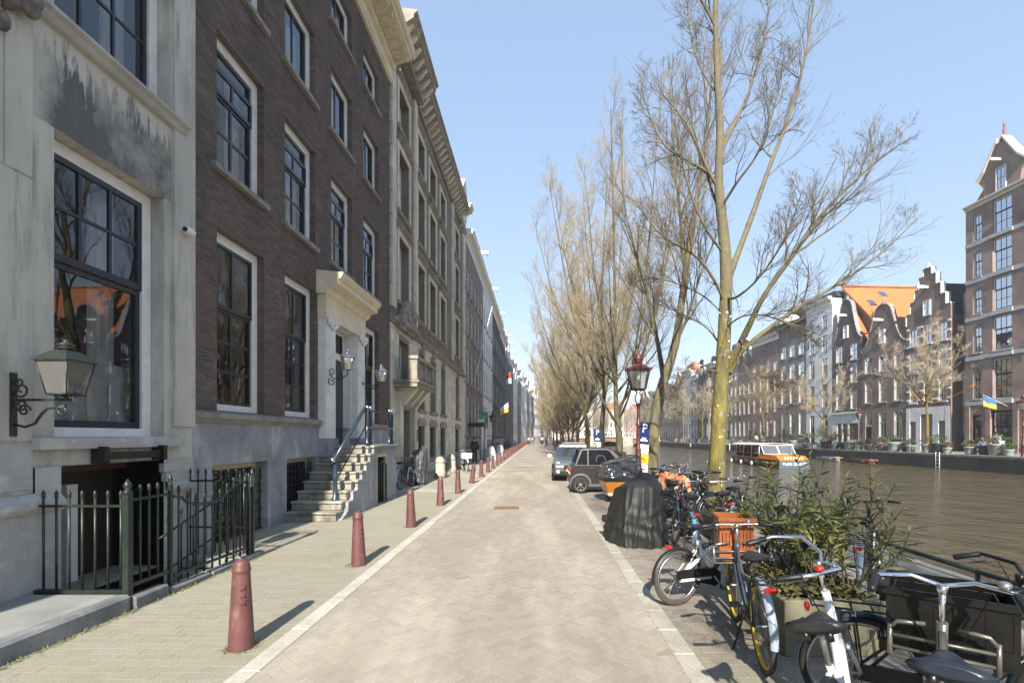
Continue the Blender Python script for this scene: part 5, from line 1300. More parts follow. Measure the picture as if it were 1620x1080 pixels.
class Tree:
    def __init__(s, seed, spec, thick=1.0):
        s.rng = random.Random(seed); s.tr = MB(); s.cr = MB(); s.spec = spec; s.thick = thick
    def twig(s, p, d, L, r):
        # a fine tapering shoot with one bend: three faces round
        d2 = (d + rnd_perp(d, s.rng)*.22 + Vector((0,0,.18))).normalized(); m = p+d*L*.5; e = m+d2*L*.5
        a = rnd_perp(d, s.rng); b = d.cross(a); cr = s.cr; R0 = []
        for q, rr in ((p, r), (m, r*.7)):
            R0.append([cr.P(q+a*rr), cr.P(q+(a*-.5+b*.87)*rr), cr.P(q+(a*-.5-b*.87)*rr)])
        t = cr.P(e)
        for k in range(3):
            k2 = (k+1) % 3; cr.face((R0[0][k],R0[0][k2],R0[1][k2],R0[1][k]), True); cr.face((R0[1][k],R0[1][k2],t), True)
        return m, d2
    def kids(s, pts, rads, lvl, Lp):
        n, lf, ang, t0, up = s.spec[lvl]; rng = s.rng
        seglen = [(b-a).length for a, b in zip(pts, pts[1:])]; tot = sum(seglen)
        n = max(1, int(n*(.85+.3*rng.random())))
        for k in range(n):
            t = t0+(1-t0)*((k+rng.random())/n); q = t*tot; i = 0
            while i < len(seglen)-1 and q > seglen[i]: q -= seglen[i]; i += 1
            f = min(1, q/max(seglen[i], 1e-6)); p = pts[i].lerp(pts[i+1], f); r = rads[i]+(rads[i+1]-rads[i])*f
            d = (pts[i+1]-pts[i]).normalized()
            a = R(ang*(.7+.6*rng.random())); dd = (d*math.cos(a)+rnd_perp(d, rng)*math.sin(a)+Vector((0,0,up))).normalized()
            L = Lp*lf*(1-.55*t)*(.7+.6*rng.random())
            s.limb(p, dd, L, min(r*.6, (.0135 if lvl == 2 else .0065 if lvl == 3 else .0038)*s.thick) if lvl >= 2 else min(r*.6, .034*s.thick), lvl, up)
    def limb(s, p, d, L, r, lvl, up):
        last = len(s.spec)-1
        if lvl >= last:
            s.twig(p, d, L, max(r, .0034*s.thick)); return
        n = {0: 7, 1: 6, 2: 4}.get(lvl, 3); pts = [Vector(p)]; rads = [r]
        for i in range(n):
            d = (d + rnd_perp(d, s.rng)*(.16 if lvl else .1) + Vector((0,0,up*.35))).normalized()
            pts.append(pts[-1]+d*L/n); rads.append(r*(1-.8*(i+1)/n)+.0008)
        if lvl <= 1: s.tr.tube(pts, rads, 6 if lvl == 0 else 5, cap=False)
        else: s.cr.tube(pts, rads, 3, cap=False)
        s.kids(pts, rads, lvl+1, L)
    def path(s, pts, r0, r1, n=9, lvl=0, L=None, rads=None):
        pts = [Vector(q) for q in pts]; m = len(pts)
        # smooth by Catmull-Rom
        out = []
        for i in range(m-1):
            a, b, c, d = pts[max(i-1,0)], pts[i], pts[i+1], pts[min(i+2,m-1)]
            for k in range(4):
                t = k/4; out.append(.5*((2*b)+(c-a)*t+(2*a-5*b+4*c-d)*t*t+(3*b-a-3*c+d)*t**3))
        out.append(pts[-1]); rr = [r0+(r1-r0)*(i/(len(out)-1))**.8 for i in range(len(out))]
        rr = [q*(1+s.rng.uniform(-.05,.05)) for q in rr]
        if lvl == 0 and pts[0].z < .3: rr[0] *= 1.25; rr[1] *= 1.08
        s.tr.tube(out, rr, n, cap=False)
        tot = sum((b-a).length for a, b in zip(out, out[1:]))
        return out, rr, L or tot
    def done(s, name, label, loc, bark, twig, group=None):
        t = thing(name, label, 'tree', loc, 0, group)
        s.tr.build('trunk', bark, t, local=True); tag(s.cr.build('crown', twig, t, local=True), kind='stuff'); return t
G_T = 'bare elm trees along the near quay'
# T1: the tall tree with the yellow mossy trunk
k1 = 10.6/F
def q1(px, py, dy=0): return Vector(((px-850.5)*(10.6+dy)/F-3.87, dy, 1.8+(690-py)*(10.6+dy)/F))
sp1 = [None, (14,.52,38,.12,.12), (6,.64,34,.15,.15), (5,.72,36,.15,.11), (3,.90,28,.15,.06)]
T = Tree(3, sp1)
def q1a(*a): return [q1(*p) for p in a]
m_, r_, L_ = T.path([(0,0,-.05)]+q1a((1134,740),(1139,640),(1144,560),(1149,441),(1144,363),(1137,290),(1139,207),(1134,104),(1132,0),(1140,-110),(1138,-220)), .215, .02, 12)
T.kids(m_[14:], r_[14:], 1, 7)
for pts, r0, L in ((q1a((1150,450),(1160,420,.1),(1193,332,.4),(1219,259,.7),(1253,171,1.0),(1276,78,1.2),(1290,-20,1.3),(1300,-110,1.4)), .085, 6),
                (q1a((1152,580),(1178,529,-.2),(1209,467,-.5),(1250,410,-.8),(1302,337,-1.0),(1370,270,-1.1),(1432,222,-1.2)), .085, 5.5),
                (q1a((1152,590),(1170,560,.1),(1200,532,.3),(1261,488,.6),(1339,441,.9),(1401,394,1.1),(1452,345,1.2)), .08, 5.5),
                (q1a((1139,300),(1118,272,.3),(1090,256,.7),(1053,231,1.0),(1030,190,1.2),(1015,140,1.3)), .05, 4),
                (q1a((1147,480),(1128,440,-.3),(1100,405,-.6),(1050,375,-1.0),(1015,335,-1.2)), .04, 3.6),
                (q1a((1140,240),(1165,190,.3),(1190,130,.5),(1210,50,.7),(1225,-30,.8)), .05, 4),
                (q1a((1150,470),(1165,470,-.5),(1200,440,-1.0),(1240,380,-1.4),(1270,300,-1.7)), .035, 3.5),
                (q1a((1148,560),(1120,520,.5),(1085,500,.9),(1040,480,1.3)), .025, 2.6), (q1a((1146,520),(1175,500,-.6),(1215,500,-1.2),(1260,520,-1.6),(1290,540,-1.8)), .022, 2.4),
                (q1a((1144,400),(1110,350,-.3),(1085,280,-.5),(1070,200,-.6),(1062,120,-.6)), .035, 3.4), (q1a((1140,330),(1165,290,-.4),(1200,240,-.8),(1225,170,-1.0),(1240,90,-1.1)), .035, 3.4), (q1a((1147,500),(1115,470,.2),(1075,450,.3),(1030,440,.2),(1000,450,.1)), .02, 2.6),
                (q1a((1136,150),(1110,110,.3),(1092,50,.5),(1085,-30,.6)), .03, 3.0), (q1a((1148,600),(1180,590,.4),(1215,600,.7),(1250,630,.9)), .016, 2.0), (q1a((1146,590),(1110,585,-.3),(1080,600,-.5),(1060,630,-.6)), .016, 1.8)):
    a, b, L2 = T.path(pts, r0, .008, 7, 1); T.kids(a, b, 2, L*.62); T.kids(a[len(a)//3:], b[len(a)//3:], 1, L*.5)
t1 = T.done('bare_tree', 'tall bare tree with yellow mossy lichen-spotted trunk nearest on the quay', (3.87, 10.6, 0), M_barkH, M_twig, G_T)
mb = MB(); rg = random.Random(4)
for k in range(40):
    z = rg.choice([rg.uniform(.9,4.6)]); i = min(range(len(m_)), key=lambda j: abs(m_[j].z-z)); c = m_[i].copy(); c.z = z; a = rg.uniform(0, 6.28); rr = r_[i]
    sz = rg.uniform(.008,.034); mb.ell(c+Vector((math.cos(a),math.sin(a),0))*rr*.99, (sz,sz,sz*1.2), 7, 4, jit=.2)
tag(mb.build('lichen', M_lich, t1, local=True), kind='stuff')
# T2: leaning tree behind the street lamp
sp2 = [None, (12,.52,32,.12,.20), (7,.6,34,.12,.19), (6,.68,34,.1,.13), (3,.85,28,.1,.06)]
def q2(px, py, dy=0): return Vector(((px-850.5)*(16.6+dy)/F-3.95, dy, 1.8+(690-py)*(16.6+dy)/F))
T = Tree(5, sp2)
a, b, L_ = T.path([(0,0,-.05), q2(1032,700), q2(1045,620), q2(1068,545), q2(1082,450), q2(1098,340), q2(1112,255), q2(1123,160), q2(1128,70)], .24, .02, 10); T.kids(a[12:], b[12:], 1, 9)
for pts, r0 in (([q2(1050,600), q2(1040,540,.4), q2(1025,470,.8), q2(1000,380,1.0), q2(985,300,1.2), q2(985,200,1.2)], .10), ([q2(1070,540), q2(1088,500,-.4), q2(1110,430,-.8), q2(1135,370,-1.2)], .07), ([q2(1085,430), q2(1075,330,.5), q2(1065,230,.9), q2(1060,130,1.0)], .08)):
    a, b, L2 = T.path(pts, r0, .012, 7, 1); T.kids(a, b, 1, 5.5)
T.done('bare_tree', 'leaning bare tree with grey-green trunk behind the red street lamp', (3.95, 16.6, 0), M_barkD, M_twig, G_T)
# the row beyond: ascending, broom-like crowns
def broom(seed, H, lean=0, spec=None, nst=5, r=.24, spread=1.0, thick=1.0, fork=.2):
    rng = random.Random(seed); T = Tree(seed, spec, thick)
    zf = H*fork*rng.uniform(.85,1.2)
    a, b, _ = T.path([(0,0,-.05),(rng.uniform(-.1,.1),0,zf*.5),(lean*.3,0,zf),(lean*.6+rng.uniform(-.2,.2),rng.uniform(-.2,.2),H*.5),(lean,rng.uniform(-.4,.4),H*.93)], r, .02, 9)
    T.kids(a[6:], b[6:], 1, H*.42)
    for k in range(nst):
        az = 2*math.pi*(k+rng.random()*.6)/nst; z0 = zf*rng.uniform(.7,1.25); h = H*rng.uniform(.62,.93); sp = spread*rng.uniform(.8,1.5)*H*.085
        c, s_ = math.cos(az), math.sin(az)
        p = [Vector((lean*.2,0,z0)), Vector((c*sp*.6, s_*sp*.6, z0+(h-z0)*.16)), Vector((c*sp*1.15, s_*sp*1.15, z0+(h-z0)*.45)), Vector((c*sp*1.5, s_*sp*1.5, z0+(h-z0)*.75)), Vector((c*sp*1.75, s_*sp*1.75, h))]
        a, b, _ = T.path(p, r*.29, .008, 6, 1); T.kids(a[2:], b[2:], 1, H*.32)
    return T
spb = [None, (14,.46,40,.06,.24), (9,.56,40,.08,.22), (8,.66,38,.08,.14), (4,.85,32,.08,.06)]
T3 = broom(21, 18.5, -.4, spb, 8, .24, 1.1, .85).done('bare_tree', 'bare tree with forked twin stems right behind the dark microcar', (3.85, 23, 0), M_barkD, M_twigT, G_T)
T4 = broom(22, 18.5, .2, spb, 8, .23, 1.05, .85).done('bare_tree', 'bare tree with dark straight trunk beside the far parking sign', (3.9, 28.8, 0), M_barkD, M_twigT, G_T)
T5 = broom(23, 18, -.3, spb, 8, .28, 1.2, .9).done('bare_tree', 'bare tree with a thick dark trunk, fifth along the near quay', (3.9, 38.5, 0), M_barkD, M_twigT, G_T)
spc = [None, (14,.50,40,.05,.24), (13,.58,40,.06,.20), (13,.72,36,.05,.12)]
P1 = broom(31, 17.5, 0, spc, 8, .24, 1.25, 1.6).done('bare_tree', 'bare golden-brown tree in the distant row on the near quay', (3.9, 46, 0), M_barkD, M_twigT, G_T)
P2 = broom(32, 17, .3, spc, 8, .22, 1.3, 1.6).done('bare_tree', 'bare golden-brown tree in the distant row on the near quay', (3.9, 53.5, 0), M_barkD, M_twigT, G_T)
rg = random.Random(9); P1['label'] = 'bare golden-brown quay tree just beyond the thick dark trunk'; P2['label'] = 'bare golden-brown quay tree, second beyond the thick dark trunk'
for k, y in enumerate((61, 68.5, 76, 84, 92, 101, 110, 119, 156, 166, 176, 188)):
    c = copy_tree((P1, P2)[k % 2], (3.9+rg.uniform(-.3,.3), y, 0), rg.uniform(0, 6.28)); c['label'] = 'bare golden-brown quay tree, %s beyond the thick dark trunk' % ('third','fourth','fifth','sixth','seventh','eighth','ninth','tenth','eleventh','twelfth','thirteenth','fourteenth')[k]; s_ = rg.uniform(.85,1.05); c.scale = (s_, s_, s_*rg.uniform(.95,1.05))
# one tree of the row stands behind the camera
c = copy_tree(T3, (4.3, -9, 0), 1.3); c['label'] = 'bare tree of the near quay row standing behind the viewpoint'
# far bank: small pale-barked trees
G_F = 'bare trees on the far quay'
spf = [None, (11,.55,40,.12,.14), (10,.55,40,.12,.14), (11,.6,40,.1,.10)]
def far_tree(seed, H, loc, lab, twig=M_twigP, bark=M_barkY):
    rng = random.Random(seed); T = Tree(seed, spf, 1.9)
    a, b, _ = T.path([(0,0,-.05),(.05,0,H*.25),(rng.uniform(-.2,.2),0,H*.45),(rng.uniform(-.3,.3),rng.uniform(-.3,.3),H*.95)], .17, .02, 8)
    T.kids(a[5:], b[5:], 1, H*.5)
    for k in range(6):
        az = k*1.05+rng.random(); z0 = H*rng.uniform(.3,.45); c, s_ = math.cos(az), math.sin(az); sp = H*rng.uniform(.17,.28)
        a, b, _ = T.path([(0,0,z0),(c*sp*.5,s_*sp*.5,z0+H*.12),(c*sp,s_*sp,z0+H*.3),(c*sp*1.25,s_*sp*1.25,z0+H*.48)], .06, .01, 5, 1); T.kids(a[1:], b[1:], 1, H*.34)
    return T.done('young_tree', lab, loc, bark, twig, G_F)
f1 = far_tree(41, 11.5, (33.4, 41.5, FZ), 'pale bare tree before the striped stepped-gable house')
f2 = far_tree(42, 10.5, (33.4, 56.5, FZ), 'pale bare tree in front of the white house across the canal')
f3_ = far_tree(43, 12, (33.4, 71.5, FZ), 'reddish bare tree behind the tour boat across the canal', M_twigT)
for k, y in enumerate((86, 98, 109, 120)):
    c = copy_tree((f3_, f1)[k % 2], (33.4, y, FZ), k*1.3); s_ = 1+.1*(k % 3); c.scale = (s_, s_, s_)
    c['label'] = 'bare tree on the far quay, %s along from the tour boat towards the bridge' % ('first','second','third','fourth')[k]
# trees closing the canal beyond the bridge
for k, (x, y) in enumerate(((9,165),(14,175),(19,172),(24,180),(29,170),(34,160),(34,145),(12,190),(22,192))):
    c = copy_tree((P1, P2, f3_)[k % 3], (x, y, .0), k*.9); c['label'] = 'bare brown tree beyond the bridge, %s' % ('leftmost of them','second from left','third from left','near the middle','right of the middle','third from right','before the right bank houses','leftmost in the back','back row on the right')[k]; c['group'] = 'bare trees beyond the bridge'
# ================================================================ STREET FURNITURE AND VEHICLES
M_bred = pm('bollard_red', (.135,.050,.045), (.09,.037,.035), 6, .5, .2, 60, c3=(.24,.135,.12), s3=(5,.58,.70,(1,1,.5)))
M_lampred = pm('lamp_red', (.115,.030,.028), (.07,.02,.02), 6, .4, .1, 60)
M_rub = pm('rubber', (.010,.010,.010), (.017,.017,.017), 10, .75, .2, 80)
M_chrome = pm('chrome', (.72,.73,.75), None, 1, .14, metal=1)
M_alu = pm('brushed_metal', (.42,.43,.44), (.34,.35,.36), 20, .35, metal=.9)
M_plas = pm('black_plastic', (.007,.007,.0075), (.013,.013,.014), 12, .45, .1, 120)
def bevel(o, w=.02, n=2, ang=40):
    m = o.modifiers.new('bevel', 'BEVEL'); m.width = w; m.segments = n; m.limit_method = 'ANGLE'; m.angle_limit = R(ang); return o
# bollards along the kerb
G_B = 'red bollards along the left kerb'
def bollard(label, x, y, tilt=0.0, emblem=True):
    t = thing('bollard', label, 'bollard', (x, y, 0), 0, G_B)
    mb = MB(); mb.lathe([(.104,-.05),(.104,.0),(.101,.03),(.068,.63),(.067,.645),(.074,.655),(.074,.672),(.066,.685),(.066,.705),(.055,.735),(.03,.755),(.002,.762)], (0,0,0), 20); mb.build('post', M_bred, t, local=True)
    for k in range(3):
        mb = MB(); z = .40+.062*k; r = .085-.0275*(z-.2)/.2+.012; r = .1-(z/.63)*.033+.002
        for s in (1,-1):
            a = Vector((-.018, 0, -.02*s)); b = Vector((.018, 0, .02*s)); az = -.85
            f = lambda p: Vector((r*math.cos(az)-p.x*math.sin(az), r*math.sin(az)+p.x*math.cos(az), z+p.z))
            mb.tube([f(a), f(b)], .006, 5)
        mb.build('cross', M_bred, t, local=True)
    t.rotation_euler = (0, tilt, 0); return t
b1 = bollard('red bollard nearest the viewpoint, standing beside the iron railing', -2.53, 4.13)
labs = ['second red bollard from the front, in line with the area steps', 'third red bollard, before the foot of the stone stoop', 'fourth red bollard, level with the stoop landing', 'fifth red bollard, with worn pale top, before the covered scooter']
ys = [6.78, 9.63, 12.63, 15.3]
for l, y in zip(labs, ys): c = copy_tree(b1, (-2.52+random.uniform(-.02,.02), y, 0)); c['label'] = l; c.rotation_euler = (random.uniform(-.025,.025), random.uniform(-.03,.03), random.uniform(-.3,.3))
c = copy_tree(b1, (-2.54, 18.6, 0)); c['label'] = 'leaning red bollard, knocked over to the right'; c.rotation_euler = (0, .13, 0)
far_l = {21.5:'first upright red bollard beyond the leaning one', 24.3:'second red bollard beyond the leaning one', 27.0:'third red bollard beyond the leaning one', 29.6:'fourth red bollard beyond the leaning one'}
y = 21.5
while y < 124:
    c = copy_tree(b1, (-2.5+random.uniform(-.03,.03), y, 0), random.uniform(-.4,.4)); c['label'] = far_l.get(round(y,1), 'small red bollard in the distant line along the left kerb'); y += 2.78 if y > 28 else (2.8 if y < 24 else 2.7 if y < 26 else 2.6)
# rounded white stone posts in front of the sandstone building
M_wst = pm('pale_stone', (.40,.37,.295), (.32,.295,.24), 4, .8, .2, 40, c3=(.34,.31,.25), s3=(3,.55,.72))
for k, (x, y, l) in enumerate(((-4.24,21.0,'nearest of the round-topped pale stone posts before the sandstone building'),(-4.24,23.7,'second round-topped pale stone post, joined by a bar to the nearest'),(-4.3,26.6,'third round-topped pale stone post, behind the white crate bicycle'),(-4.45,35.2,'farthest round-topped pale stone post, by the dark porch'))):
    t = thing('stone_post', l, 'post', (x,y,0), 0, 'round-topped stone posts')
    MB().lathe([(.245,-.05),(.25,.28),(.22,.30),(.22,.62),(.205,.63),(.205,.645),(.22,.655),(.21,.75),(.16,.86),(.08,.92),(.002,.935)], (0,0,0), 18).build('shaft', M_wst, t, local=True)
    if k == 0: MB().tube([(0,.2,.6),(0,2.5,.6)], .02, 6).build('chain_bar', M_black, t, local=True); MB().box(-.03,.03,1.3,1.36,0,.6).build('bar_support', M_black, t, local=True)

# street lamps
def street_lamp(label, x, y, z=0, H=4.25, mat=None, grp='crown lamps on the quay'):
    mat = mat or M_lampred; t = thing('street_lamp', label, 'street lamp', (x,y,z), 0, grp); s = H/4.25
    MB().lathe([(.16,-.02),(.16,.06),(.13,.12),(.11,.2),(.11,.75),(.13,.78),(.13,.84),(.09,.9),(.085,1.3),(.07,1.36),(.085,1.4),(.06,1.46),(.055,2.1),(.07,2.13),(.07,2.17),(.05,2.2),(.042,2.66),(.06,2.7),(.075,2.74),(.03,2.78)], (0,0,0), 12).build('pole', mat, t, local=True)
    for k in range(4):
        a = k*math.pi/2+.6; c, s_ = math.cos(a), math.sin(a)
        mb = MB(); mb.tube([(c*.03,s_*.03,2.74),(c*.10,s_*.10,2.82),(c*.13,s_*.13,2.92),(c*.10,s_*.10,3.02),(c*.05,s_*.05,3.08),(c*.09,s_*.09,3.14),(c*.15,s_*.15,3.18)], .016, 6); mb.build('fork_arm', mat, t, local=True)
    MB().lathe([(.2,3.165),(.2,3.185)], (0,0,0), 12).build('lantern_base', mat, t, local=True)
    lantern(t, (0,0,3.19), .62, .95, mat, True, None, 6)
    if H != 4.25: t.scale = (s,s,s)
    return t
L1 = street_lamp('red cast-iron street lamp with crown-topped lantern beside the blue parking sign', 2.98, 14.3)
for y, l in ((36.7,'dark red street lamp in front of the thick-trunked quay tree'),(62,'distant red street lamp among the golden-brown quay trees'),(90,'farthest red street lamp among the quay trees')):
    c = copy_tree(L1, (2.98, y, 0), .4); c['label'] = l
c = copy_tree(L1, (-4.4, 47.5, 0), .2); c['label'] = 'street lamp on the left pavement before the white house'
for k, (x, y, l) in enumerate(((33.0,49.5,'red street lamp across the canal with a coloured lantern before the round-gabled house'),(33.0,68.5,'pale street lamp across the canal before the grey brick house'),(33.0,32.85,'street lamp across the canal at the right edge by the warehouse'))):
    c = copy_tree(L1, (x, y, FZ), .3*k); c['label'] = l

# parking signs
M_sblue = pm('sign_blue', (.006,.024,.11), None, 1, .35); M_swhite = pm('sign_white', (.80,.80,.80), None, 1, .35); M_syel = pm('sign_yellow', (.78,.52,.02), None, 1, .35); M_sblk = pm('sign_black', (.012,.012,.012), None, 1, .4)
def sign_post(label, x, y, rz, tilt):
    t = thing('parking_sign', label, 'sign', (x,y,0), rz, 'parking sign posts')
    MB().tube([(0,.03,-.05),(0,.03,2.28)], .025, 8).build('pole', M_alu, t, local=True)
    def plate(z0, z1, w_, mat, name):
        b = MB().cbox((0,0,(z0+z1)/2), (w_, .02, z1-z0), ch=.004).build(name, mat, t, local=True); return b
    p = plate(1.52, 2.20, .40, M_sblue, 'parking_plate')
    text('P', .40, 'letter', M_swhite, p, (0,-.0115,2.0), (R(90),0,0), .001)
    mb = MB(); mb.box(-.13,.13,-.0125,-.011,1.60,1.66); mb.box(-.08,.07,-.0125,-.011,1.66,1.72); mb.build('car_symbol', M_swhite, p, local=True)
    mb = MB(); mb.prism([(-.14,1.56),(.14,1.56),(.11,1.59),(-.11,1.59)], -.0125, -.011, 'y'); mb.build('tow_symbol', M_sblk, p, local=True)
    p = plate(1.21, 1.50, .40, M_swhite, 'text_plate')
    for k in range(3): MB().box(-.13,.08+.03*(k%2),-.0125,-.011,1.28+.06*k,1.30+.06*k).build('print_line', M_alu, p, local=True)
    p = plate(.90, 1.19, .44, M_syel, 'yellow_plate')
    mb = MB(); mb.prism([(-.16,1.01),(-.1,1.05),(-.05,1.11),(.04,1.11),(.08,1.06),(.15,1.03),(.15,1.0),(-.16,1.0)], -.0125, -.011, 'y'); mb.build('tow_symbol', pm('sign_orange', (.45,.16,.02)), p, local=True); MB().box(-.12,.12,-.0125,-.011,.945,.965).build('print_line', M_sblk, p, local=True)
    p = plate(.58, .88, .44, M_swhite, 'arrow_plate')
    mb = MB(); mb.box(-.09,.14,-.0125,-.011,.715,.745); mb.prism([(-.16,.73),(-.06,.80),(-.09,.73),(-.06,.66)], -.0125, -.011, 'y'); mb.build('arrow', M_sblk, p, local=True)
    t.rotation_euler = (0, tilt, rz); return t
s1 = sign_post('blue parking sign with yellow and white arrow plates by the red street lamp', 3.22, 15.2, R(24), R(5))
s1.location.z = .05
c = copy_tree(s1, (3.25, 26.3, 0), R(20)); c['label'] = 'farther blue parking sign with yellow plate beside a dark tree trunk'; c.rotation_euler = (0,0,R(15))

# low iron rail on the quay edge
rq = thing('quay_rail', 'low black iron rail running along the near edge of the canal', 'railing', (5.28, 8, 0))
y = 1.0
while y < 60:
    MB().tube([(5.28,y,.18),(5.28,y+2.4,.18)], .032, 8).build('rail_pipe', M_iron, rq)
    MB().lathe([(.045,0.03),(.045,.05),(.026,.06),(.026,.16)], (5.28,y,0), 8).build('rail_post', M_iron, rq); y += 2.4

# cars
def car_body(prof, wf, nm, mat, root, bev=.05, belt=.88):
    # side faces are split at the belt line so that each half is flat
    full = []
    for (xa, za), (xb, zb_) in zip(prof, prof[1:]+prof[:1]):
        full.append((xa, za))
        if (za-belt)*(zb_-belt) < -1e-9: k = (belt-za)/(zb_-za); full.append((xa+(xb-xa)*k, belt))
    prof = full
    mb = MB(); lo = [mb.P((x, -wf(x, z), z)) for x, z in prof]; hi = [mb.P((x, wf(x, z), z)) for x, z in prof]
    n = len(prof)
    for k in range(n): mb.face((lo[k], lo[(k+1)%n], hi[(k+1)%n], hi[k]), False)
    low = [k for k in range(n) if prof[k][1] <= belt+1e-6]; upp = [k for k in range(n) if prof[k][1] >= belt-1e-6]
    for part in (low, upp): mb.face([lo[k] for k in part][::-1]); mb.face([hi[k] for k in part])
    o = mb.build(nm, mat, root, local=True, recalc=True); bevel(o, bev, 3, 25)
    return o
def side_panel(poly, wf, s, off, nm, mat, root):
    # a panel following the side of the car, with thickness
    mb = MB(); a = [mb.P((x, s*(wf(x,z)+off), z)) for x, z in poly]; b = [mb.P((x, s*(wf(x,z)-.02), z)) for x, z in poly]; n = len(poly)
    mb.face(a); 
    for k in range(n): mb.face((a[k], a[(k+1)%n], b[(k+1)%n], b[k]))
    return mb.build(nm, mat, root, local=True)
def car_wheel(root, x, y, r, wd, mat_r, nsp=8):
    w_ = MB().lathe([(r*.68,-wd/2),(r*.92,-wd/2),(r,-wd*.36),(r,wd*.36),(r*.92,wd/2),(r*.68,wd/2)], (x,y,r), 28, 'y', cap=False).build('wheel', M_rub, root, local=True)
    mb = MB(); mb.lathe([(r*.70,-wd*.46),(r*.62,-wd*.40),(r*.60,0),(r*.62,wd*.40),(r*.70,wd*.46)], (x,y,r), 24, 'y', cap=False); mb.lathe([(.002,-wd*.42),(r*.2,-wd*.42),(r*.22,0),(r*.2,wd*.42),(.002,wd*.42)], (x,y,r), 12, 'y')
    for k in range(nsp):
        a = 2*math.pi*k/nsp; c, s = math.cos(a), math.sin(a); mb.tube([(x+c*r*.15,y,r+s*r*.15),(x+c*r*.66,y,r+s*r*.66)], r*.075, 5)
    mb.build('rim', mat_r, w_, local=True)
    MB().lathe([(.002,-.01),(r*.6,-.01),(r*.6,.01),(.002,.01)], (x,y,r), 16, 'y').build('brake_disc', M_black, w_, local=True)
M_carblk = pm('brown_black_paint', (.028,.025,.023), (.034,.030,.027), 3, .25, coat=.6)
M_carglass = glassmat('car_glass', (.25,.28,.30), .6, .0, (.012,.014,.016), .42)
M_trim = pm('grey_trim', (.09,.088,.082), (.07,.068,.065), 6, .55)
mc = thing('microcar', 'tiny dark brown two-seat microcar parked nose to the canal', 'car', (1.06, 15.95, 0))
wf = lambda x, z: .64 - (.13*max(0, z-.88)/.6)
prof = [(.02,.24),(1.90,.24),(1.96,.40),(1.95,.62),(1.86,.86),(1.36,1.38),(1.22,1.45),(.42,1.45),(.27,1.40),(.10,.92),(.0,.80),(-.02,.42)]
car_body(prof, wf, 'body', M_carblk, mc, .05)
for s in (-1, 1):
    side_panel([(.17,.90),(.52,.90),(.52,1.36),(.36,1.36)], wf, s, .004, 'rear_side_window', M_carglass, mc)
    side_panel([(.56,.90),(1.58,.90),(1.22,1.34),(1.14,1.37),(.56,1.37)], wf, s, .004, 'door_window', M_carglass, mc)
    d = side_panel([(.55,.32),(1.42,.32),(1.52,.5),(1.60,.86),(.55,.86)], wf, s, .010, 'door', M_carblk, mc)
    MB().cbox((.66, s*(.665), .80), (.14,.03,.03), ch=.008).build('door_handle', M_chrome, d, local=True)
    mb = MB(); mb.tube([(.80,s*.615,.91),(.80,s*.60,1.12),(.86,s*.59,1.19),(1.02,s*.59,1.19),(1.09,s*.60,1.1),(1.09,s*.615,.91)], .016, 6); mb.build('window_frame', M_trim, mc, local=True)
    for xw in (.30, 1.58):
        mb = MB(); mb.torus((xw, s*.63, .27), .32, .055, 14, 6, 'y', (.0, math.pi)); mb.build('wheel_arch', M_trim, mc, local=True)
        car_wheel(mc, xw, s*.60, .265, .15, pm('grey_rim', (.20,.19,.175), None, 1, .5, metal=.3), 8)
    MB().box(.55,1.35,s*.655-.02,s*.655+.02,.22,.30).build('side_skirt', M_trim, mc, local=True)
mb = MB(); mb.hexa([(1.365,-.47,1.375),(1.365,.47,1.375),(1.355,.47,1.36),(1.355,-.47,1.36),(1.845,-.55,.885),(1.845,.55,.885),(1.83,.55,.87),(1.83,-.55,.87)])
mb2 = MB(); mb2.quad((1.385,-.49,1.375),(1.385,.49,1.375),(1.868,.575,.875),(1.868,-.575,.875)); mb2.build('windscreen', M_carglass, mc, local=True)
mb = MB(); mb.quad((.255,-.5,1.36),(.255,.5,1.36),(.10,.58,.96),(.10,-.58,.96)); mb.build('rear_window', M_carglass, mc, local=True)
for s in (-1, 1):
    MB().lathe([(.001,-.03),(.05,-.03),(.05,.01),(.001,.015)], (-.02,s*.5,.70), 12, 'x').build('rear_light', pm('red_lens', (.45,.015,.012), None, 1, .15), mc, local=True)
    MB().lathe([(.07,-.02),(.075,.02),(.001,.03)], (1.95,s*.42,.62), 14, 'x').build('headlight', M_swhite, mc, local=True)
MB().cbox((1.50, -.70, .98), (.07,.16,.12), ch=.02).build('mirror', M_carblk, mc, local=True)
# the small grey hatchback facing the camera
M_cargrey = pm('slate_grey_paint', (.085,.10,.115), (.075,.09,.10), 2, .25, coat=.8); M_carwhite = pm('white_car_paint', (.78,.78,.76), None, 1, .25, coat=.5)
M_wing = pm('bronze_grey_paint', (.085,.10,.115), None, 1, .25, coat=.8)
hb = thing('hatchback_car', 'small grey hatchback with white roof and round headlights facing the viewpoint', 'car', (1.52, 20.95, 0), R(-90-4))
wf2 = lambda x, z: .84-.22*max(0, z-.88)/.5 - .16*max(0, (abs(x)-1.55)/.35)**2 - .05*max(0,.4-z)
prof = [(-1.80,.26),(1.76,.26),(1.88,.40),(1.88,.60),(1.78,.78),(.92,.95),(.42,1.34),(.20,1.40),(-1.30,1.40),(-1.55,1.30),(-1.78,.90),(-1.88,.60),(-1.86,.38)]
car_body(prof, wf2, 'body', M_cargrey, hb, .07)
wr = lambda x, z: wf2(x, 1.40)
mb = MB(); mb.cbox((-.54,0,1.402), (1.62,1.16,.05), ch=.02); mb.build('roof', M_carwhite, hb, local=True)
mb = MB(); mb.quad((.45,-.60,1.335),(.45,.60,1.335),(.93,.755,.965),(.93,-.755,.965)); mb.build('windscreen', M_carglass, hb, local=True)
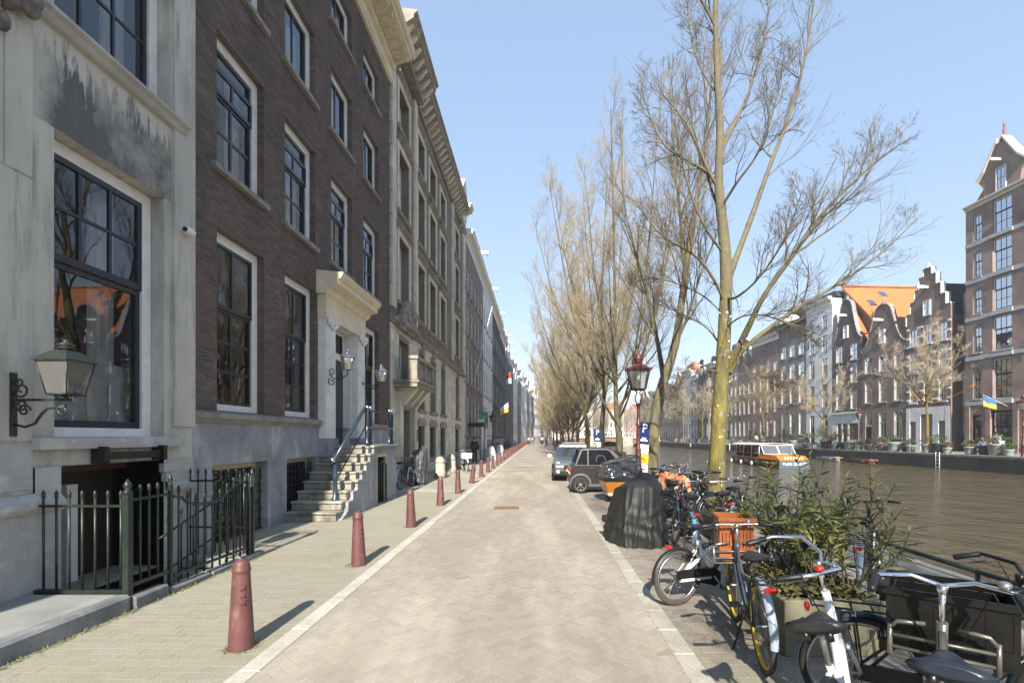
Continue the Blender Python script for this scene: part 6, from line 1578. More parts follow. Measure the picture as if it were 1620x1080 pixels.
for s in (-1, 1):
    side_panel([(.72,.95),(.30,1.32),(-.45,1.33),(-.45,.95)], wf2, s, .006, 'front_side_window', M_carglass, hb); side_panel([(-.52,.95),(-.52,1.33),(-1.28,1.31),(-1.5,.98)], wf2, s, .006, 'rear_side_window', M_carglass, hb)
    MB().cbox((.62, s*.97, .98), (.12,.20,.14), ch=.04).build('mirror', M_carwhite, hb, local=True)
    h = MB().lathe([(.135,-.06),(.135,.0),(.12,.03)], (1.75,s*.58,.68), 20, 'x', cap=True).build('headlight', M_chrome, hb, local=True)
    MB().lathe([(.11,.03),(.10,.045),(.001,.05)], (1.75,s*.58,.68), 20, 'x').build('lens', M_swhite, h, local=True)
    MB().lathe([(.07,0),(.065,.03),(.001,.035)], (1.87,s*.58,.40), 16, 'x').build('fog_light', M_swhite, hb, local=True)
    for xw in (1.18,-1.2): car_wheel(hb, xw, s*.76, .30, .19, M_alu, 6); mb = MB(); mb.torus((xw, s*.80, .30), .36, .05, 16, 6, 'y', (0, math.pi)); mb.build('wheel_arch', M_plas, hb, local=True)
MB().cbox((1.86,0,.56), (.06,.72,.18), ch=.02).build('grille', M_plas, hb, local=True); MB().cbox((1.885,0,.36), (.05,1.0,.12), ch=.02).build('lower_grille', M_plas, hb, local=True)
MB().cbox((1.905,0,.47), (.012,.5,.11), ch=.003).build('number_plate', M_syel, hb, local=True)
# white car behind it
wc = thing('white_car', 'white estate car with roof bars parked behind the grey hatchback', 'car', (2.05, 27.2, 0), R(-90))
wf3 = lambda x, z: .86-.22*max(0, z-.9)/.5
car_body([(-2.1,.28),(2.0,.28),(2.12,.5),(2.05,.78),(1.1,.98),(.45,1.42),(-1.5,1.46),(-1.95,1.0),(-2.12,.6)], wf3, 'body', M_carwhite, wc, .07, .9)
mb = MB(); mb.quad((.50,-.62,1.41),(.50,.62,1.41),(1.10,.80,.995),(1.10,-.80,.995)); mb.build('windscreen', M_carglass, wc, local=True)
for s in (-1, 1):
    side_panel([(.85,.98),(.38,1.36),(-1.45,1.39),(-1.75,1.0)], wf3, s, .006, 'side_window', M_carglass, wc); MB().tube([(.3,s*.6,1.46),(.2,s*.6,1.54),(-1.3,s*.6,1.56),(-1.4,s*.6,1.48)], .02, 6).build('roof_bar', M_plas, wc, local=True)
    for xw in (1.35,-1.35): car_wheel(wc, xw, s*.78, .31, .2, M_alu, 6)
    MB().cbox((2.06, s*.62, .68), (.08,.3,.14), ch=.03).build('headlight', M_chrome, wc, local=True)

# orange cargo tricycle with a rain tent
M_owood = pm('orange_wood', (.52,.205,.035), (.42,.155,.028), 3, .3, .1, 14, stretch=(.4,1,4), coat=.4)
def clear(name, tint, gloss=.12):
    if name in MAT: return MAT[name]
    m = bpy.data.materials.new(name); m.use_nodes = True; MAT[name] = m; t = m.node_tree; N = t.nodes; L = t.links; N.clear()
    o = N.new('ShaderNodeOutputMaterial'); tr = N.new('ShaderNodeBsdfTransparent'); tr.inputs[0].default_value = (*tint,1); gl = N.new('ShaderNodeBsdfGlossy'); gl.inputs['Roughness'].default_value = .12
    nz = N.new('ShaderNodeTexNoise'); nz.inputs['Scale'].default_value = 9; g = N.new('ShaderNodeNewGeometry'); L.new(g.outputs['Position'], nz.inputs[0]); bp = N.new('ShaderNodeBump'); bp.inputs['Strength'].default_value = .5; bp.inputs['Distance'].default_value = .05; L.new(nz.outputs[0], bp.inputs['Height']); L.new(bp.outputs[0], gl.inputs['Normal'])
    fr = N.new('ShaderNodeFresnel'); fr.inputs[0].default_value = 1.9; L.new(bp.outputs[0], fr.inputs['Normal']); mx = N.new('ShaderNodeMixShader'); L.new(fr.outputs[0], mx.inputs[0]); L.new(tr.outputs[0], mx.inputs[1]); L.new(gl.outputs[0], mx.inputs[2]); L.new(mx.outputs[0], o.inputs[0]); return m
M_tent = clear('clear_tent_plastic', (.55,.57,.60))
cb_ = thing('cargo_bike', 'orange wooden cargo tricycle with a clear black-edged rain tent', 'cargo bike', (1.72, 13.2, 0), R(8))
hull = [(0,-.33,.60),(0,.33,.60),(1.0,.42,.60),(1.0,-.42,.60)]
mb = MB()
z0, z1 = .24, .62
mb.hexa([(.16,-.24,z0),(.86,-.3,z0),(.86,.3,z0),(.16,.24,z0),(.0,-.36,z1),(1.0,-.43,z1),(1.0,.43,z1),(.0,.36,z1)]); hbx = mb.build('cargo_box', M_owood, cb_, local=True); bevel(hbx, .03, 3)
mb = MB(); mb.hexa([(.14,-.26,.20),(.88,-.32,.20),(.88,.32,.20),(.14,.26,.20),(.12,-.275,.28),(.90,-.335,.28),(.90,.335,.28),(.12,.275,.28)]); bevel(mb.build('box_bottom', pm('pale_wood', (.6,.48,.32)), cb_, local=True), .02, 2)
mb = MB(); mb.hexa([(-.015,-.375,.60),(1.02,-.45,.60),(1.02,.45,.60),(-.015,.375,.60),(-.03,-.385,.70),(1.03,-.455,.70),(1.03,.455,.70),(-.03,.385,.70)]); mb.build('tent_skirt', M_plas, cb_, local=True)
ap = [(.12,-.05,1.16),(.12,.05,1.16),(.92,.36,1.30),(.92,-.36,1.30)]; bs = [(-.02,-.38,.70),(-.02,.38,.70),(1.02,.45,.70),(1.02,-.45,.70)]
ap = [(.10,-.28,1.06),(.10,.28,1.06),(.95,.38,1.28),(.95,-.38,1.28)]
for k in range(4):
    k2 = (k+1) % 4; mb = MB(); mb.quad(bs[k], bs[k2], ap[k2], ap[k]); mb.build('tent_panel', M_tent, cb_, local=True)
mb = MB(); mb.quad(*ap); mb.build('tent_roof', M_tent, cb_, local=True)
for a, b in [(bs[k], ap[k]) for k in range(4)]+[(ap[k], ap[(k+1)%4]) for k in range(4)]+[((.5,-.415,.7),ap[0]),((.5,-.415,.7),ap[3])]:
    MB().tube([a, b], .011, 5).build('tent_pole', M_plas, cb_, local=True)
for s in (-1, 1):
    w_ = MB().torus((.5, s*.50, .26), .245, .022, 28, 6).build('wheel', M_rub, cb_, local=True); mb = MB(); mb.torus((.5,s*.50,.26), .225, .012, 28, 5)
    for k in range(12): a = k*.5236; mb.tube([(.5,s*.50,.26),(.5+.22*math.cos(a),s*.50,.26+.22*math.sin(a))], .003, 3)
    mb.build('rim', M_alu, w_, local=True)
w_ = MB().torus((1.75, 0, .33), .31, .024, 30, 6).build('wheel', M_rub, cb_, local=True); mb = MB(); mb.torus((1.75,0,.33), .285, .014, 30, 5)
for k in range(14): a = k*.4488; mb.tube([(1.75,0,.33),(1.75+.28*math.cos(a),0,.33+.28*math.sin(a))], .003, 3)
mb.build('rim', M_alu, w_, local=True)
mb = MB()
for pq in ([(.9,0,.3),(1.35,0,.33),(1.75,0,.33)],[(1.35,0,.33),(1.5,0,.82)],[(1.5,0,.75),(1.75,0,.33)],[(1.35,0,.33),(.98,0,.75)],[(1.0,0,.7),(1.46,0,.65)]): mb.tube(pq, .022, 6)
tag(mb.build('frame', M_plas, cb_, local=True))
mb = MB(); mb.ell((1.52,0,.90), (.14,.09,.04), 10, 6); mb.build('saddle', M_plas, cb_, local=True)
mb = MB(); mb.tube([(1.12,-.34,.98),(1.05,-.3,1.02),(1.04,0,1.02),(1.05,.3,1.02),(1.12,.34,.98)], .014, 6); mb.build('push_bar', M_plas, cb_, local=True)

# black rain cover over a parked scooter
def cover(name, label, loc, rotz, W, Ln, H, mat, seed, top=.55, lean=0):
    rng = random.Random(seed); n = 150; m = 34; mb = MB(); rows = []
    ph = [rng.uniform(0,6.28) for _ in range(8)]
    for j in range(m+1):
        h = j/m; z = H*h
        k = 1-h
        ww_ = W/2*(1-(1-top)*h**1.3); ll = Ln/2*(1-.30*h**1.6)
        row = []
        for i in range(n):
            a = 2*math.pi*i/n; c, s_ = math.cos(a), math.sin(a); e = 2.6
            rr = (abs(c)**e+abs(s_)**e)**(-1/e)
            cr_ = lambda q_: (1-abs(math.sin(q_)))**2.2; f = .10*cr_(3.5*a+ph[0]+1.2*h+.5*math.sin(3*a))-.05+.06*cr_(6.5*a+ph[1]-2.5*h+.6*math.sin(2*a+ph[4]))+.012*math.sin(23*a+ph[2]+5*h)+.02*math.sin(3*a+ph[3]+6*h)
            f *= (.35+.8*k**.7)
            f += .03*math.sin(9*h*3+4*a+ph[4])*math.exp(-((h-.30)/.16)**2)*1.2 + .02*math.sin(38*h+2*math.sin(3*a+ph[5]))*math.exp(-((h-.42)/.2)**2)
            q = rr*(1+f)
            if h > .88: q *= math.sqrt(max(0, 1-((h-.88)/.12)**2.4))*.98+.02
            zz = z + (.05*math.sin(2*a+ph[6]) + .09*c)*h*h if h > .3 else z + .02*math.sin(5*a+ph[7])*h
            row.append(mb.P((ww_*q*c+lean*h*h, ll*q*s_, zz)))
        rows.append(row)
    for a, b in zip(rows, rows[1:]):
        for i in range(n): mb.face((a[i], a[(i+1)%n], b[(i+1)%n], b[i]), True)
    mb.face(rows[-1], True)
    t = thing(name, label, 'cover', loc, rotz); mb.build('cover_cloth', mat, t, local=True); return t
M_cov = pm('black_cover_cloth', (.026,.026,.026), (.016,.0165,.0165), 3, .58, .7, 11, stretch=(1,1,.5), spec=.4)
M_covg = pm('grey_cover_cloth', (.075,.077,.075), (.055,.057,.056), 3, .5, .3, 12)
cv1 = cover('motorcycle_cover', 'wrinkled black rain cover draped over a parked scooter beside the bicycles', (1.70, 8.45, 0), R(4), 1.0, 1.45, 1.07, M_cov, 3, .66, .06)
MB().torus((-.30,.35,.24), .2, .05, 20, 6, 'x').build('scooter_wheel', M_rub, cv1, local=True); MB().cbox((-.50,.1,.36), (.12,.10,.12), ch=.02).build('foot_peg', M_plas, cv1, local=True)
cv2 = cover('scooter_cover', 'grey cloth cover over a scooter on the pavement before the sandstone portal', (-4.62, 18.6, 0), R(10), .78, 1.5, 1.28, M_covg, 8, .66, .1)
cv2.children[0].location = (0,0,.06)
for yy in (-.55,.55): MB().torus((0,yy,.22), .19, .045, 20, 6, 'x').build('scooter_wheel', M_rub, cv2, local=True)

# drain cover in the road
dc = tag(MB().box(0,1,0,1,0,1).build('x', M_joint), 'x'); bpy.data.objects.remove(dc)
dcv = thing('drain_cover', 'rusty cast-iron drain cover set in the middle of the road', 'drain cover', (-.78, 12.15, 0))
M_rust = pm('rusty_iron', (.30,.16,.06), (.16,.09,.045), 6, .85, .4, 40)
MB().cbox((0,0,-.005),(.62,.5,.03), ch=.006).build('frame', M_rust, dcv, local=True)
for i in range(7): MB().box(-.26+.078*i,-.215+.078*i,-.20,.20,.008,.016).build('slot_bar', M_rust, dcv, local=True)

# flags and small signs on the left row
def flag(label, p, d, cols, L=1.4, pole=1.6, drop=.9, grp=None):
    t = thing('flag', label, 'flag', p); d = Vector(d).normalized(); MB().tube([(0,0,0), d*pole], .02, 6).build('pole', M_white, t, local=True)
    n = len(cols)
    for q, m in enumerate(cols):
        mb = MB(); pr = None
        for i in range(9):
            u = i/8; x = d*(pole*(.98-.55*u)); a = x+Vector((.03*math.sin(u*9),.05*math.sin(u*7),-drop*(q/n)*(1-.25*u))); b = x+Vector((.05*math.sin(u*8+1),.05*math.sin(u*7+q+1),-drop*((q+1)/n)*(1-.25*u)))
            if pr: mb.quad(pr[0], a, b, pr[1])
            pr = (a, b)
        mb.build('cloth', m, t, local=True)
    return t
M_fblue = pm('flag_blue', (.03,.17,.45), None, 1, .8); M_fyel = pm('flag_yellow', (.75,.52,.05), None, 1, .8); M_fred = pm('flag_red', (.5,.03,.03), None, 1, .8)
flag('white and yellow flag on a slanting pole on the black brick house', (-5.3, 58.5, 4.6), (.8,.0,.6), [M_swhite, M_fyel], pole=2.2, drop=1.1)
flag('red and white flag high on the far black brick house', (-5.3, 72.5, 10.6), (.8,.0,.5), [pm('flag_dark_red', (.30,.025,.03), None, 1, .8), M_swhite], pole=1.6, drop=1.7)
fp = thing('flagpole', 'long white bare flagpole slanting out from the dark brown brick house', 'flagpole', (-5.38, 41, 6.5)); MB().tube([(0,0,0),(1.5,0,6.2)], [.05,.03], 8).build('pole', M_white, fp, local=True); MB().ell((1.51,0,6.25),(.06,.06,.06),8,6).build('knob', M_white, fp, local=True)
hs2 = thing('hanging_sign', 'small teal and white sign sticking out from the dark brown brick house', 'sign', (-5.38, 43.5, 3.6)); MB().box(0,.9,-.03,.03,.35,.39).build('arm', M_black, hs2, local=True); MB().box(.35,.9,-.02,.02,-.25,.33).build('board', pm('teal_paint', (.03,.32,.33)), hs2, local=True); MB().box(-.0,.75,-.05,-.03,-.5,-.3).build('board_strip', M_swhite, hs2, local=True)
pr = thing('porch', 'black flat-roofed entrance porch with pale columns on the dark brown brick house', 'porch', (-4.9, 38.5, 0))
mb = MB(); mb.box(-5.38,-4.1,37.4,40,2.55,2.85); mb.build('porch_roof', M_black, pr)
for yy in (37.5,39.9): MB().lathe([(.14,0),(.13,.1),(.11,.2),(.10,2.4),(.14,2.55)], (-4.3,yy,0), 10).build('column', M_white, pr)
MB().box(-4.14,-4.10,37.4,40,2.85,3.4).build('balcony_rail', pm('green_paint', (.02,.08,.05)), pr)
# ================================================================ BICYCLES, PLANTERS
M_saddle = pm('saddle_black', (.010,.010,.011), (.017,.017,.018), 14, .38, .15, 120)
M_redl = pm('red_lens', (.30,.012,.010), None, 1, .15)
M_tyre = pm('tyre_grey', (.045,.040,.034), (.07,.062,.052), 9, .8, .2, 90)
M_tyreb = pm('tyre_tan', (.20,.165,.115), (.26,.22,.15), 9, .8, .2, 90)
M_bwhite = pm('bike_white', (.62,.64,.65), (.56,.58,.59), 4, .3)
M_bslate = pm('bike_slate', (.055,.068,.085), (.045,.055,.07), 4, .3, .1, 60)
M_bsilver = pm('bike_silver', (.36,.37,.38), (.30,.31,.32), 6, .3, metal=.8)
M_bolive = pm('bike_champagne', (.20,.195,.165), (.16,.155,.13), 6, .35, metal=.5)
M_bblue = pm('bike_sky_blue', (.10,.30,.42), None, 1, .3); M_bred = pm('bike_red', (.42,.03,.02), None, 1, .3); M_bplum = pm('bike_plum', (.06,.018,.03), None, 1, .35)
M_bpale = pm('bike_pale_blue', (.30,.37,.44), None, 1, .35); M_byel = pm('rim_yellow', (.55,.38,.03), None, 1, .4); M_bpeach = pm('bike_cream', (.62,.5,.33), None, 1, .4)
G_K = 'bicycles parked along the quay'
def saddle(root, x, z, L=.27, W=.20, mat=None, tilt=0.0):
    mb = MB(); n = 12; rows = []
    for i in range(11):
        t = i/10; xx = x-L*.5+L*t
        hw = W*.5*(1-t)**.9*(1.05 if t > .08 else .8)+.022*(1 if t < .93 else .65) if t > 0 else W*.36
        hh = .040*(1-.45*t) ; zc = z+.022*(1-t)**2-.012*math.sin(math.pi*t)+tilt*(t-.5)
        if i in (0, 10): hh *= .5
        rows.append([mb.P((xx, hw*math.cos(2*math.pi*k/n), zc+(hh*math.sin(2*math.pi*k/n) if math.sin(2*math.pi*k/n) > 0 else hh*1.15*math.sin(2*math.pi*k/n)))) for k in range(n)])
    for a, b in zip(rows, rows[1:]):
        for k in range(n): mb.face((a[k], a[(k+1)%n], b[(k+1)%n], b[k]), True)
    mb.face(rows[0][::-1]); mb.face(rows[-1])
    s = mb.build('saddle', mat or M_saddle, root, local=True)
    mb = MB(); 
    for q in (-.05,.05): mb.tube([(x-.09,q,z-.03),(x-.04,q,z-.055),(x+.10,q*.3,z-.02)], .005, 4); mb.lathe([(.018,-.055),(.018,-.01)], (x-.10,q,z), 8)
    mb.build('saddle_springs', M_black, s, local=True)
def bike(label, x, y, head, lean=0, fr=None, style='step', r=.345, tyre=None, rim=None, guard=None, bar='sweep', barm=None, z_s=.92, z_b=1.06, sdl=True, crate=None, carrier=True,
         light=True, rack=None, group=G_K, sub=True, steer=0.0, chain=None, sadm=None, name='bicycle', loc_z=0, WB=1.06, rear_white=None, grips=None, rackm=None, sw=.20, seat_L=.27, btilt=0, tube=1.0, bw=1.0):
    """a parked bicycle; origin on the ground under the rear axle, x towards the front wheel"""
    fr = fr or M_plas; tyre = tyre or M_tyre; rim = rim or M_alu; guard = guard or M_plas; barm = barm or M_bsilver
    t = thing(name, label, 'bicycle', (x, y, loc_z), 0, group); t.rotation_euler = Euler((lean, 0, head), 'XYZ')
    bb = Vector((.44,0,.28)); st = Vector((.245,0,z_s-.22)); hb = Vector((WB-.23,0,.62)); ht = Vector((WB-.295,0,z_b-.20)); ra = Vector((0,0,r)); fa_ = Vector((WB,0,r))
    mb = MB()
    if style == 'step':
        mb.tube([hb, hb.lerp(bb,.35)+Vector((-.03,0,-.06)), bb.lerp(hb,.25)+Vector((0,0,-.03)), bb], .021*tube, 8); mb.tube([ht, ht.lerp(bb,.4)+Vector((-.05,0,-.04)), bb+(st-bb)*.35], .016*tube, 8)
    elif style == 'straight':
        mb.tube([hb+Vector((.03,0,.10)), st-Vector((.0,0,.04))], .024, 8); mb.tube([hb, bb], .024, 8)
    else:
        mb.tube([ht, st], .016, 8); mb.tube([hb, bb], .018, 8)
    mb.tube([bb, st], .018, 8); mb.tube([hb-Vector((-.02,0,.04)), ht+Vector((-.01,0,.03))], .023, 8); mb.lathe([(.035,-.05),(.035,.05)], bb, 10, 'y')
    frame = mb.build('frame', fr, t, local=True)
    mb = MB(); mb.tube([st, st+Vector((-.035,0,.19))], .014, 6); mb.build('seat_post', M_bsilver, t, local=True)
    mb = MB()
    for s in (-.055,.055):
        mb.tube([bb+Vector((-.03,s*.6,0)), ra+Vector((0,s,0))], .010, 6); mb.tube([st+Vector((0,s*.3,-.04)), ra+Vector((0,s,0))], .009, 6)
    mb.build('rear_stays', rear_white or fr, t, local=True)
    fk = MB()
    for s in (-.05,.05): fk.tube([hb+Vector((.02,s*.7,-.04)), hb.lerp(fa_,.6)+Vector((-.01,s,0)), fa_+Vector((0,s,0))], .013, 6)
    fk.box(hb.x-.0, hb.x+.05, -.05,.05, hb.z-.06, hb.z-.03); fk.build('fork', fr, t, local=True)
    def wheel(cx):
        w_ = MB().torus((cx,0,r), r-.022, .022, 36, 7).build('wheel', tyre, t, local=True)
        m2 = MB(); m2.torus((cx,0,r), r-.05, .014, 36, 5, 'y', sq=1.2); m2.build('rim', rim, w_, local=True)
        m2 = MB(); ns = 26
        for k in range(ns):
            a = 2*math.pi*k/ns; a2 = a+(.45 if k % 2 else -.45); m2.tube([(cx+.02*math.cos(a2),.028*(-1)**(k//2),r+.02*math.sin(a2)),(cx+(r-.055)*math.cos(a),0,r+(r-.055)*math.sin(a))], .0014, 3, cap=False)
        m2.lathe([(.022,-.045),(.014,-.03),(.014,.03),(.022,.045)], (cx,0,r), 8, 'y'); tag(m2.build('spokes', M_bsilver, w_, local=True))
    wheel(0); wheel(WB)
    if guard != 'none':
        for cx, a0, a1 in ((0, R(-5), R(165)), (WB, R(25), R(190))):
            m2 = MB(); n = 18; rows = []
            for k in range(n+1):
                a = a0+(a1-a0)*k/n; q = r+.022; c, s_ = math.cos(a), math.sin(a)
                if cx == 0: c = -c; 
                row = [m2.P((cx+(q+h)*c, w__, r+(q+h)*s_)) for w__, h in ((-.03,-.016),(-.02,0),(0,.006),(.02,0),(.03,-.016))]; rows.append(row)
            for a, b in zip(rows, rows[1:]):
                for k in range(4): m2.face((a[k],a[k+1],b[k+1],b[k]), True)
            m2.build('mudguard', guard, t, local=True)
    if sdl: saddle(t, st.x-.05, z_s, seat_L, sw, sadm)
    # crank, pedals and chain guard
    mb = MB(); mb.lathe([(.09,-.052),(.09,-.047)], bb, 20, 'y'); mb.tube([bb+Vector((0,-.06,0)), bb+Vector((.10,-.08,-.12))], .011, 6); mb.tube([bb+Vector((0,.06,0)), bb+Vector((-.10,.08,.12))], .011, 6)
    crk = mb.build('crank', M_bsilver, t, local=True)
    for p in (bb+Vector((.10,-.13,-.12)), bb+Vector((-.10,.13,.12))): MB().cbox(p, (.09,.09,.022), ch=.004).build('pedal', M_plas, crk, local=True)
    if chain != 'none':
        mb = MB(); P = [(-.05,.40),(.1,.41),(.46,.39),(.53,.33),(.53,.24),(.46,.19),(.1,.30),(-.05,.31)]; P = [(a, b-.02*(r < .33)) for a, b in P]
        mb.prism(P, -.068, -.05, 'y'); mb.build('chain_guard', chain or M_plas, t, local=True)
    # handlebar and stem
    top = Vector((ht.x-.03, 0, z_b)); bt = thing('steering', None, None) if False else None
    ca, sa = math.cos(steer), math.sin(steer)
    def S(p): q = Vector(p)-Vector((top.x,0,0)); q.y *= bw; return Vector((top.x+q.x*ca-q.y*sa, q.x*sa+q.y*ca, q.z+btilt*q.y))
    mb = MB(); mb.tube([ht, top+Vector((0,0,-.01))], .014, 8); mb.lathe([(.022,-.03),(.022,.012)], top, 8)
    mb.build('stem', barm, t, local=True)
    if bar == 'flat': pts = [(top.x-.03,-.30,z_b),(top.x+.01,-.15,z_b+.005),(top.x+.02,0,z_b),(top.x+.01,.15,z_b+.005),(top.x-.03,.30,z_b)]; ge = [(-.30,.10)]
    elif bar == 'u': pts = [(top.x-.30,-.27,z_b+.06),(top.x-.14,-.30,z_b+.07),(top.x+.02,-.25,z_b+.06),(top.x+.06,-.10,z_b+.01),(top.x+.02,0,z_b),(top.x+.06,.10,z_b+.01),(top.x+.02,.25,z_b+.06),(top.x-.14,.30,z_b+.07),(top.x-.30,.27,z_b+.06)]
    else: pts = [(top.x-.19,-.31,z_b-.01),(top.x-.07,-.29,z_b+.03),(top.x+.03,-.14,z_b+.03),(top.x+.02,0,z_b),(top.x+.03,.14,z_b+.03),(top.x-.07,.29,z_b+.03),(top.x-.19,.31,z_b-.01)]
    pts = [S(p) for p in pts]; mb = MB(); mb.tube(pts, .0115, 8); hbm = mb.build('handlebar', barm, t, local=True)
    for p, q in ((pts[0], pts[1]), (pts[-1], pts[-2])):
        d = (q-p).normalized(); mb = MB(); mb.tube([p-d*.012, p, p+d*.06, p+d*.115, p+d*.12], [.014,.019,.016,.018,.012], 8); mb.build('grip', grips or M_plas, hbm, local=True)
        mb = MB(); mb.tube([p+d*.14+Vector((0,0,-.01)), p+d*.10+Vector((.05,0,-.03)), p+d*.02+Vector((.045,0,-.035))], .005, 5); mb.build('brake_lever', M_alu, hbm, local=True)
    mb = MB(); bp = pts[1].lerp(pts[2], .3); mb.ell(bp+Vector((0,0,.025)), (.026,.026,.02), 10, 6); mb.build('bell', M_bsilver if bar != 'u' else M_bred, hbm, local=True)
    for q_, dst in ((pts[0], hb+Vector((.03,.02,-.05))), (pts[-1], hb+Vector((-.02,-.02,-.02)))):
        d_ = q_.lerp(top, .35)+Vector((.10,0,.02)); e_ = dst.lerp(d_, .35)+Vector((.09,0,-.05))
        mb = MB(); mb.tube([q_.lerp(top,.3), d_, e_, dst], .0035, 4); mb.build('brake_cable', M_black, t, local=True)
    mb = MB(); mb.torus((.10,0,r+.235), .052, .010, 12, 5, 'x', (-.9, math.pi+.9)); mb.box(.08,.12,-.075,-.045,r+.18,r+.25); mb.build('wheel_lock', M_plas, t, local=True)
    if carrier:
        mb = MB(); zc = 2*r+.055
        for s in (-.06,.06): mb.tube([(.18,s,zc),(-.28,s,zc)], .007, 5); mb.tube([(-.05,s*1.1,zc),(0,s*1.1,r)], .006, 5)
        for q in (.16,.05,-.06,-.17,-.28): mb.tube([(q,-.06,zc),(q,.06,zc)], .006, 5)
        mb.build('carrier', M_plas, t, local=True)
    if light:
        MB().cbox((-.30 if carrier else -.12, 0, 2*r+.02 if carrier else st.z+.02), (.03,.085,.038), ch=.01).build('rear_light', M_redl, t, local=True)
        MB().lathe([(.03,-.05),(.035,0),(.03,.02),(.001,.022)], (hb.x+.10,0,hb.z+.12), 10, 'x').build('headlight', M_plas, t, local=True)
    mb = MB(); mb.tube([(.40,.06,.26),(.34,.16,.02)], .010, 5); mb.build('kickstand', M_plas, t, local=True)
    if rack:
        rm = rackm or M_bsilver; x0 = top.x+.08; zr = rack
        mb = MB()
        for q in (.02,.14,.26,.38): mb.tube([(x0+q,-.20,zr),(x0+q,.20,zr)], .009, 6)
        for s in (-.20,.20): mb.tube([(x0-.0,s,zr+.16),(x0,s,zr+.02),(x0+.03,s,zr),(x0+.40,s,zr)], .011, 6)
        mb.tube([(x0-.0,-.20,zr+.14),(x0-.0,-.17,zr+.18),(x0,-.06,zr+.19)], .011, 6); mb.tube([(x0-.0,.20,zr+.14),(x0-.0,.17,zr+.18),(x0,.06,zr+.19)], .011, 6)
        for zz in (.05,.11): mb.tube([(x0,-.19,zr+zz),(x0,.19,zr+zz)], .009, 6)
        for s in (-.07,.07): mb.tube([(x0+.3,s,zr),(fa_.x,s*.8,r)], .008, 5)
        mb.build('front_rack', rm, t, local=True)
    if rear_white == 'x': pass
    WL[t] = Vector((x,y,loc_z)); t['_top'] = (top.x, z_b, WB)
    del t['_top']
    return t, top
def place(root, p):  # a point of a tilted bicycle in the world
    return Matrix.LocRotScale(root.location, root.rotation_euler, None) @ Vector(p)
H_ = lambda a, b: math.atan2(b, a)
# the white city bicycle standing across
k1_, _ = bike('white and grey straight-framed bicycle standing across the bay, nearest wheel on the gutter line', 1.49, 5.16, R(22), 0, M_bslate, 'straight', .295, M_tyre, M_alu, M_plas, 'flat', M_alu, .83, .98, carrier=False, rear_white=M_bwhite, chain=M_plas, WB=1.0)
mb = MB(); mb.tube([(-.02,-.045,.31),(.30,-.03,.50),(.47,0,.60)], .022, 8); mb.tube([(.0,-.05,.28),(.40,-.05,.27)], .024, 8); mb.tube([(.38,-.01,.27),(.27,-.01,.66)], .026, 8); mb.build('white_frame_half', M_bwhite, k1_, local=True)
# slate bicycle with an orange crate on its front rack
k2_, tp = bike('slate grey bicycle with an orange plastic crate on its silver front rack', 1.735, 3.70, R(79), R(-3), M_bslate, 'step', .345, M_tyre, M_byel, M_bpale, 'flat', M_bsilver, .84, .99, rack=.62, chain=M_plas)
def crate(label, root, c, L, W, H, mat, rotz, slots=True, tilt=(0,0), solid=False):
    t = thing('crate', label, 'crate', c, rotz, None); th = .012
    t.rotation_euler = (tilt[0], tilt[1], rotz)
    MB().box(-L/2,L/2,-W/2,W/2,0,th).build('bottom', mat, t, local=True)
    for s in (-1, 1):
        # long sides: rows of slots between ribs
        mb = MB(); yw = s*(W/2-th/2)
        mb.box(-L/2,L/2,yw-th/2,yw+th/2,th+.0005,H*.30); mb.box(-L/2,L/2,yw-th/2,yw+th/2,H*.86,H)
        n = 5 if solid else 9
        for k in range(n+1): xx = -L/2+.012+(L-.024)*k/n; mb.box(xx-.012,xx+.012,yw-th/2,yw+th/2,H*.30,H*.86)
        for zz in (.5,.68): mb.box(-L/2+.03,L/2-.03,yw-th*.3,yw+th*.3,H*zz-.008,H*zz+.008)
        if solid: mb.box(-L/2+.02,L/2-.02,yw-.003,yw+.003,H*.31,H*.85)
        mb.build('side_panel', mat, t, local=True)
        mb = MB(); xw = s*(L/2-th/2); mb.box(xw-th/2,xw+th/2,-W/2+th,W/2-th,th+.0005,H*.55); mb.box(xw-th/2,xw+th/2,-W/2+th,W/2-th,H*.78,H); mb.box(xw-th/2,xw+th/2,-W/2+th,-W*.22,H*.55,H*.78); mb.box(xw-th/2,xw+th/2,W*.22,W/2-th,H*.55,H*.78); mb.build('end_panel', mat, t, local=True)
    mb = MB(); e = .014
    for s in (-1,1): mb.box(-L/2-e,L/2+e,s*(W/2+e/2)-e/2,s*(W/2+e/2)+e/2,H-.03,H+.004); mb.box(s*(L/2+e/2)-e/2,s*(L/2+e/2)+e/2,-W/2,W/2,H-.03,H+.004)
    mb.build('rim', mat, t, local=True)
    return t
M_ocr = pm('orange_plastic', (.30,.088,.022), (.24,.07,.02), 6, .4); M_bcr = pm('black_crate_plastic', (.006,.0055,.005), (.010,.009,.0085), 10, .5, spec=.25)
p = place(k2_, (tp.x+.27, 0, .635)); crate('orange plastic crate with slots on the front rack of the slate bicycle', k2_, p, .30, .33, .40, M_ocr, R(79-90))
# white bicycle with a chrome bar, nearest the bottom edge
k3_, _ = bike('white step-through bicycle with wide chrome handlebar at the bottom edge of the view', 1.41, 2.08, R(56), R(-12), M_bwhite, 'step', .345, M_rub, M_alu, M_plas, 'u', M_chrome, .92, 1.09, carrier=False, sw=.24, steer=R(-66), btilt=.22, rear_white=M_bwhite, tube=1.35)
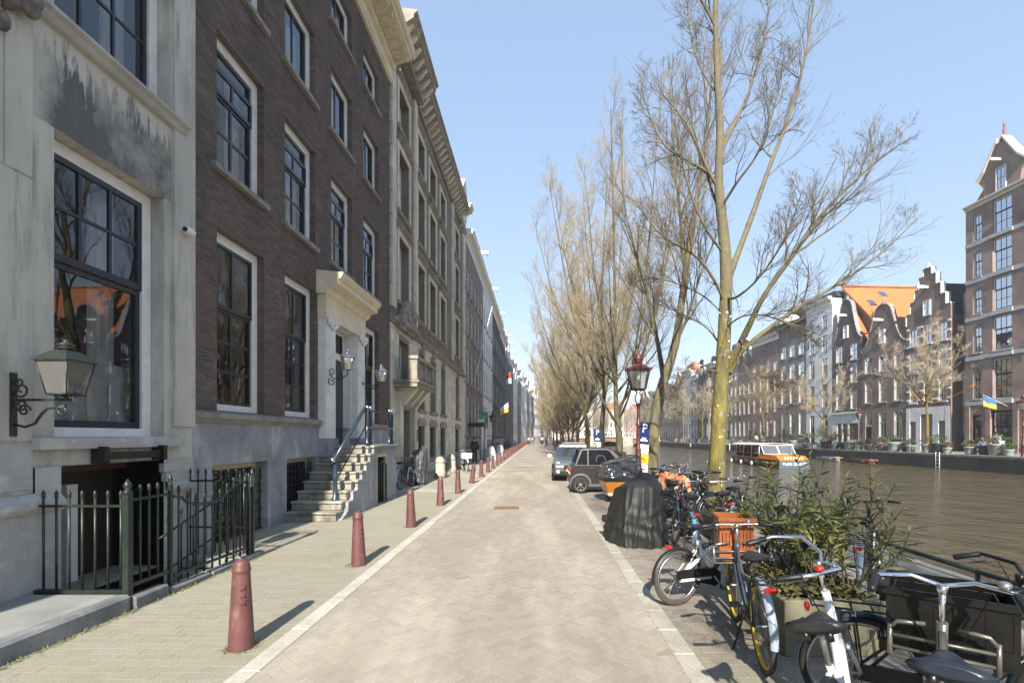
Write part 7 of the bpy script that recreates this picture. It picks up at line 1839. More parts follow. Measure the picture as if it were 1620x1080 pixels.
# bicycle with the black crate
k4_, tp4 = bike('bicycle with champagne frame, wide dark blue saddle and black crate in front', 1.43, 1.67, R(52), R(0), M_bolive, 'step', .345, M_rub, M_alu, M_plas, 'sweep', M_chrome, .94, 1.10, rack=.70, rackm=M_bolive, sadm=pm('saddle_navy', (.010,.016,.027), (.014,.021,.033), 8, .35), sw=.23, seat_L=.26, bw=.84)
p = place(k4_, (tp4.x+.34, -.03, .715)); crate('black plastic crate on the front of the bicycle in the lower right corner', k4_, p, .50, .38, .31, M_bcr, R(52-90), solid=True)
bike('black bicycle with low carrier standing in front of the planter box', 2.04, 3.06, R(-24), R(5), M_black, 'step', .345, M_rub, M_alu, pm('teal_guard', (.012,.03,.04), None, 1, .3), 'sweep', M_black, .88, 1.03)
bike('plum bicycle with bright sky blue mudguards beside the black scooter cover', 2.18, 7.05, R(84), R(5), M_bplum, 'step', .345, M_tyreb, M_bpeach, M_bblue, 'sweep', M_bsilver, .90, 1.07)
bike('red bicycle with black saddle beside the yellow mossy tree trunk', 2.75, 7.0, R(70), R(-4), M_bred, 'diamond', .345, M_rub, M_alu, M_plas, 'flat', M_bsilver, .95, 1.08)
dark = [(2.35,8.9,R(20),'black bicycle with a brown saddlebag close behind the scooter cover'),(2.48,9.3,R(20),'black bicycle parked second behind the scooter cover'),(2.5,10.8,R(15),'dark bicycle with chrome bar between the scooter cover and the street lamp'),(2.7,11.7,R(5),'dark bicycle next to the street lamp, nose to the canal'),
        (3.3,8.0,R(60),'black bicycle between the red bicycle and the mossy trunk'),(2.9,5.8,R(40),'black bicycle behind the orange crate, leaning to the rail'),(3.1,12.6,R(10),'dark green bicycle by the parking sign post'),(3.35,4.9,R(50),'black bicycle half hidden by the leafy bush')]
for k, (x, y, h, l) in enumerate(dark): bike(l, x, y, h, R(random.uniform(-5,5)), (M_black, M_bslate, M_plas, M_iron)[k % 4], ('step','diamond')[k % 2], .345, M_rub, M_alu, (M_plas, M_bpale, M_plas)[k % 3], ('sweep','flat','u')[k % 3], (M_bsilver, M_plas)[k % 2], .92, 1.06)
bk = thing('pannier_box', 'brown woven basket box on the handlebar of a black bicycle before the canal', 'basket', (3.34, 9.58, .84), R(20)); mb = MB(); mb.hexa([(-.13,-.17,0),(.13,-.17,0),(.13,.17,0),(-.13,.17,0),(-.17,-.22,.26),(.17,-.22,.26),(.17,.22,.26),(-.17,.22,.26)]); bevel(mb.build('basket_body', pm('woven_brown', (.13,.10,.06), (.07,.055,.035), 30, .85, .6, 50), bk, local=True), .02, 2); mb = MB(); mb.tube([(-.17,-.22,.26),(.17,-.22,.26),(.17,.22,.26),(-.17,.22,.26),(-.17,-.22,.26)], .014, 5); mb.build('basket_rim', M_black, bk, local=True)
cl_ = thing('crumpled_cloth', 'crumpled red and orange cloth lying over the bicycles below the parking sign', 'cloth', (2.95, 10.9, .86)); mb = MB(); rg = random.Random(2); n = 14; g_ = [[mb.P((-.42+.84*i/n, -.30+.6*j/n, .12*math.sin(i*1.3+j*.7)+.06*rg.random()-.5*((i/n-.5)**2+(j/n-.5)**2))) for j in range(n+1)] for i in range(n+1)]
for i in range(n):
    for j in range(n): mb.face((g_[i][j],g_[i+1][j],g_[i+1][j+1],g_[i][j+1]), False)
mb.build('cloth', pm('orange_red_cloth', (.50,.12,.05), (.52,.30,.16), 8, .8, lo=.45, hi=.55), cl_, local=True)
# left pavement
bike('bicycle with pale mudguard leaning by the stone stoop corner', -4.6, 16.3, R(85), R(-6), M_black, 'step', .34, M_rub, M_alu, M_bwhite, 'sweep', M_bsilver, .9, 1.05, group='bicycles on the left pavement')
kw, tpw = bike('black bicycle with a white crate on its front standing among the stone posts', -3.9, 25.4, R(-70), R(4), M_black, 'step', .345, M_rub, M_bwhite, M_bwhite, 'sweep', M_bsilver, .92, 1.06, rack=.68, group='bicycles on the left pavement')
crate('white plastic crate on the front of a bicycle among the stone posts', kw, place(kw, (tpw.x+.26,0,.70)), .5, .36, .26, pm('white_plastic', (.70,.70,.68), None, 1, .4), R(-160))
# small bicycles: far ones need no parts
def small_bike(mat):
    mb = MB(); r = .34
    for cx in (0, 1.06): mb.torus((cx,0,r), r-.02, .024, 16, 4); mb.lathe([(.03,-.05),(.03,.05)], (cx,0,r), 6, 'y', cap=False)
    for a, b in (((0,0,r),(.44,0,.28)),((0,0,r),(.25,0,.72)),((.44,0,.28),(.25,0,.74)),((.44,0,.28),(.83,0,.62)),((.3,0,.6),(.78,0,.82)),((.86,0,.58),(.77,0,1.04)),((.84,0,.62),(1.06,0,r))): mb.tube([a, b], .02, 4)
    mb.tube([(.58,-.3,1.05),(.78,-.16,1.08),(.77,0,1.04),(.78,.16,1.08),(.58,.3,1.05)], .016, 4); mb.ell((.2,0,.93), (.13,.09,.04), 8, 5); mb.tube([(.25,0,.72),(.2,0,.92)], .015, 4)
    mb.torus((0,0,r), r+.02, .02, 10, 4, 'y', (R(20), R(170))); mb.torus((1.06,0,r), r+.02, .02, 10, 4, 'y', (R(20), R(170))); mb.box(-.25,.15,-.06,.06,.74,.77)
    o = mb.build('bicycle', mat); return o
SB = [small_bike(m) for m in (M_plas, pm('bike_dark', (.03,.035,.04), None, 1, .4), M_bwhite, pm('bike_rust', (.28,.07,.03), None, 1, .5), pm('bike_bluegrey', (.10,.16,.24), None, 1, .4))]
SBN = 0
def put_bike(k, x, y, z, h, label, group):
    global SBN
    o = SB[k] if k < 5 and not SB[k].get('label') else None
    if o is None: o = SB[k].copy(); COL.objects.link(o)
    o.location = (x,y,z); o.rotation_euler = (random.uniform(-.1,.1),0,h); tag(o, label, 'bicycle', group); WL[o] = Vector((x,y,z)); return o
cn = ['black','dark','white','rust-red','blue-grey']
rg = random.Random(6)
for k in range(34):
    y = 17.6+k*1.55+rg.uniform(-.4,.4)
    if abs(y-23) < .6 or abs(y-28.8) < .6 or 19 < y < 29.8: x = 3.15
    else: x = 2.7
    c_ = rg.choice([0,0,1,1,3,2,4]); put_bike(c_, x+rg.uniform(-.3,.3), y, 0, R(rg.uniform(5,35)), '%s bicycle parked in the far row on the near quay beyond the cars' % cn[c_], 'bicycles parked beyond the cars')
for k in range(70):
    y = 47+k*1.05+rg.uniform(-.3,.3); c_ = rg.choice([0,1,1,2,3,4,0])
    put_bike(c_, 32.7+rg.uniform(-.1,.5), y, FZ, R(rg.uniform(-30,40)), '%s bicycle in the long row on the far quay' % cn[c_], 'bicycles on the far quay')
for k in range(26):
    y = 33+k*2.6+rg.uniform(-.6,.6); c_ = rg.choice([0,1,1,0,2,4])
    put_bike(c_, -4.7+rg.uniform(-.2,.3), y, 0, R(rg.uniform(60,110)), '%s bicycle against the houses far along the left pavement' % cn[c_], 'bicycles far along the left pavement')

# planter box with a leafy bush
M_plant = pm('planter_stone', (.22,.205,.135), (.14,.13,.085), 4, .85, .3, 40, c3=(.13,.13,.06), s3=(2.5,.5,.7))
pl_ = thing('planter_box', 'pale stone planter box with a narrow-leaved bush, bicycles crowding round it', 'planter', (2.5, 4.4, 0))
px0, px1, py0, py1, ph = 2.02, 2.84, 3.95, 5.10, .46
for a in ((px0,px1,py0,py0+.07),(px0,px1,py1-.07,py1),(px0,px0+.07,py0+.07,py1-.07),(px1-.07,px1,py0+.07,py1-.07)): bevel(MB().box(a[0],a[1],a[2],a[3],0,ph).build('planter_side', M_plant, pl_), .012, 2)
MB().box(px0+.07,px1-.07,py0+.07,py1-.07,.02,ph-.06).build('soil', M_earth, pl_)
M_leaf = pm('bush_leaf', (.145,.165,.042), (.065,.09,.028), 5, .45, var=.35, hue=.02, c3=(.27,.25,.07), s3=(2.5,.52,.64))
M_stem = pm('bush_stem', (.12,.10,.05), (.07,.06,.03), 8, .8)
M_lit = pm('ground_leaf', (.16,.14,.045), (.06,.065,.02), 7, .8, var=.4, hue=.02)
def leaf_mesh(L=.13, W=.021):
    mb = MB(); pr = None
    for i in range(5):
        t = i/4; hw = W*.5*math.sin(math.pi*(.08+.88*t))**.8 if 0 < i < 4 else .002; zc = -.10*L*t*t*2.0
        q = (mb.P((L*t,-hw,zc+.12*hw)), mb.P((L*t,0,zc-.0)), mb.P((L*t,hw,zc+.12*hw)))
        if pr: mb.face((pr[0],q[0],q[1],pr[1]), True); mb.face((pr[1],q[1],q[2],pr[2]), True)
        pr = q
    return mb
def bush(root, name_st, spots, seed, hmin, hmax, nleaf, single, mat=None, spread=.35, fold='foliage', lf=1.0):
    rng = random.Random(seed); st = MB(); rest = MB(); lm_ = leaf_mesh(); first = None; cnt = 0; LV = []
    for (x, y, z) in spots:
        h = rng.uniform(hmin, hmax); d = Vector((rng.gauss(0,spread), rng.gauss(0,spread), 1)).normalized(); p = Vector((x,y,z)); pts = [p.copy()]
        for i in range(6): d = (d+Vector((rng.gauss(0,.10),rng.gauss(0,.10),.05))).normalized(); p = p+d*h/6; pts.append(p.copy())
        st.tube(pts, [.010*(1-.75*i/6) for i in range(7)], 5, cap=False)
        br = [pts]
        for b in range(4):
            q = pts[2+b % 4].copy(); dd = (d+rnd_perp(d, rng)*.8).normalized(); bp_ = [q.copy()]
            for i in range(3): dd = (dd+Vector((0,0,.18))).normalized(); q = q+dd*h*.13; bp_.append(q.copy())
            st.tube(bp_, [.006,.005,.004,.003], 4, cap=False); br.append(bp_)
        for pts_ in br:
            n = nleaf if pts_ is pts else nleaf*2//3
            for k in range(n):
                t = .3+.7*(k+rng.random())/n if pts_ is pts else .25+.75*(k+rng.random())/n
                f = t*(len(pts_)-1); i = min(int(f), len(pts_)-2); q = pts_[i].lerp(pts_[i+1], f-i); ax = (pts_[i+1]-pts_[i]).normalized()
                v = (ax*rng.uniform(.35,1.1)+rnd_perp(ax, rng)).normalized(); LV.append((q, v, rng.uniform(.7,1.35)*lf, rng.uniform(-1,1)))
    LV.sort(key=lambda l: l[0].y); k = 0
    for q, v, s_, rl in LV:
        M_ = v.to_track_quat('X', 'Z').to_matrix() @ Matrix.Rotation(rl, 3, 'X')
        if k < single:
            if first is None: first = lm_.build('leaf', mat or M_leaf, root, local=True); o = first
            else: o = bpy.data.objects.new('leaf', first.data); COL.objects.link(o); o.parent = root
            o.location = q-WL[root]; o.rotation_euler = M_.to_euler(); o.scale = (s_,s_,s_); k += 1
        else:
            b0 = len(rest.v)
            for vv in lm_.v: w_ = M_ @ (Vector(vv)*s_) + q; rest.v.append((w_.x,w_.y,w_.z))
            for f_ in lm_.f: rest.f.append(tuple(a+b0 for a in f_)); rest.sm.append(True); rest.mi.append(0)
    st.build('stems', M_stem, root); tag(root.children[-1] if False else [c for c in root.children if c.name.startswith('stems')][-1], kind='stuff')
    if rest.v: tag(rest.build(fold, mat or M_leaf, root), kind='stuff')
bu = thing('leafy_bush', 'yellow-green narrow-leaved bush growing out of the stone planter box', 'bush', (2.55, 4.45, .4))
rg = random.Random(12)
bush(bu, 'stem', [(2.62+rg.uniform(-.22,.18), 4.40+rg.uniform(-.38,.42), .4) for _ in range(25)], 14, .6, 1.22, 20, 280, spread=.22, lf=.80)
gc = thing('ground_cover', 'low yellow-green ivy and dry leaves filling the planter box', 'plants', (2.5, 4.4, .42)); gc['kind'] = 'stuff'
mb = MB(); lm2 = leaf_mesh(.06,.03)
for k in range(1500):
    p = Vector((rg.uniform(px0+.03,px1-.03), rg.uniform(py0+.02,py1-.03), ph-.03+rg.uniform(0,.13))); M_ = Euler((rg.uniform(-.8,.8),rg.uniform(-.9,.4),rg.uniform(0,6.28))).to_matrix(); b0 = len(mb.v); s_ = rg.uniform(.6,1.3)
    for vv in lm2.v: w_ = M_ @ (Vector(vv)*s_) + p; mb.v.append((w_.x,w_.y,w_.z))
    for f_ in lm2.f: mb.f.append(tuple(a+b0 for a in f_)); mb.sm.append(True); mb.mi.append(0)
tag(mb.build('ground_leaves', M_lit, gc), kind='stuff')
del gc['kind']
# wooden planter at the tree's foot
tb = thing('wooden_planter', 'weathered wooden planter with grassy plants at the foot of the mossy tree', 'planter', (3.32, 8.5, 0))
M_wood = pm('weathered_wood', (.26,.215,.15), (.17,.14,.10), 5, .85, .3, 20, stretch=(.4,1,5))
for k in range(3):
    MB().box(3.04,3.60,8.05,8.08,.02+.13*k,.14+.13*k).build('plank', M_wood, tb); MB().box(3.04,3.07,8.09,8.9,.02+.13*k,.14+.13*k).build('plank', M_wood, tb); MB().box(3.57,3.60,8.09,8.9,.02+.13*k,.14+.13*k).build('plank', M_wood, tb)
MB().box(3.07,3.57,8.09,8.9,.0,.34).build('soil', M_earth, tb)
gb = thing('grassy_plant', 'tuft of yellow-green grassy leaves in the wooden planter under the mossy tree', 'plant', (3.32, 8.5, .34))
bush(gb, 'stem', [(3.32+rg.uniform(-.2,.2), 8.5+rg.uniform(-.35,.35), .34) for _ in range(16)], 19, .12, .32, 12, 0, spread=.5, lf=1.1)
# weeds and moss along the foot of the walls and round the bollards
ws_ = thing('weeds', 'green weeds and moss growing along the foot of the kerbs and platform edge', 'weeds', (-4, 5, 0)); mb = MB(); lm3 = leaf_mesh(.032,.006)
for k in range(2000):
    q = rg.random()
    if q < .45: p = Vector((-4.185+abs(rg.gauss(0,.03)), rg.uniform(3.2,7.4), .0))
    elif q < .7: p = Vector((-4.15+abs(rg.gauss(0,.06)), rg.uniform(10.3,14.6), .0))
    elif q < .85: b_ = rg.choice([4.13,6.78,9.63]); a = rg.uniform(0,6.28); p = Vector((-2.53+.12*math.cos(a)+rg.gauss(0,.02), b_+.12*math.sin(a)+rg.gauss(0,.02), 0))
    else: p = Vector((NQ-.62+rg.gauss(0,.05), rg.uniform(3,14), 0))
    M_ = Euler((rg.uniform(-.5,.5),rg.uniform(-1.3,-.3),rg.uniform(0,6.28))).to_matrix(); b0 = len(mb.v); s_ = rg.uniform(.5,1.3)
    for vv in lm3.v: w_ = M_ @ (Vector(vv)*s_) + p; mb.v.append((w_.x,w_.y,w_.z))
    for f_ in lm3.f: mb.f.append(tuple(a+b0 for a in f_)); mb.sm.append(True); mb.mi.append(0)
tag(mb.build('weed_leaves', pm('weed_leaf', (.10,.13,.03), (.16,.15,.05), 6, .7, var=.3), ws_), kind='stuff')
# ================================================================ CANAL, BRIDGE, FAR QUAY, PEOPLE
def person(label, loc, rotz, pose, top, legs, hair, skin=None, scale=1.0, group=None, shoes=None):
    """one skinned body with clothes over it; joints in metres, facing +x"""
    skin = skin or pm('skin', (.45,.27,.19), (.40,.23,.16), 5, .6)
    t = thing('person', label, 'person', loc, rotz, group); t.scale = (scale,)*3
    J = POSES[pose]
    def skinned(name, chain, mat, root):
        names = []; E = []
        for ch in chain:
            for (n, r) in ch:
                if n not in names: names.append(n)
            for a, b in zip(ch, ch[1:]): E.append((names.index(a[0]), names.index(b[0])))
        me = bpy.data.meshes.new(name); me.from_pydata([J[n] for n in names], E, []); me.materials.append(mat)
        o = bpy.data.objects.new(name, me); COL.objects.link(o); o.parent = t
        sk = o.modifiers.new('skin', 'SKIN'); sk.use_smooth_shade = True
        rad = {}
        for ch in chain:
            for n, r in ch: rad[n] = r
        lay = me.skin_vertices[0] if me.skin_vertices else None
        if lay is None:
            return o
        for i, n in enumerate(names): lay.data[i].radius = (rad[n], rad[n]*(1.25 if n in ('chest','belly','pelvis') else 1)); lay.data[i].use_root = (n == root)
        sb = o.modifiers.new('sub', 'SUBSURF'); sb.levels = 1; sb.render_levels = 1
        return o
    arm = lambda s, k=1: [('chest',.13),('sh'+s,.062*k),('el'+s,.045*k),('wr'+s,.035*k)]
    hand = lambda s: [('wr'+s,.03),('ha'+s,.04)]
    leg = lambda s, k=1: [('pelvis',.13*k),('hip'+s,.095*k),('kn'+s,.065*k),('an'+s,.045*k)]
    skinned('body', [[('pelvis',.12),('belly',.115),('chest',.125),('neck',.055),('head0',.075),('head1',.098),('head2',.07)], arm('l')+hand('l')[1:], arm('r')+hand('r')[1:], leg('l'), leg('r')], skin, 'pelvis')
    skinned('jacket', [[('pelvis',.15),('belly',.145),('chest',.155),('neck',.07)], [('chest',.155),('shl',.082),('ell',.064),('wrl',.05)], [('chest',.155),('shr',.082),('elr',.064),('wrr',.05)]], top, 'pelvis')
    skinned('trousers', [[('pelvis',.15),('hipl',.112),('knl',.085),('anl',.062)], [('pelvis',.15),('hipr',.112),('knr',.085),('anr',.062)]], legs, 'pelvis')
    for s in ('l','r'):
        a = Vector(J['an'+s]); b = Vector(J['to'+s]); mb = MB(); mb.ell(a.lerp(b,.5)-Vector((0,0,.025)), (.135,.05,.05), 8, 6); mb.build('shoe', shoes or M_plas, t, local=True)
    h = Vector(J['head1']); mb = MB(); mb.ell(h+Vector((-.022,0,.035)), (.108,.1,.105), 10, 7); mb.build('hair', hair, t, local=True)
    return t
def mk(pelvis, chest, head, arms, legs_):
    P = {}; pe, ch, hd = Vector(pelvis), Vector(chest), Vector(head); P['pelvis'] = pe; P['belly'] = pe.lerp(ch,.45); P['chest'] = ch
    P['neck'] = ch.lerp(hd,.55); P['head0'] = ch.lerp(hd,.82); P['head1'] = hd; P['head2'] = hd+Vector((0,0,.10))
    for s, k in (('l',1),('r',-1)):
        P['sh'+s] = ch+Vector((0,.19*k,.04)); e, w_ = arms[0 if s == 'l' else 1]; P['el'+s] = Vector(e); P['wr'+s] = Vector(w_); P['ha'+s] = Vector(w_)+(Vector(w_)-Vector(e)).normalized()*.09
        P['hip'+s] = pe+Vector((.0,.10*k,-.05)); kn, an = legs_[0 if s == 'l' else 1]; P['kn'+s] = Vector(kn); P['an'+s] = Vector(an); P['to'+s] = Vector(an)+Vector((.16,0,-.04))
    return {k: tuple(v) for k, v in P.items()}
POSES = {
 'stand': mk((0,0,.96),(.02,0,1.38),(.04,0,1.62), (((.0,.26,1.13),(.08,.25,.90)),((.0,-.26,1.13),(.08,-.25,.90))), (((.02,.11,.52),(0,.12,.09)),((.02,-.11,.52),(0,-.12,.09)))),
 'walk': mk((0,0,.95),(.03,0,1.37),(.06,0,1.61), (((.14,.25,1.13),(.28,.22,.98)),((-.12,-.25,1.12),(-.14,-.24,.88))), (((.02,.11,.52),(-.26,.11,.14)),((.20,-.11,.54),(.26,-.11,.09)))),
 'sit': mk((0,0,.52),(.0,0,.94),(.05,0,1.18), (((.10,.25,.72),(.32,.12,.66)),((.10,-.25,.72),(.32,-.12,.66))), (((.42,.11,.50),(.46,.12,.09)),((.42,-.11,.50),(.50,-.12,.09)))),
 'cycle': mk((.15,0,.98),(.36,0,1.36),(.47,0,1.60), (((.52,.25,1.18),(.72,.24,1.08)),((.52,-.25,1.18),(.72,-.24,1.08))), (((.50,.11,.76),(.36,.13,.40)),((.48,-.11,.62),(.50,-.13,.21)))),
}
def cloth(n, c): return pm('cloth_'+n, c, tuple(x*.8 for x in c), 8, .85)
H_dark, H_br, H_grey = pm('hair_dark', (.02,.015,.012)), pm('hair_brown', (.07,.04,.02)), pm('hair_grey', (.35,.34,.32))
# the cyclist on the far quay
cyx, cyy = 33.9, 35.3
ck, _ = bike('bicycle ridden by the person in the light blue jacket on the far quay', cyx, cyy, R(88), 0, M_plas, 'step', .345, M_rub, M_alu, M_plas, 'sweep', M_bsilver, .94, 1.08, loc_z=FZ, group='bicycles on the far quay')
person('person in light blue jacket and pale jeans cycling along the far quay', (cyx, cyy, FZ), R(88), 'cycle', cloth('light_blue', (.36,.46,.58)), cloth('pale_jeans', (.45,.52,.60)), H_dark)
for (x, y, rz, po, tc, lc, hr, l) in ((34.6,37.6,200,'sit',(.20,.24,.34),(.10,.15,.30),H_grey,'person in dark blue clothes sitting before the painted wall across the canal'),(33.7,46.5,160,'sit',(.62,.55,.45),(.55,.5,.42),H_br,'person in a cream coat sitting among plant pots on the far quay'),(33.6,47.4,190,'sit',(.40,.16,.15),(.12,.1,.1),H_dark,'person in a dusky red top sitting next to the cream coat'),
        (33.6,60.2,100,'stand',(.55,.55,.55),(.2,.22,.26),H_br,'person in a pale grey top standing between bicycles across the canal'),(33.8,73.0,80,'walk',(.12,.3,.26),(.05,.06,.08),H_dark,'person in a green jacket walking behind the plants across the canal'),(33.9,75.0,80,'walk',(.6,.5,.45),(.07,.08,.1),H_br,'person in a beige jacket walking behind the person in green')):
    person(l, (x,y,FZ), R(rz), po, cloth(l.split(' in ')[1].split(' ')[1]+str(int(y)), tc), cloth('legs'+str(int(y)), lc), hr)
for q in (('bench_1',34.45,37.6,200,'dark wooden bench under the person in dark blue across the canal'),('b2',33.55,46.95,165,'low wooden bench under the two seated people across the canal')):
    t = thing('bench', q[4], 'bench', (q[1],q[2],FZ), R(q[3])); MB().box(-.22,.22,-.8,.8,.40,.44).build('seat', M_wood, t, local=True)
    for s in (-.7,.7): MB().box(-.2,.2,s-.04,s+.04,0,.40).build('leg', M_black, t, local=True)
person('person in black standing by the porch on the left pavement', (-4.25, 32.5, 0), R(-60), 'stand', cloth('black', (.015,.015,.017)), cloth('black', (.015,.015,.017)), H_dark)
rg = random.Random(15)
pc = [('dark blue',(.05,.09,.2)),('white',(.7,.7,.68)),('red',(.4,.05,.04)),('black',(.02,.02,.02)),('pale blue',(.3,.42,.55)),('beige',(.5,.42,.3)),('grey',(.25,.25,.26)),('green',(.08,.2,.1))]
wh = ['at the far end of the road','at the far end of the left pavement','on the bridge ramp','by the far bollards']
for k in range(14):
    n_, c_ = pc[k % 8]; x = rg.uniform(-4,1.8); y = rg.uniform(88,146)
    person('person in a %s top, number %s of the small walkers by distance at the end of the street' % (n_, '') if False else 'person in a %s top walking %s' % (n_, wh[k % 4]), (x,y,0.03 if y < 128 else .06), R(rg.choice([90,-90])+rg.uniform(-30,30)), 'walk', cloth('w%d' % (k % 8), c_), cloth('wl%d' % (k % 3), [(.03,.04,.07),(.12,.15,.22),(.05,.05,.05)][k % 3]), (H_dark,H_br,H_grey)[k % 3], group='people at the end of the street')
# the bridge
br = thing('stone_bridge', 'low stone arch bridge crossing the canal at the end of the view', 'bridge', (18.7, 130, WZ))
M_brs = pm('bridge_stone', (.44,.40,.32), (.33,.30,.24), 2, .85, .2, 30, c3=(.22,.2,.16), s3=(.8,.5,.7)); M_brb = brickmat('bridge_brick', (.22,.11,.08), (.17,.09,.065), (.25,.22,.18))
YB = 127.0
segs = [(5.5,12.7),(15.2,22.4),(24.9,32.0)]
def deck(x): return .55+1.0*(1-((x-18.7)/13.4)**2)
for (a, b) in segs:
    m = (a+b)/2; hw = (b-a)/2; n = 12; mb = MB()
    for i in range(n):
        x0, x1 = a+(b-a)*i/n, a+(b-a)*(i+1)/n; f = lambda x: WZ-.1+1.35*math.sqrt(max(0,1-((x-m)/hw)**2))
        mb.hexa([(x0,YB,f(x0)),(x1,YB,f(x1)),(x1,YB+8,f(x1)),(x0,YB+8,f(x0)),(x0,YB,deck(x0)),(x1,YB,deck(x1)),(x1,YB+8,deck(x1)),(x0,YB+8,deck(x0))])
    mb.build('arch', M_brb, br)
for (a, b) in ((12.7,15.2),(22.4,24.9)):
    MB().hexa([(a,YB-.3,-3),(b,YB-.3,-3),(b,YB+8,-3),(a,YB+8,-3),(a,YB-.3,deck(a)),(b,YB-.3,deck(b)),(b,YB+8,deck(b)),(a,YB+8,deck(a))]).build('pier', M_brs, br)
n = 16; mb = MB()
for i in range(n):
    x0, x1 = 5.3+26.9*i/n, 5.3+26.9*(i+1)/n; mb.hexa([(x0,YB-.35,deck(x0)+.002),(x1,YB-.35,deck(x1)+.002),(x1,YB+8.3,deck(x1)+.002),(x0,YB+8.3,deck(x0)+.002),(x0,YB-.35,deck(x0)+.25),(x1,YB-.35,deck(x1)+.25),(x1,YB+8.3,deck(x1)+.25),(x0,YB+8.3,deck(x0)+.25)])
mb.build('deck', M_brs, br)
mb = MB()
for i in range(n): x0, x1 = 5.3+26.9*i/n, 5.3+26.9*(i+1)/n; mb.tube([(x0,YB-.2,deck(x0)+1.25),(x1,YB-.2,deck(x1)+1.25)], .06, 5)
mb.build('hand_rail', M_white, br)
for i in range(34): x = 5.5+26.4*i/33; MB().box(x-.05,x+.05,YB-.25,YB-.15,deck(x)+.25,deck(x)+1.2).build('rail_post', M_white, br)
for k in range(9):
    n_, c_ = pc[(k*3) % 8]; x = 7+25*k/9+rg.random()
    person('person in a %s top crossing the bridge' % n_, (x,YB+rg.uniform(1,4),deck(x)+.25), R(rg.choice([0,180])), 'walk', cloth('w%d' % ((k*3) % 8), c_), cloth('wl%d' % (k % 3), (.05,.05,.05)), (H_dark,H_br,H_grey)[k % 3], group='people crossing the bridge')
for k in range(10): x = 7+24*k/10; put_bike((0,1,2,4)[k % 4], x, YB+.35, deck(x)+.25, R(rg.uniform(-10,10)), '%s bicycle against the bridge railing' % cn[(0,1,2,4)[k % 4]], 'bicycles on the bridge')
mb = MB(); 
tag(MB().box(5.4,32.1,YB+8.2,YB+8.6,-3,.5).build('far_bridge_wall', M_brb), kind='structure')

# the tour boat
tbt = thing('tour_boat', 'open tour boat with cream canopy, orange band and dark hull coming up the canal', 'boat', (20.6, 48.8, WZ), R(-92))
M_pots0 = pm('fender_grey', (.45,.45,.44), None, 1, .5); M_hull = pm('navy_hull', (.012,.016,.024), (.02,.024,.03), 4, .3); M_orange = pm('orange_paint', (.55,.20,.02), (.48,.16,.018), 4, .4); M_slate = pm('slate_panel', (.09,.125,.16), None, 1, .35)
Lb = 10.6
def hw(x): return 1.45*min(1, (.55+x/2.2) if x < 1 else 1)*(1 if x < 7.5 else 1-.22*((x-7.5)/3.1)**2)
def shell(z0, z1, x0, x1, e0, e1, name, mat, n=16):
    mb = MB(); rows = []
    for i in range(n+1):
        x = x0+(x1-x0)*i/n; rows.append([mb.P(p) for p in ((x,-hw(x)*e0,z0),(x,-hw(x)*e1,z1),(x,hw(x)*e1,z1),(x,hw(x)*e0,z0))])
    for a, b in zip(rows, rows[1:]):
        for k in range(4): mb.face((a[k],a[(k+1)%4],b[(k+1)%4],b[k]))
    mb.face(rows[0][::-1]); mb.face(rows[-1]); return mb.build(name, mat, tbt, local=True)
shell(-.4,.62,0,Lb,.85,1.0,'hull',M_hull); shell(.622,.72,-.02,Lb+.02,1.02,1.03,'orange_band',M_orange); shell(.50,.56,-.02,7.6,1.01,1.02,'rub_rail',M_orange)
shell(.722,.74,.05,7.0,.96,.96,'deck',M_wood)
mb = MB(); mb.hexa([(7.3,-1.4,.722),(10.62,-1.15,.722),(10.62,1.15,.722),(7.3,1.4,.722),(7.35,-1.36,1.12),(10.1,-1.15,.98),(10.1,1.15,.98),(7.35,1.36,1.12)]); mb.build('foredeck', M_orange, tbt, local=True)
mb = MB(); mb.hexa([(10.64,-1.18,-.02),(10.70,-1.18,-.02),(10.70,1.18,-.02),(10.64,1.18,-.02),(10.66,-1.18,.60),(10.78,-1.18,.60),(10.78,1.18,.60),(10.66,1.18,.60)]); bow = mb.build('bow_panel', M_slate, tbt, local=True)
text('PURE BOATS', .33, 'lettering', M_swhite, bow, (10.775,0,.36), (R(83),0,R(90)), .004)
MB().box(10.70,10.715,-.8,.8,.10,.15).build('small_print', M_swhite, bow, local=True); MB().box(10.70,10.73,-1.18,1.18,-.08,-.02).build('white_edge', M_swhite, bow, local=True)
for k in range(7): MB().box(10.63,10.66,-.75+.22*k,-.62+.22*k,.76,.90).build('painted_letter', M_swhite, bow, local=True)
# canopy, posts, windscreen, rails
mb = MB(); n = 8; rows = []
for i in range(11):
    x = .2+7.4*i/10; rows.append([mb.P((x, 1.42*(1-.25*max(0,1-i/2))*math.cos(math.pi*k/n), 1.80+.03*i/10+.16*math.sin(math.pi*k/n))) for k in range(n+1)]+[mb.P((x, 1.36*math.cos(math.pi*(n-k)/n)*(1-.25*max(0,1-i/2)), 1.76+.03*i/10+.15*math.sin(math.pi*(n-k)/n))) for k in range(n+1)])
for a, b in zip(rows, rows[1:]):
    m = len(a)
    for k in range(m): mb.face((a[k],a[(k+1)%m],b[(k+1)%m],b[k]))
mb.face(rows[0][::-1]); mb.face(rows[-1]); mb.build('canopy', pm('cream_canvas', (.58,.55,.44), (.48,.45,.36), 3, .8), tbt, local=True)
for x in (.4,2.2,4.0,5.8,7.4):
    for s in (-1,1): MB().tube([(x,s*1.36,.73),(x,s*1.34,1.82)], .03, 6).build('canopy_post', M_swhite, tbt, local=True)
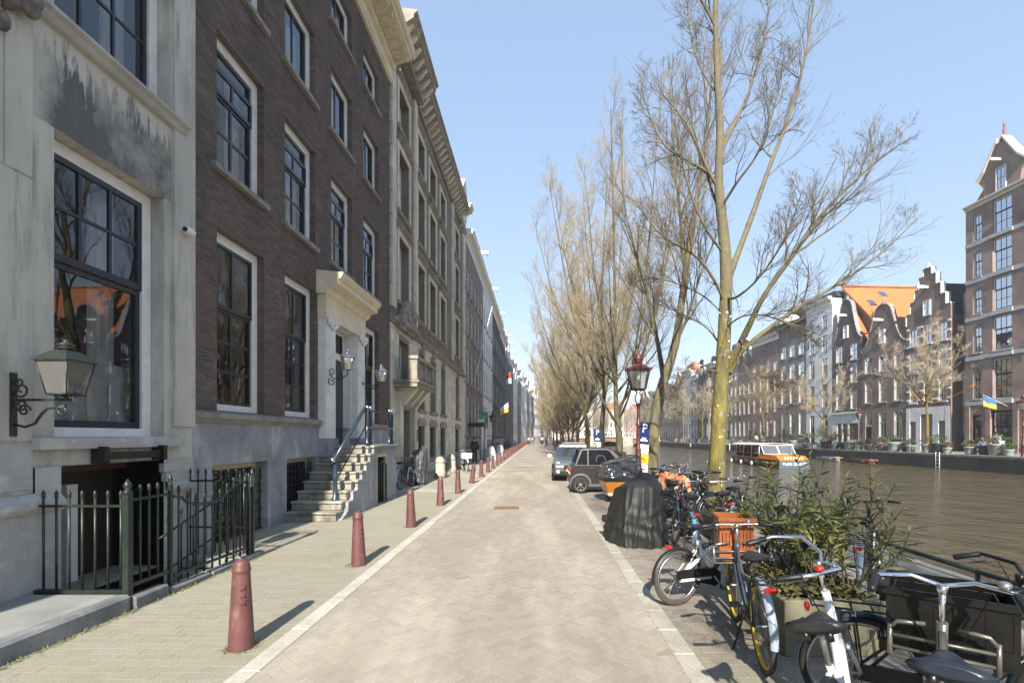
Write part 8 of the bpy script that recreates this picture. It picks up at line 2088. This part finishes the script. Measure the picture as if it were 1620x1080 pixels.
for s in (-1,1):
    MB().tube([(.3,s*1.3,1.08),(7.2,s*1.4,1.08)], .025, 6).build('side_rail', M_alu, tbt, local=True)
    for k in range(3): MB().lathe([(.001,-.2),(.09,-.16),(.12,0),(.09,.14),(.03,.2)], (1.6+2.4*k,s*1.60,.22), 10).build('fender', M_pots0, tbt, local=True)
for (a, b) in ((-1.3,-.03),(.03,1.3)):
    mb = MB(); mb.quad((8.25,a,1.06),(8.25,b,1.06),(7.62,b,1.80),(7.62,a,1.80)); f_ = mb.build('windscreen', glassmat('boat_glass', (.75,.8,.82), .55, .0, (.2,.23,.25)), tbt, local=True)
    for p, q in (((8.25,a,1.06),(7.62,a,1.80)),((8.25,b,1.06),(7.62,b,1.80)),((8.25,a,1.06),(8.25,b,1.06)),((7.62,a,1.80),(7.62,b,1.80))): MB().tube([p,q], .035, 5).build('screen_frame', M_swhite, f_, local=True)
for s in (-1,1):
    mb = MB(); mb.quad((8.25,s*1.31,1.06),(7.62,s*1.31,1.80),(6.5,s*1.36,1.80),(6.5,s*1.38,1.06)); mb.build('side_screen', MAT['boat_glass'], tbt, local=True)
RB = Matrix.Rotation(R(-92),4,'Z')
for k, (x, s, c_, n_) in enumerate(((1.0,.7,(.62,.2,.03),'orange'),(1.9,.75,(.66,.64,.6),'white'),(2.9,.7,(.05,.06,.1),'navy'),(3.7,.75,(.6,.25,.05),'amber'),(4.6,.7,(.4,.1,.08),'red'),(5.4,.75,(.5,.5,.48),'grey'),(2.4,-.7,(.1,.2,.35),'blue'),(4.1,-.7,(.55,.2,.05),'rust'))):
    p = RB @ Vector((x, s*-1, .02)); person('passenger in a %s top sitting in the tour boat' % n_, (20.6+p.x, 48.8+p.y, WZ+.46), R(-92)+s*.5, 'sit', cloth('p'+n_, c_), cloth('pdark', (.04,.05,.07)), (H_dark,H_br,H_grey)[k % 3])
for s in (-1,1): MB().box(.7,6.2,s*.55-.22,s*.55+.22,.74,1.0).build('seat_bench', M_wood, tbt, local=True)
# two rowing boats at the far quay
def dinghy(label, x, y, rz, c1_, c2_, L=3.6):
    t = thing('rowing_boat', label, 'boat', (x,y,WZ), rz); mb = MB(); rows = []
    for i in range(13):
        u = i/12; w_ = .62*math.sin(math.pi*(.18+.80*u))**.7 if u < 1 else .05; xx = L*(1-u); zt = .34+.14*(1-u)**0*u**2*.9
        rows.append([mb.P(p) for p in ((xx,-w_,zt),(xx,-w_*.8,.05),(xx,0,-.12),(xx,w_*.8,.05),(xx,w_,zt),(xx,w_*.86,zt),(xx,w_*.62,.08),(xx,-w_*.62,.08),(xx,-w_*.86,zt))])
    for a, b in zip(rows, rows[1:]):
        for k in range(9): mb.face((a[k],a[(k+1)%9],b[(k+1)%9],b[k]))
    mb.face(rows[0]); mb.face(rows[-1]); mb.build('hull', c1_, t, local=True)
    for q in (.9,1.9,2.8): MB().box(q,q+.22,-.5,.5,.22,.26).build('thwart', c2_, t, local=True)
    MB().box(.02,.5,-.4,.4,.3,.37).build('stern_cover', c2_, t, local=True); return t
dinghy('pale blue rowing boat with orange stern moored at the far quay behind the tour boat', 31.1, 49.8, R(90), pm('pale_blue_paint', (.35,.45,.52)), M_orange)
dinghy('brown wooden rowing boat with a red stern moored at the far quay', 31.2, 44.8, R(90), pm('brown_boat', (.16,.12,.09)), pm('dusky_red', (.45,.12,.06)))
# far quay details: pots, plants, ladder, buoy, garland, flag
def shrub(root, c, r_, h, mat, n, seed, L=.16):
    rng = random.Random(seed); mb = MB()
    for k in range(n):
        a, b = rng.uniform(0,6.28), rng.uniform(-.2,1.5); q = rng.random()**.4; p = Vector(c)+Vector((math.cos(a)*math.cos(b)*r_*q, math.sin(a)*math.cos(b)*r_*q, h*.45+math.sin(b)*h*.55*q)); M_ = Euler((rng.uniform(-1,1),rng.uniform(-1.2,.6),rng.uniform(0,6.28))).to_matrix(); s_ = L*rng.uniform(.6,1.3)
        mb.quad(p, p+M_ @ Vector((s_*.5,-s_*.16,0)), p+M_ @ Vector((s_,0,0)), p+M_ @ Vector((s_*.5,s_*.16,0)))
    return tag(mb.build('foliage', mat, root, local=True), kind='stuff')
M_lf = [pm('pot_leaf_green', (.06,.10,.025), (.035,.065,.018), 4, .6, var=.4), pm('pot_leaf_olive', (.13,.13,.04), (.08,.085,.03), 4, .6, var=.4), pm('pot_leaf_brown', (.18,.11,.05), (.1,.07,.03), 4, .7, var=.4)]
M_pots = [pm('pot_grey', (.32,.32,.30), (.24,.24,.22), 5, .8), pm('pot_teal', (.26,.33,.31), None, 1, .6), pm('pot_dark', (.08,.08,.075), None, 1, .7)]
pk = ['grey','pale green','dark']; lk = ['green','olive','brown']
pots = [33.6,34.6,35.6,36.6,38.8,39.7,40.6,42.6,43.4,44.4,46.0,48.2,49.3,51.0,52.0,53.2,54.2,55.2,56.0,58.3,59.6,62,64.2,66.1,68.4,70.2,72.6,74.4]
for k, y in enumerate(pots):
    a, b = (k*5+1) % 3, (k*7+k//3) % 3; big = y > 50
    t = thing('potted_plant', '%s pot with %s shrub, %s on the far quay edge' % (pk[a], lk[b], nth[k]+' from right' if k < 16 else 'left of the round-gabled house'), 'potted plant', (32.75+.12*(k % 3), y, FZ), 0, 'potted plants on the far quay')
    s_ = 1.0+.25*((k*3) % 4)
    MB().lathe([(.20*s_,0),(.26*s_,.12),(.30*s_,.42*s_),(.33*s_,.44*s_),(.33*s_,.5*s_),(.27*s_,.5*s_),(.26*s_,.42*s_),(.002,.42*s_)], (0,0,0), 12).build('pot', M_pots[a], t, local=True)
    shrub(t, (0,0,.4*s_), (.42 if not big else .62)*s_, (.5 if not big else 1.1)*s_, M_lf[b], 240 if not big else 420, k, .17)
ld = thing('quay_ladder', 'white steel ladder fixed to the far quay wall below the plant pots', 'ladder', (31.93, 38.6, WZ))
for s in (-.18,.18): MB().tube([(0,s,-.2),(0,s,1.3)], .025, 5).build('rail', M_swhite, ld, local=True)
for k in range(4): MB().tube([(0,-.18,.1+.3*k),(0,.18,.1+.3*k)], .02, 5).build('rung', M_swhite, ld, local=True)
lb_ = thing('life_buoy', 'white life buoy ring hanging on the dark far quay wall', 'life buoy', (31.9, 101, -.1)); MB().torus((0,0,0), .35, .09, 18, 8, 'x').build('ring', M_swhite, lb_, local=True)
gl_ = thing('garland', 'thin orange garland strung between the striped gable house and the warehouse', 'garland', (38.2, 45, 5.4)); pts = [(FB-1.2-.2*math.sin(math.pi*i/12), 48.8-7*i/12, 6.3-1.3*math.sin(math.pi*(i/12)**.8)) for i in range(13)]; MB().tube(pts, .05, 5).build('string', M_orange, gl_)
flag('blue and yellow flag slanting from the ground floor of the brown warehouse', (FB-.12, 40.0, 4.3), (-.8,.35,.55), [pm('flag_dull_blue', (.05,.16,.36), None, 1, .8), pm('flag_dull_yellow', (.50,.38,.06), None, 1, .8)], pole=1.9, drop=.95)
tr_ = thing('terrace_table', 'dark round terrace table standing against the warehouse front', 'table', (38.2, 41.3, FZ)); MB().lathe([(.5,.70),(.5,.74)], (0,0,0), 14).build('table_top', M_black, tr_, local=True); MB().lathe([(.22,0),(.04,.05),(.04,.70)], (0,0,0), 10).build('table_foot', M_black, tr_, local=True)
# white sheeted things on the left pavement far down
for k, (x, y, l) in enumerate(((-3.7,37.5,'white sheet over a cargo bicycle on the left pavement, nearer one'),(-3.6,45.0,'white sheet over a cargo bicycle on the left pavement, farther one'))):
    c = cover('bicycle_cover', l, (x,y,0), R(10), 1.0, 2.2, 1.0, pm('white_sheet', (.66,.66,.64), (.55,.55,.54), 5, .7), 20+k, .6)
# ================================================================ AIR
M_haze = bpy.data.materials.new('haze_air'); M_haze.use_nodes = True; _t = M_haze.node_tree; _t.nodes.clear()
_o = _t.nodes.new('ShaderNodeOutputMaterial'); _v = _t.nodes.new('ShaderNodeVolumePrincipled'); _v.inputs['Density'].default_value = 0.0007; _v.inputs['Color'].default_value = (.86,.91,1,1); _v.inputs['Anisotropy'].default_value = .2
_t.links.new(_v.outputs[0], _o.inputs['Volume'])
tag(MB().box(-150, 190, -90, 460, -4.2, 36).build('haze', M_haze), kind='stuff')
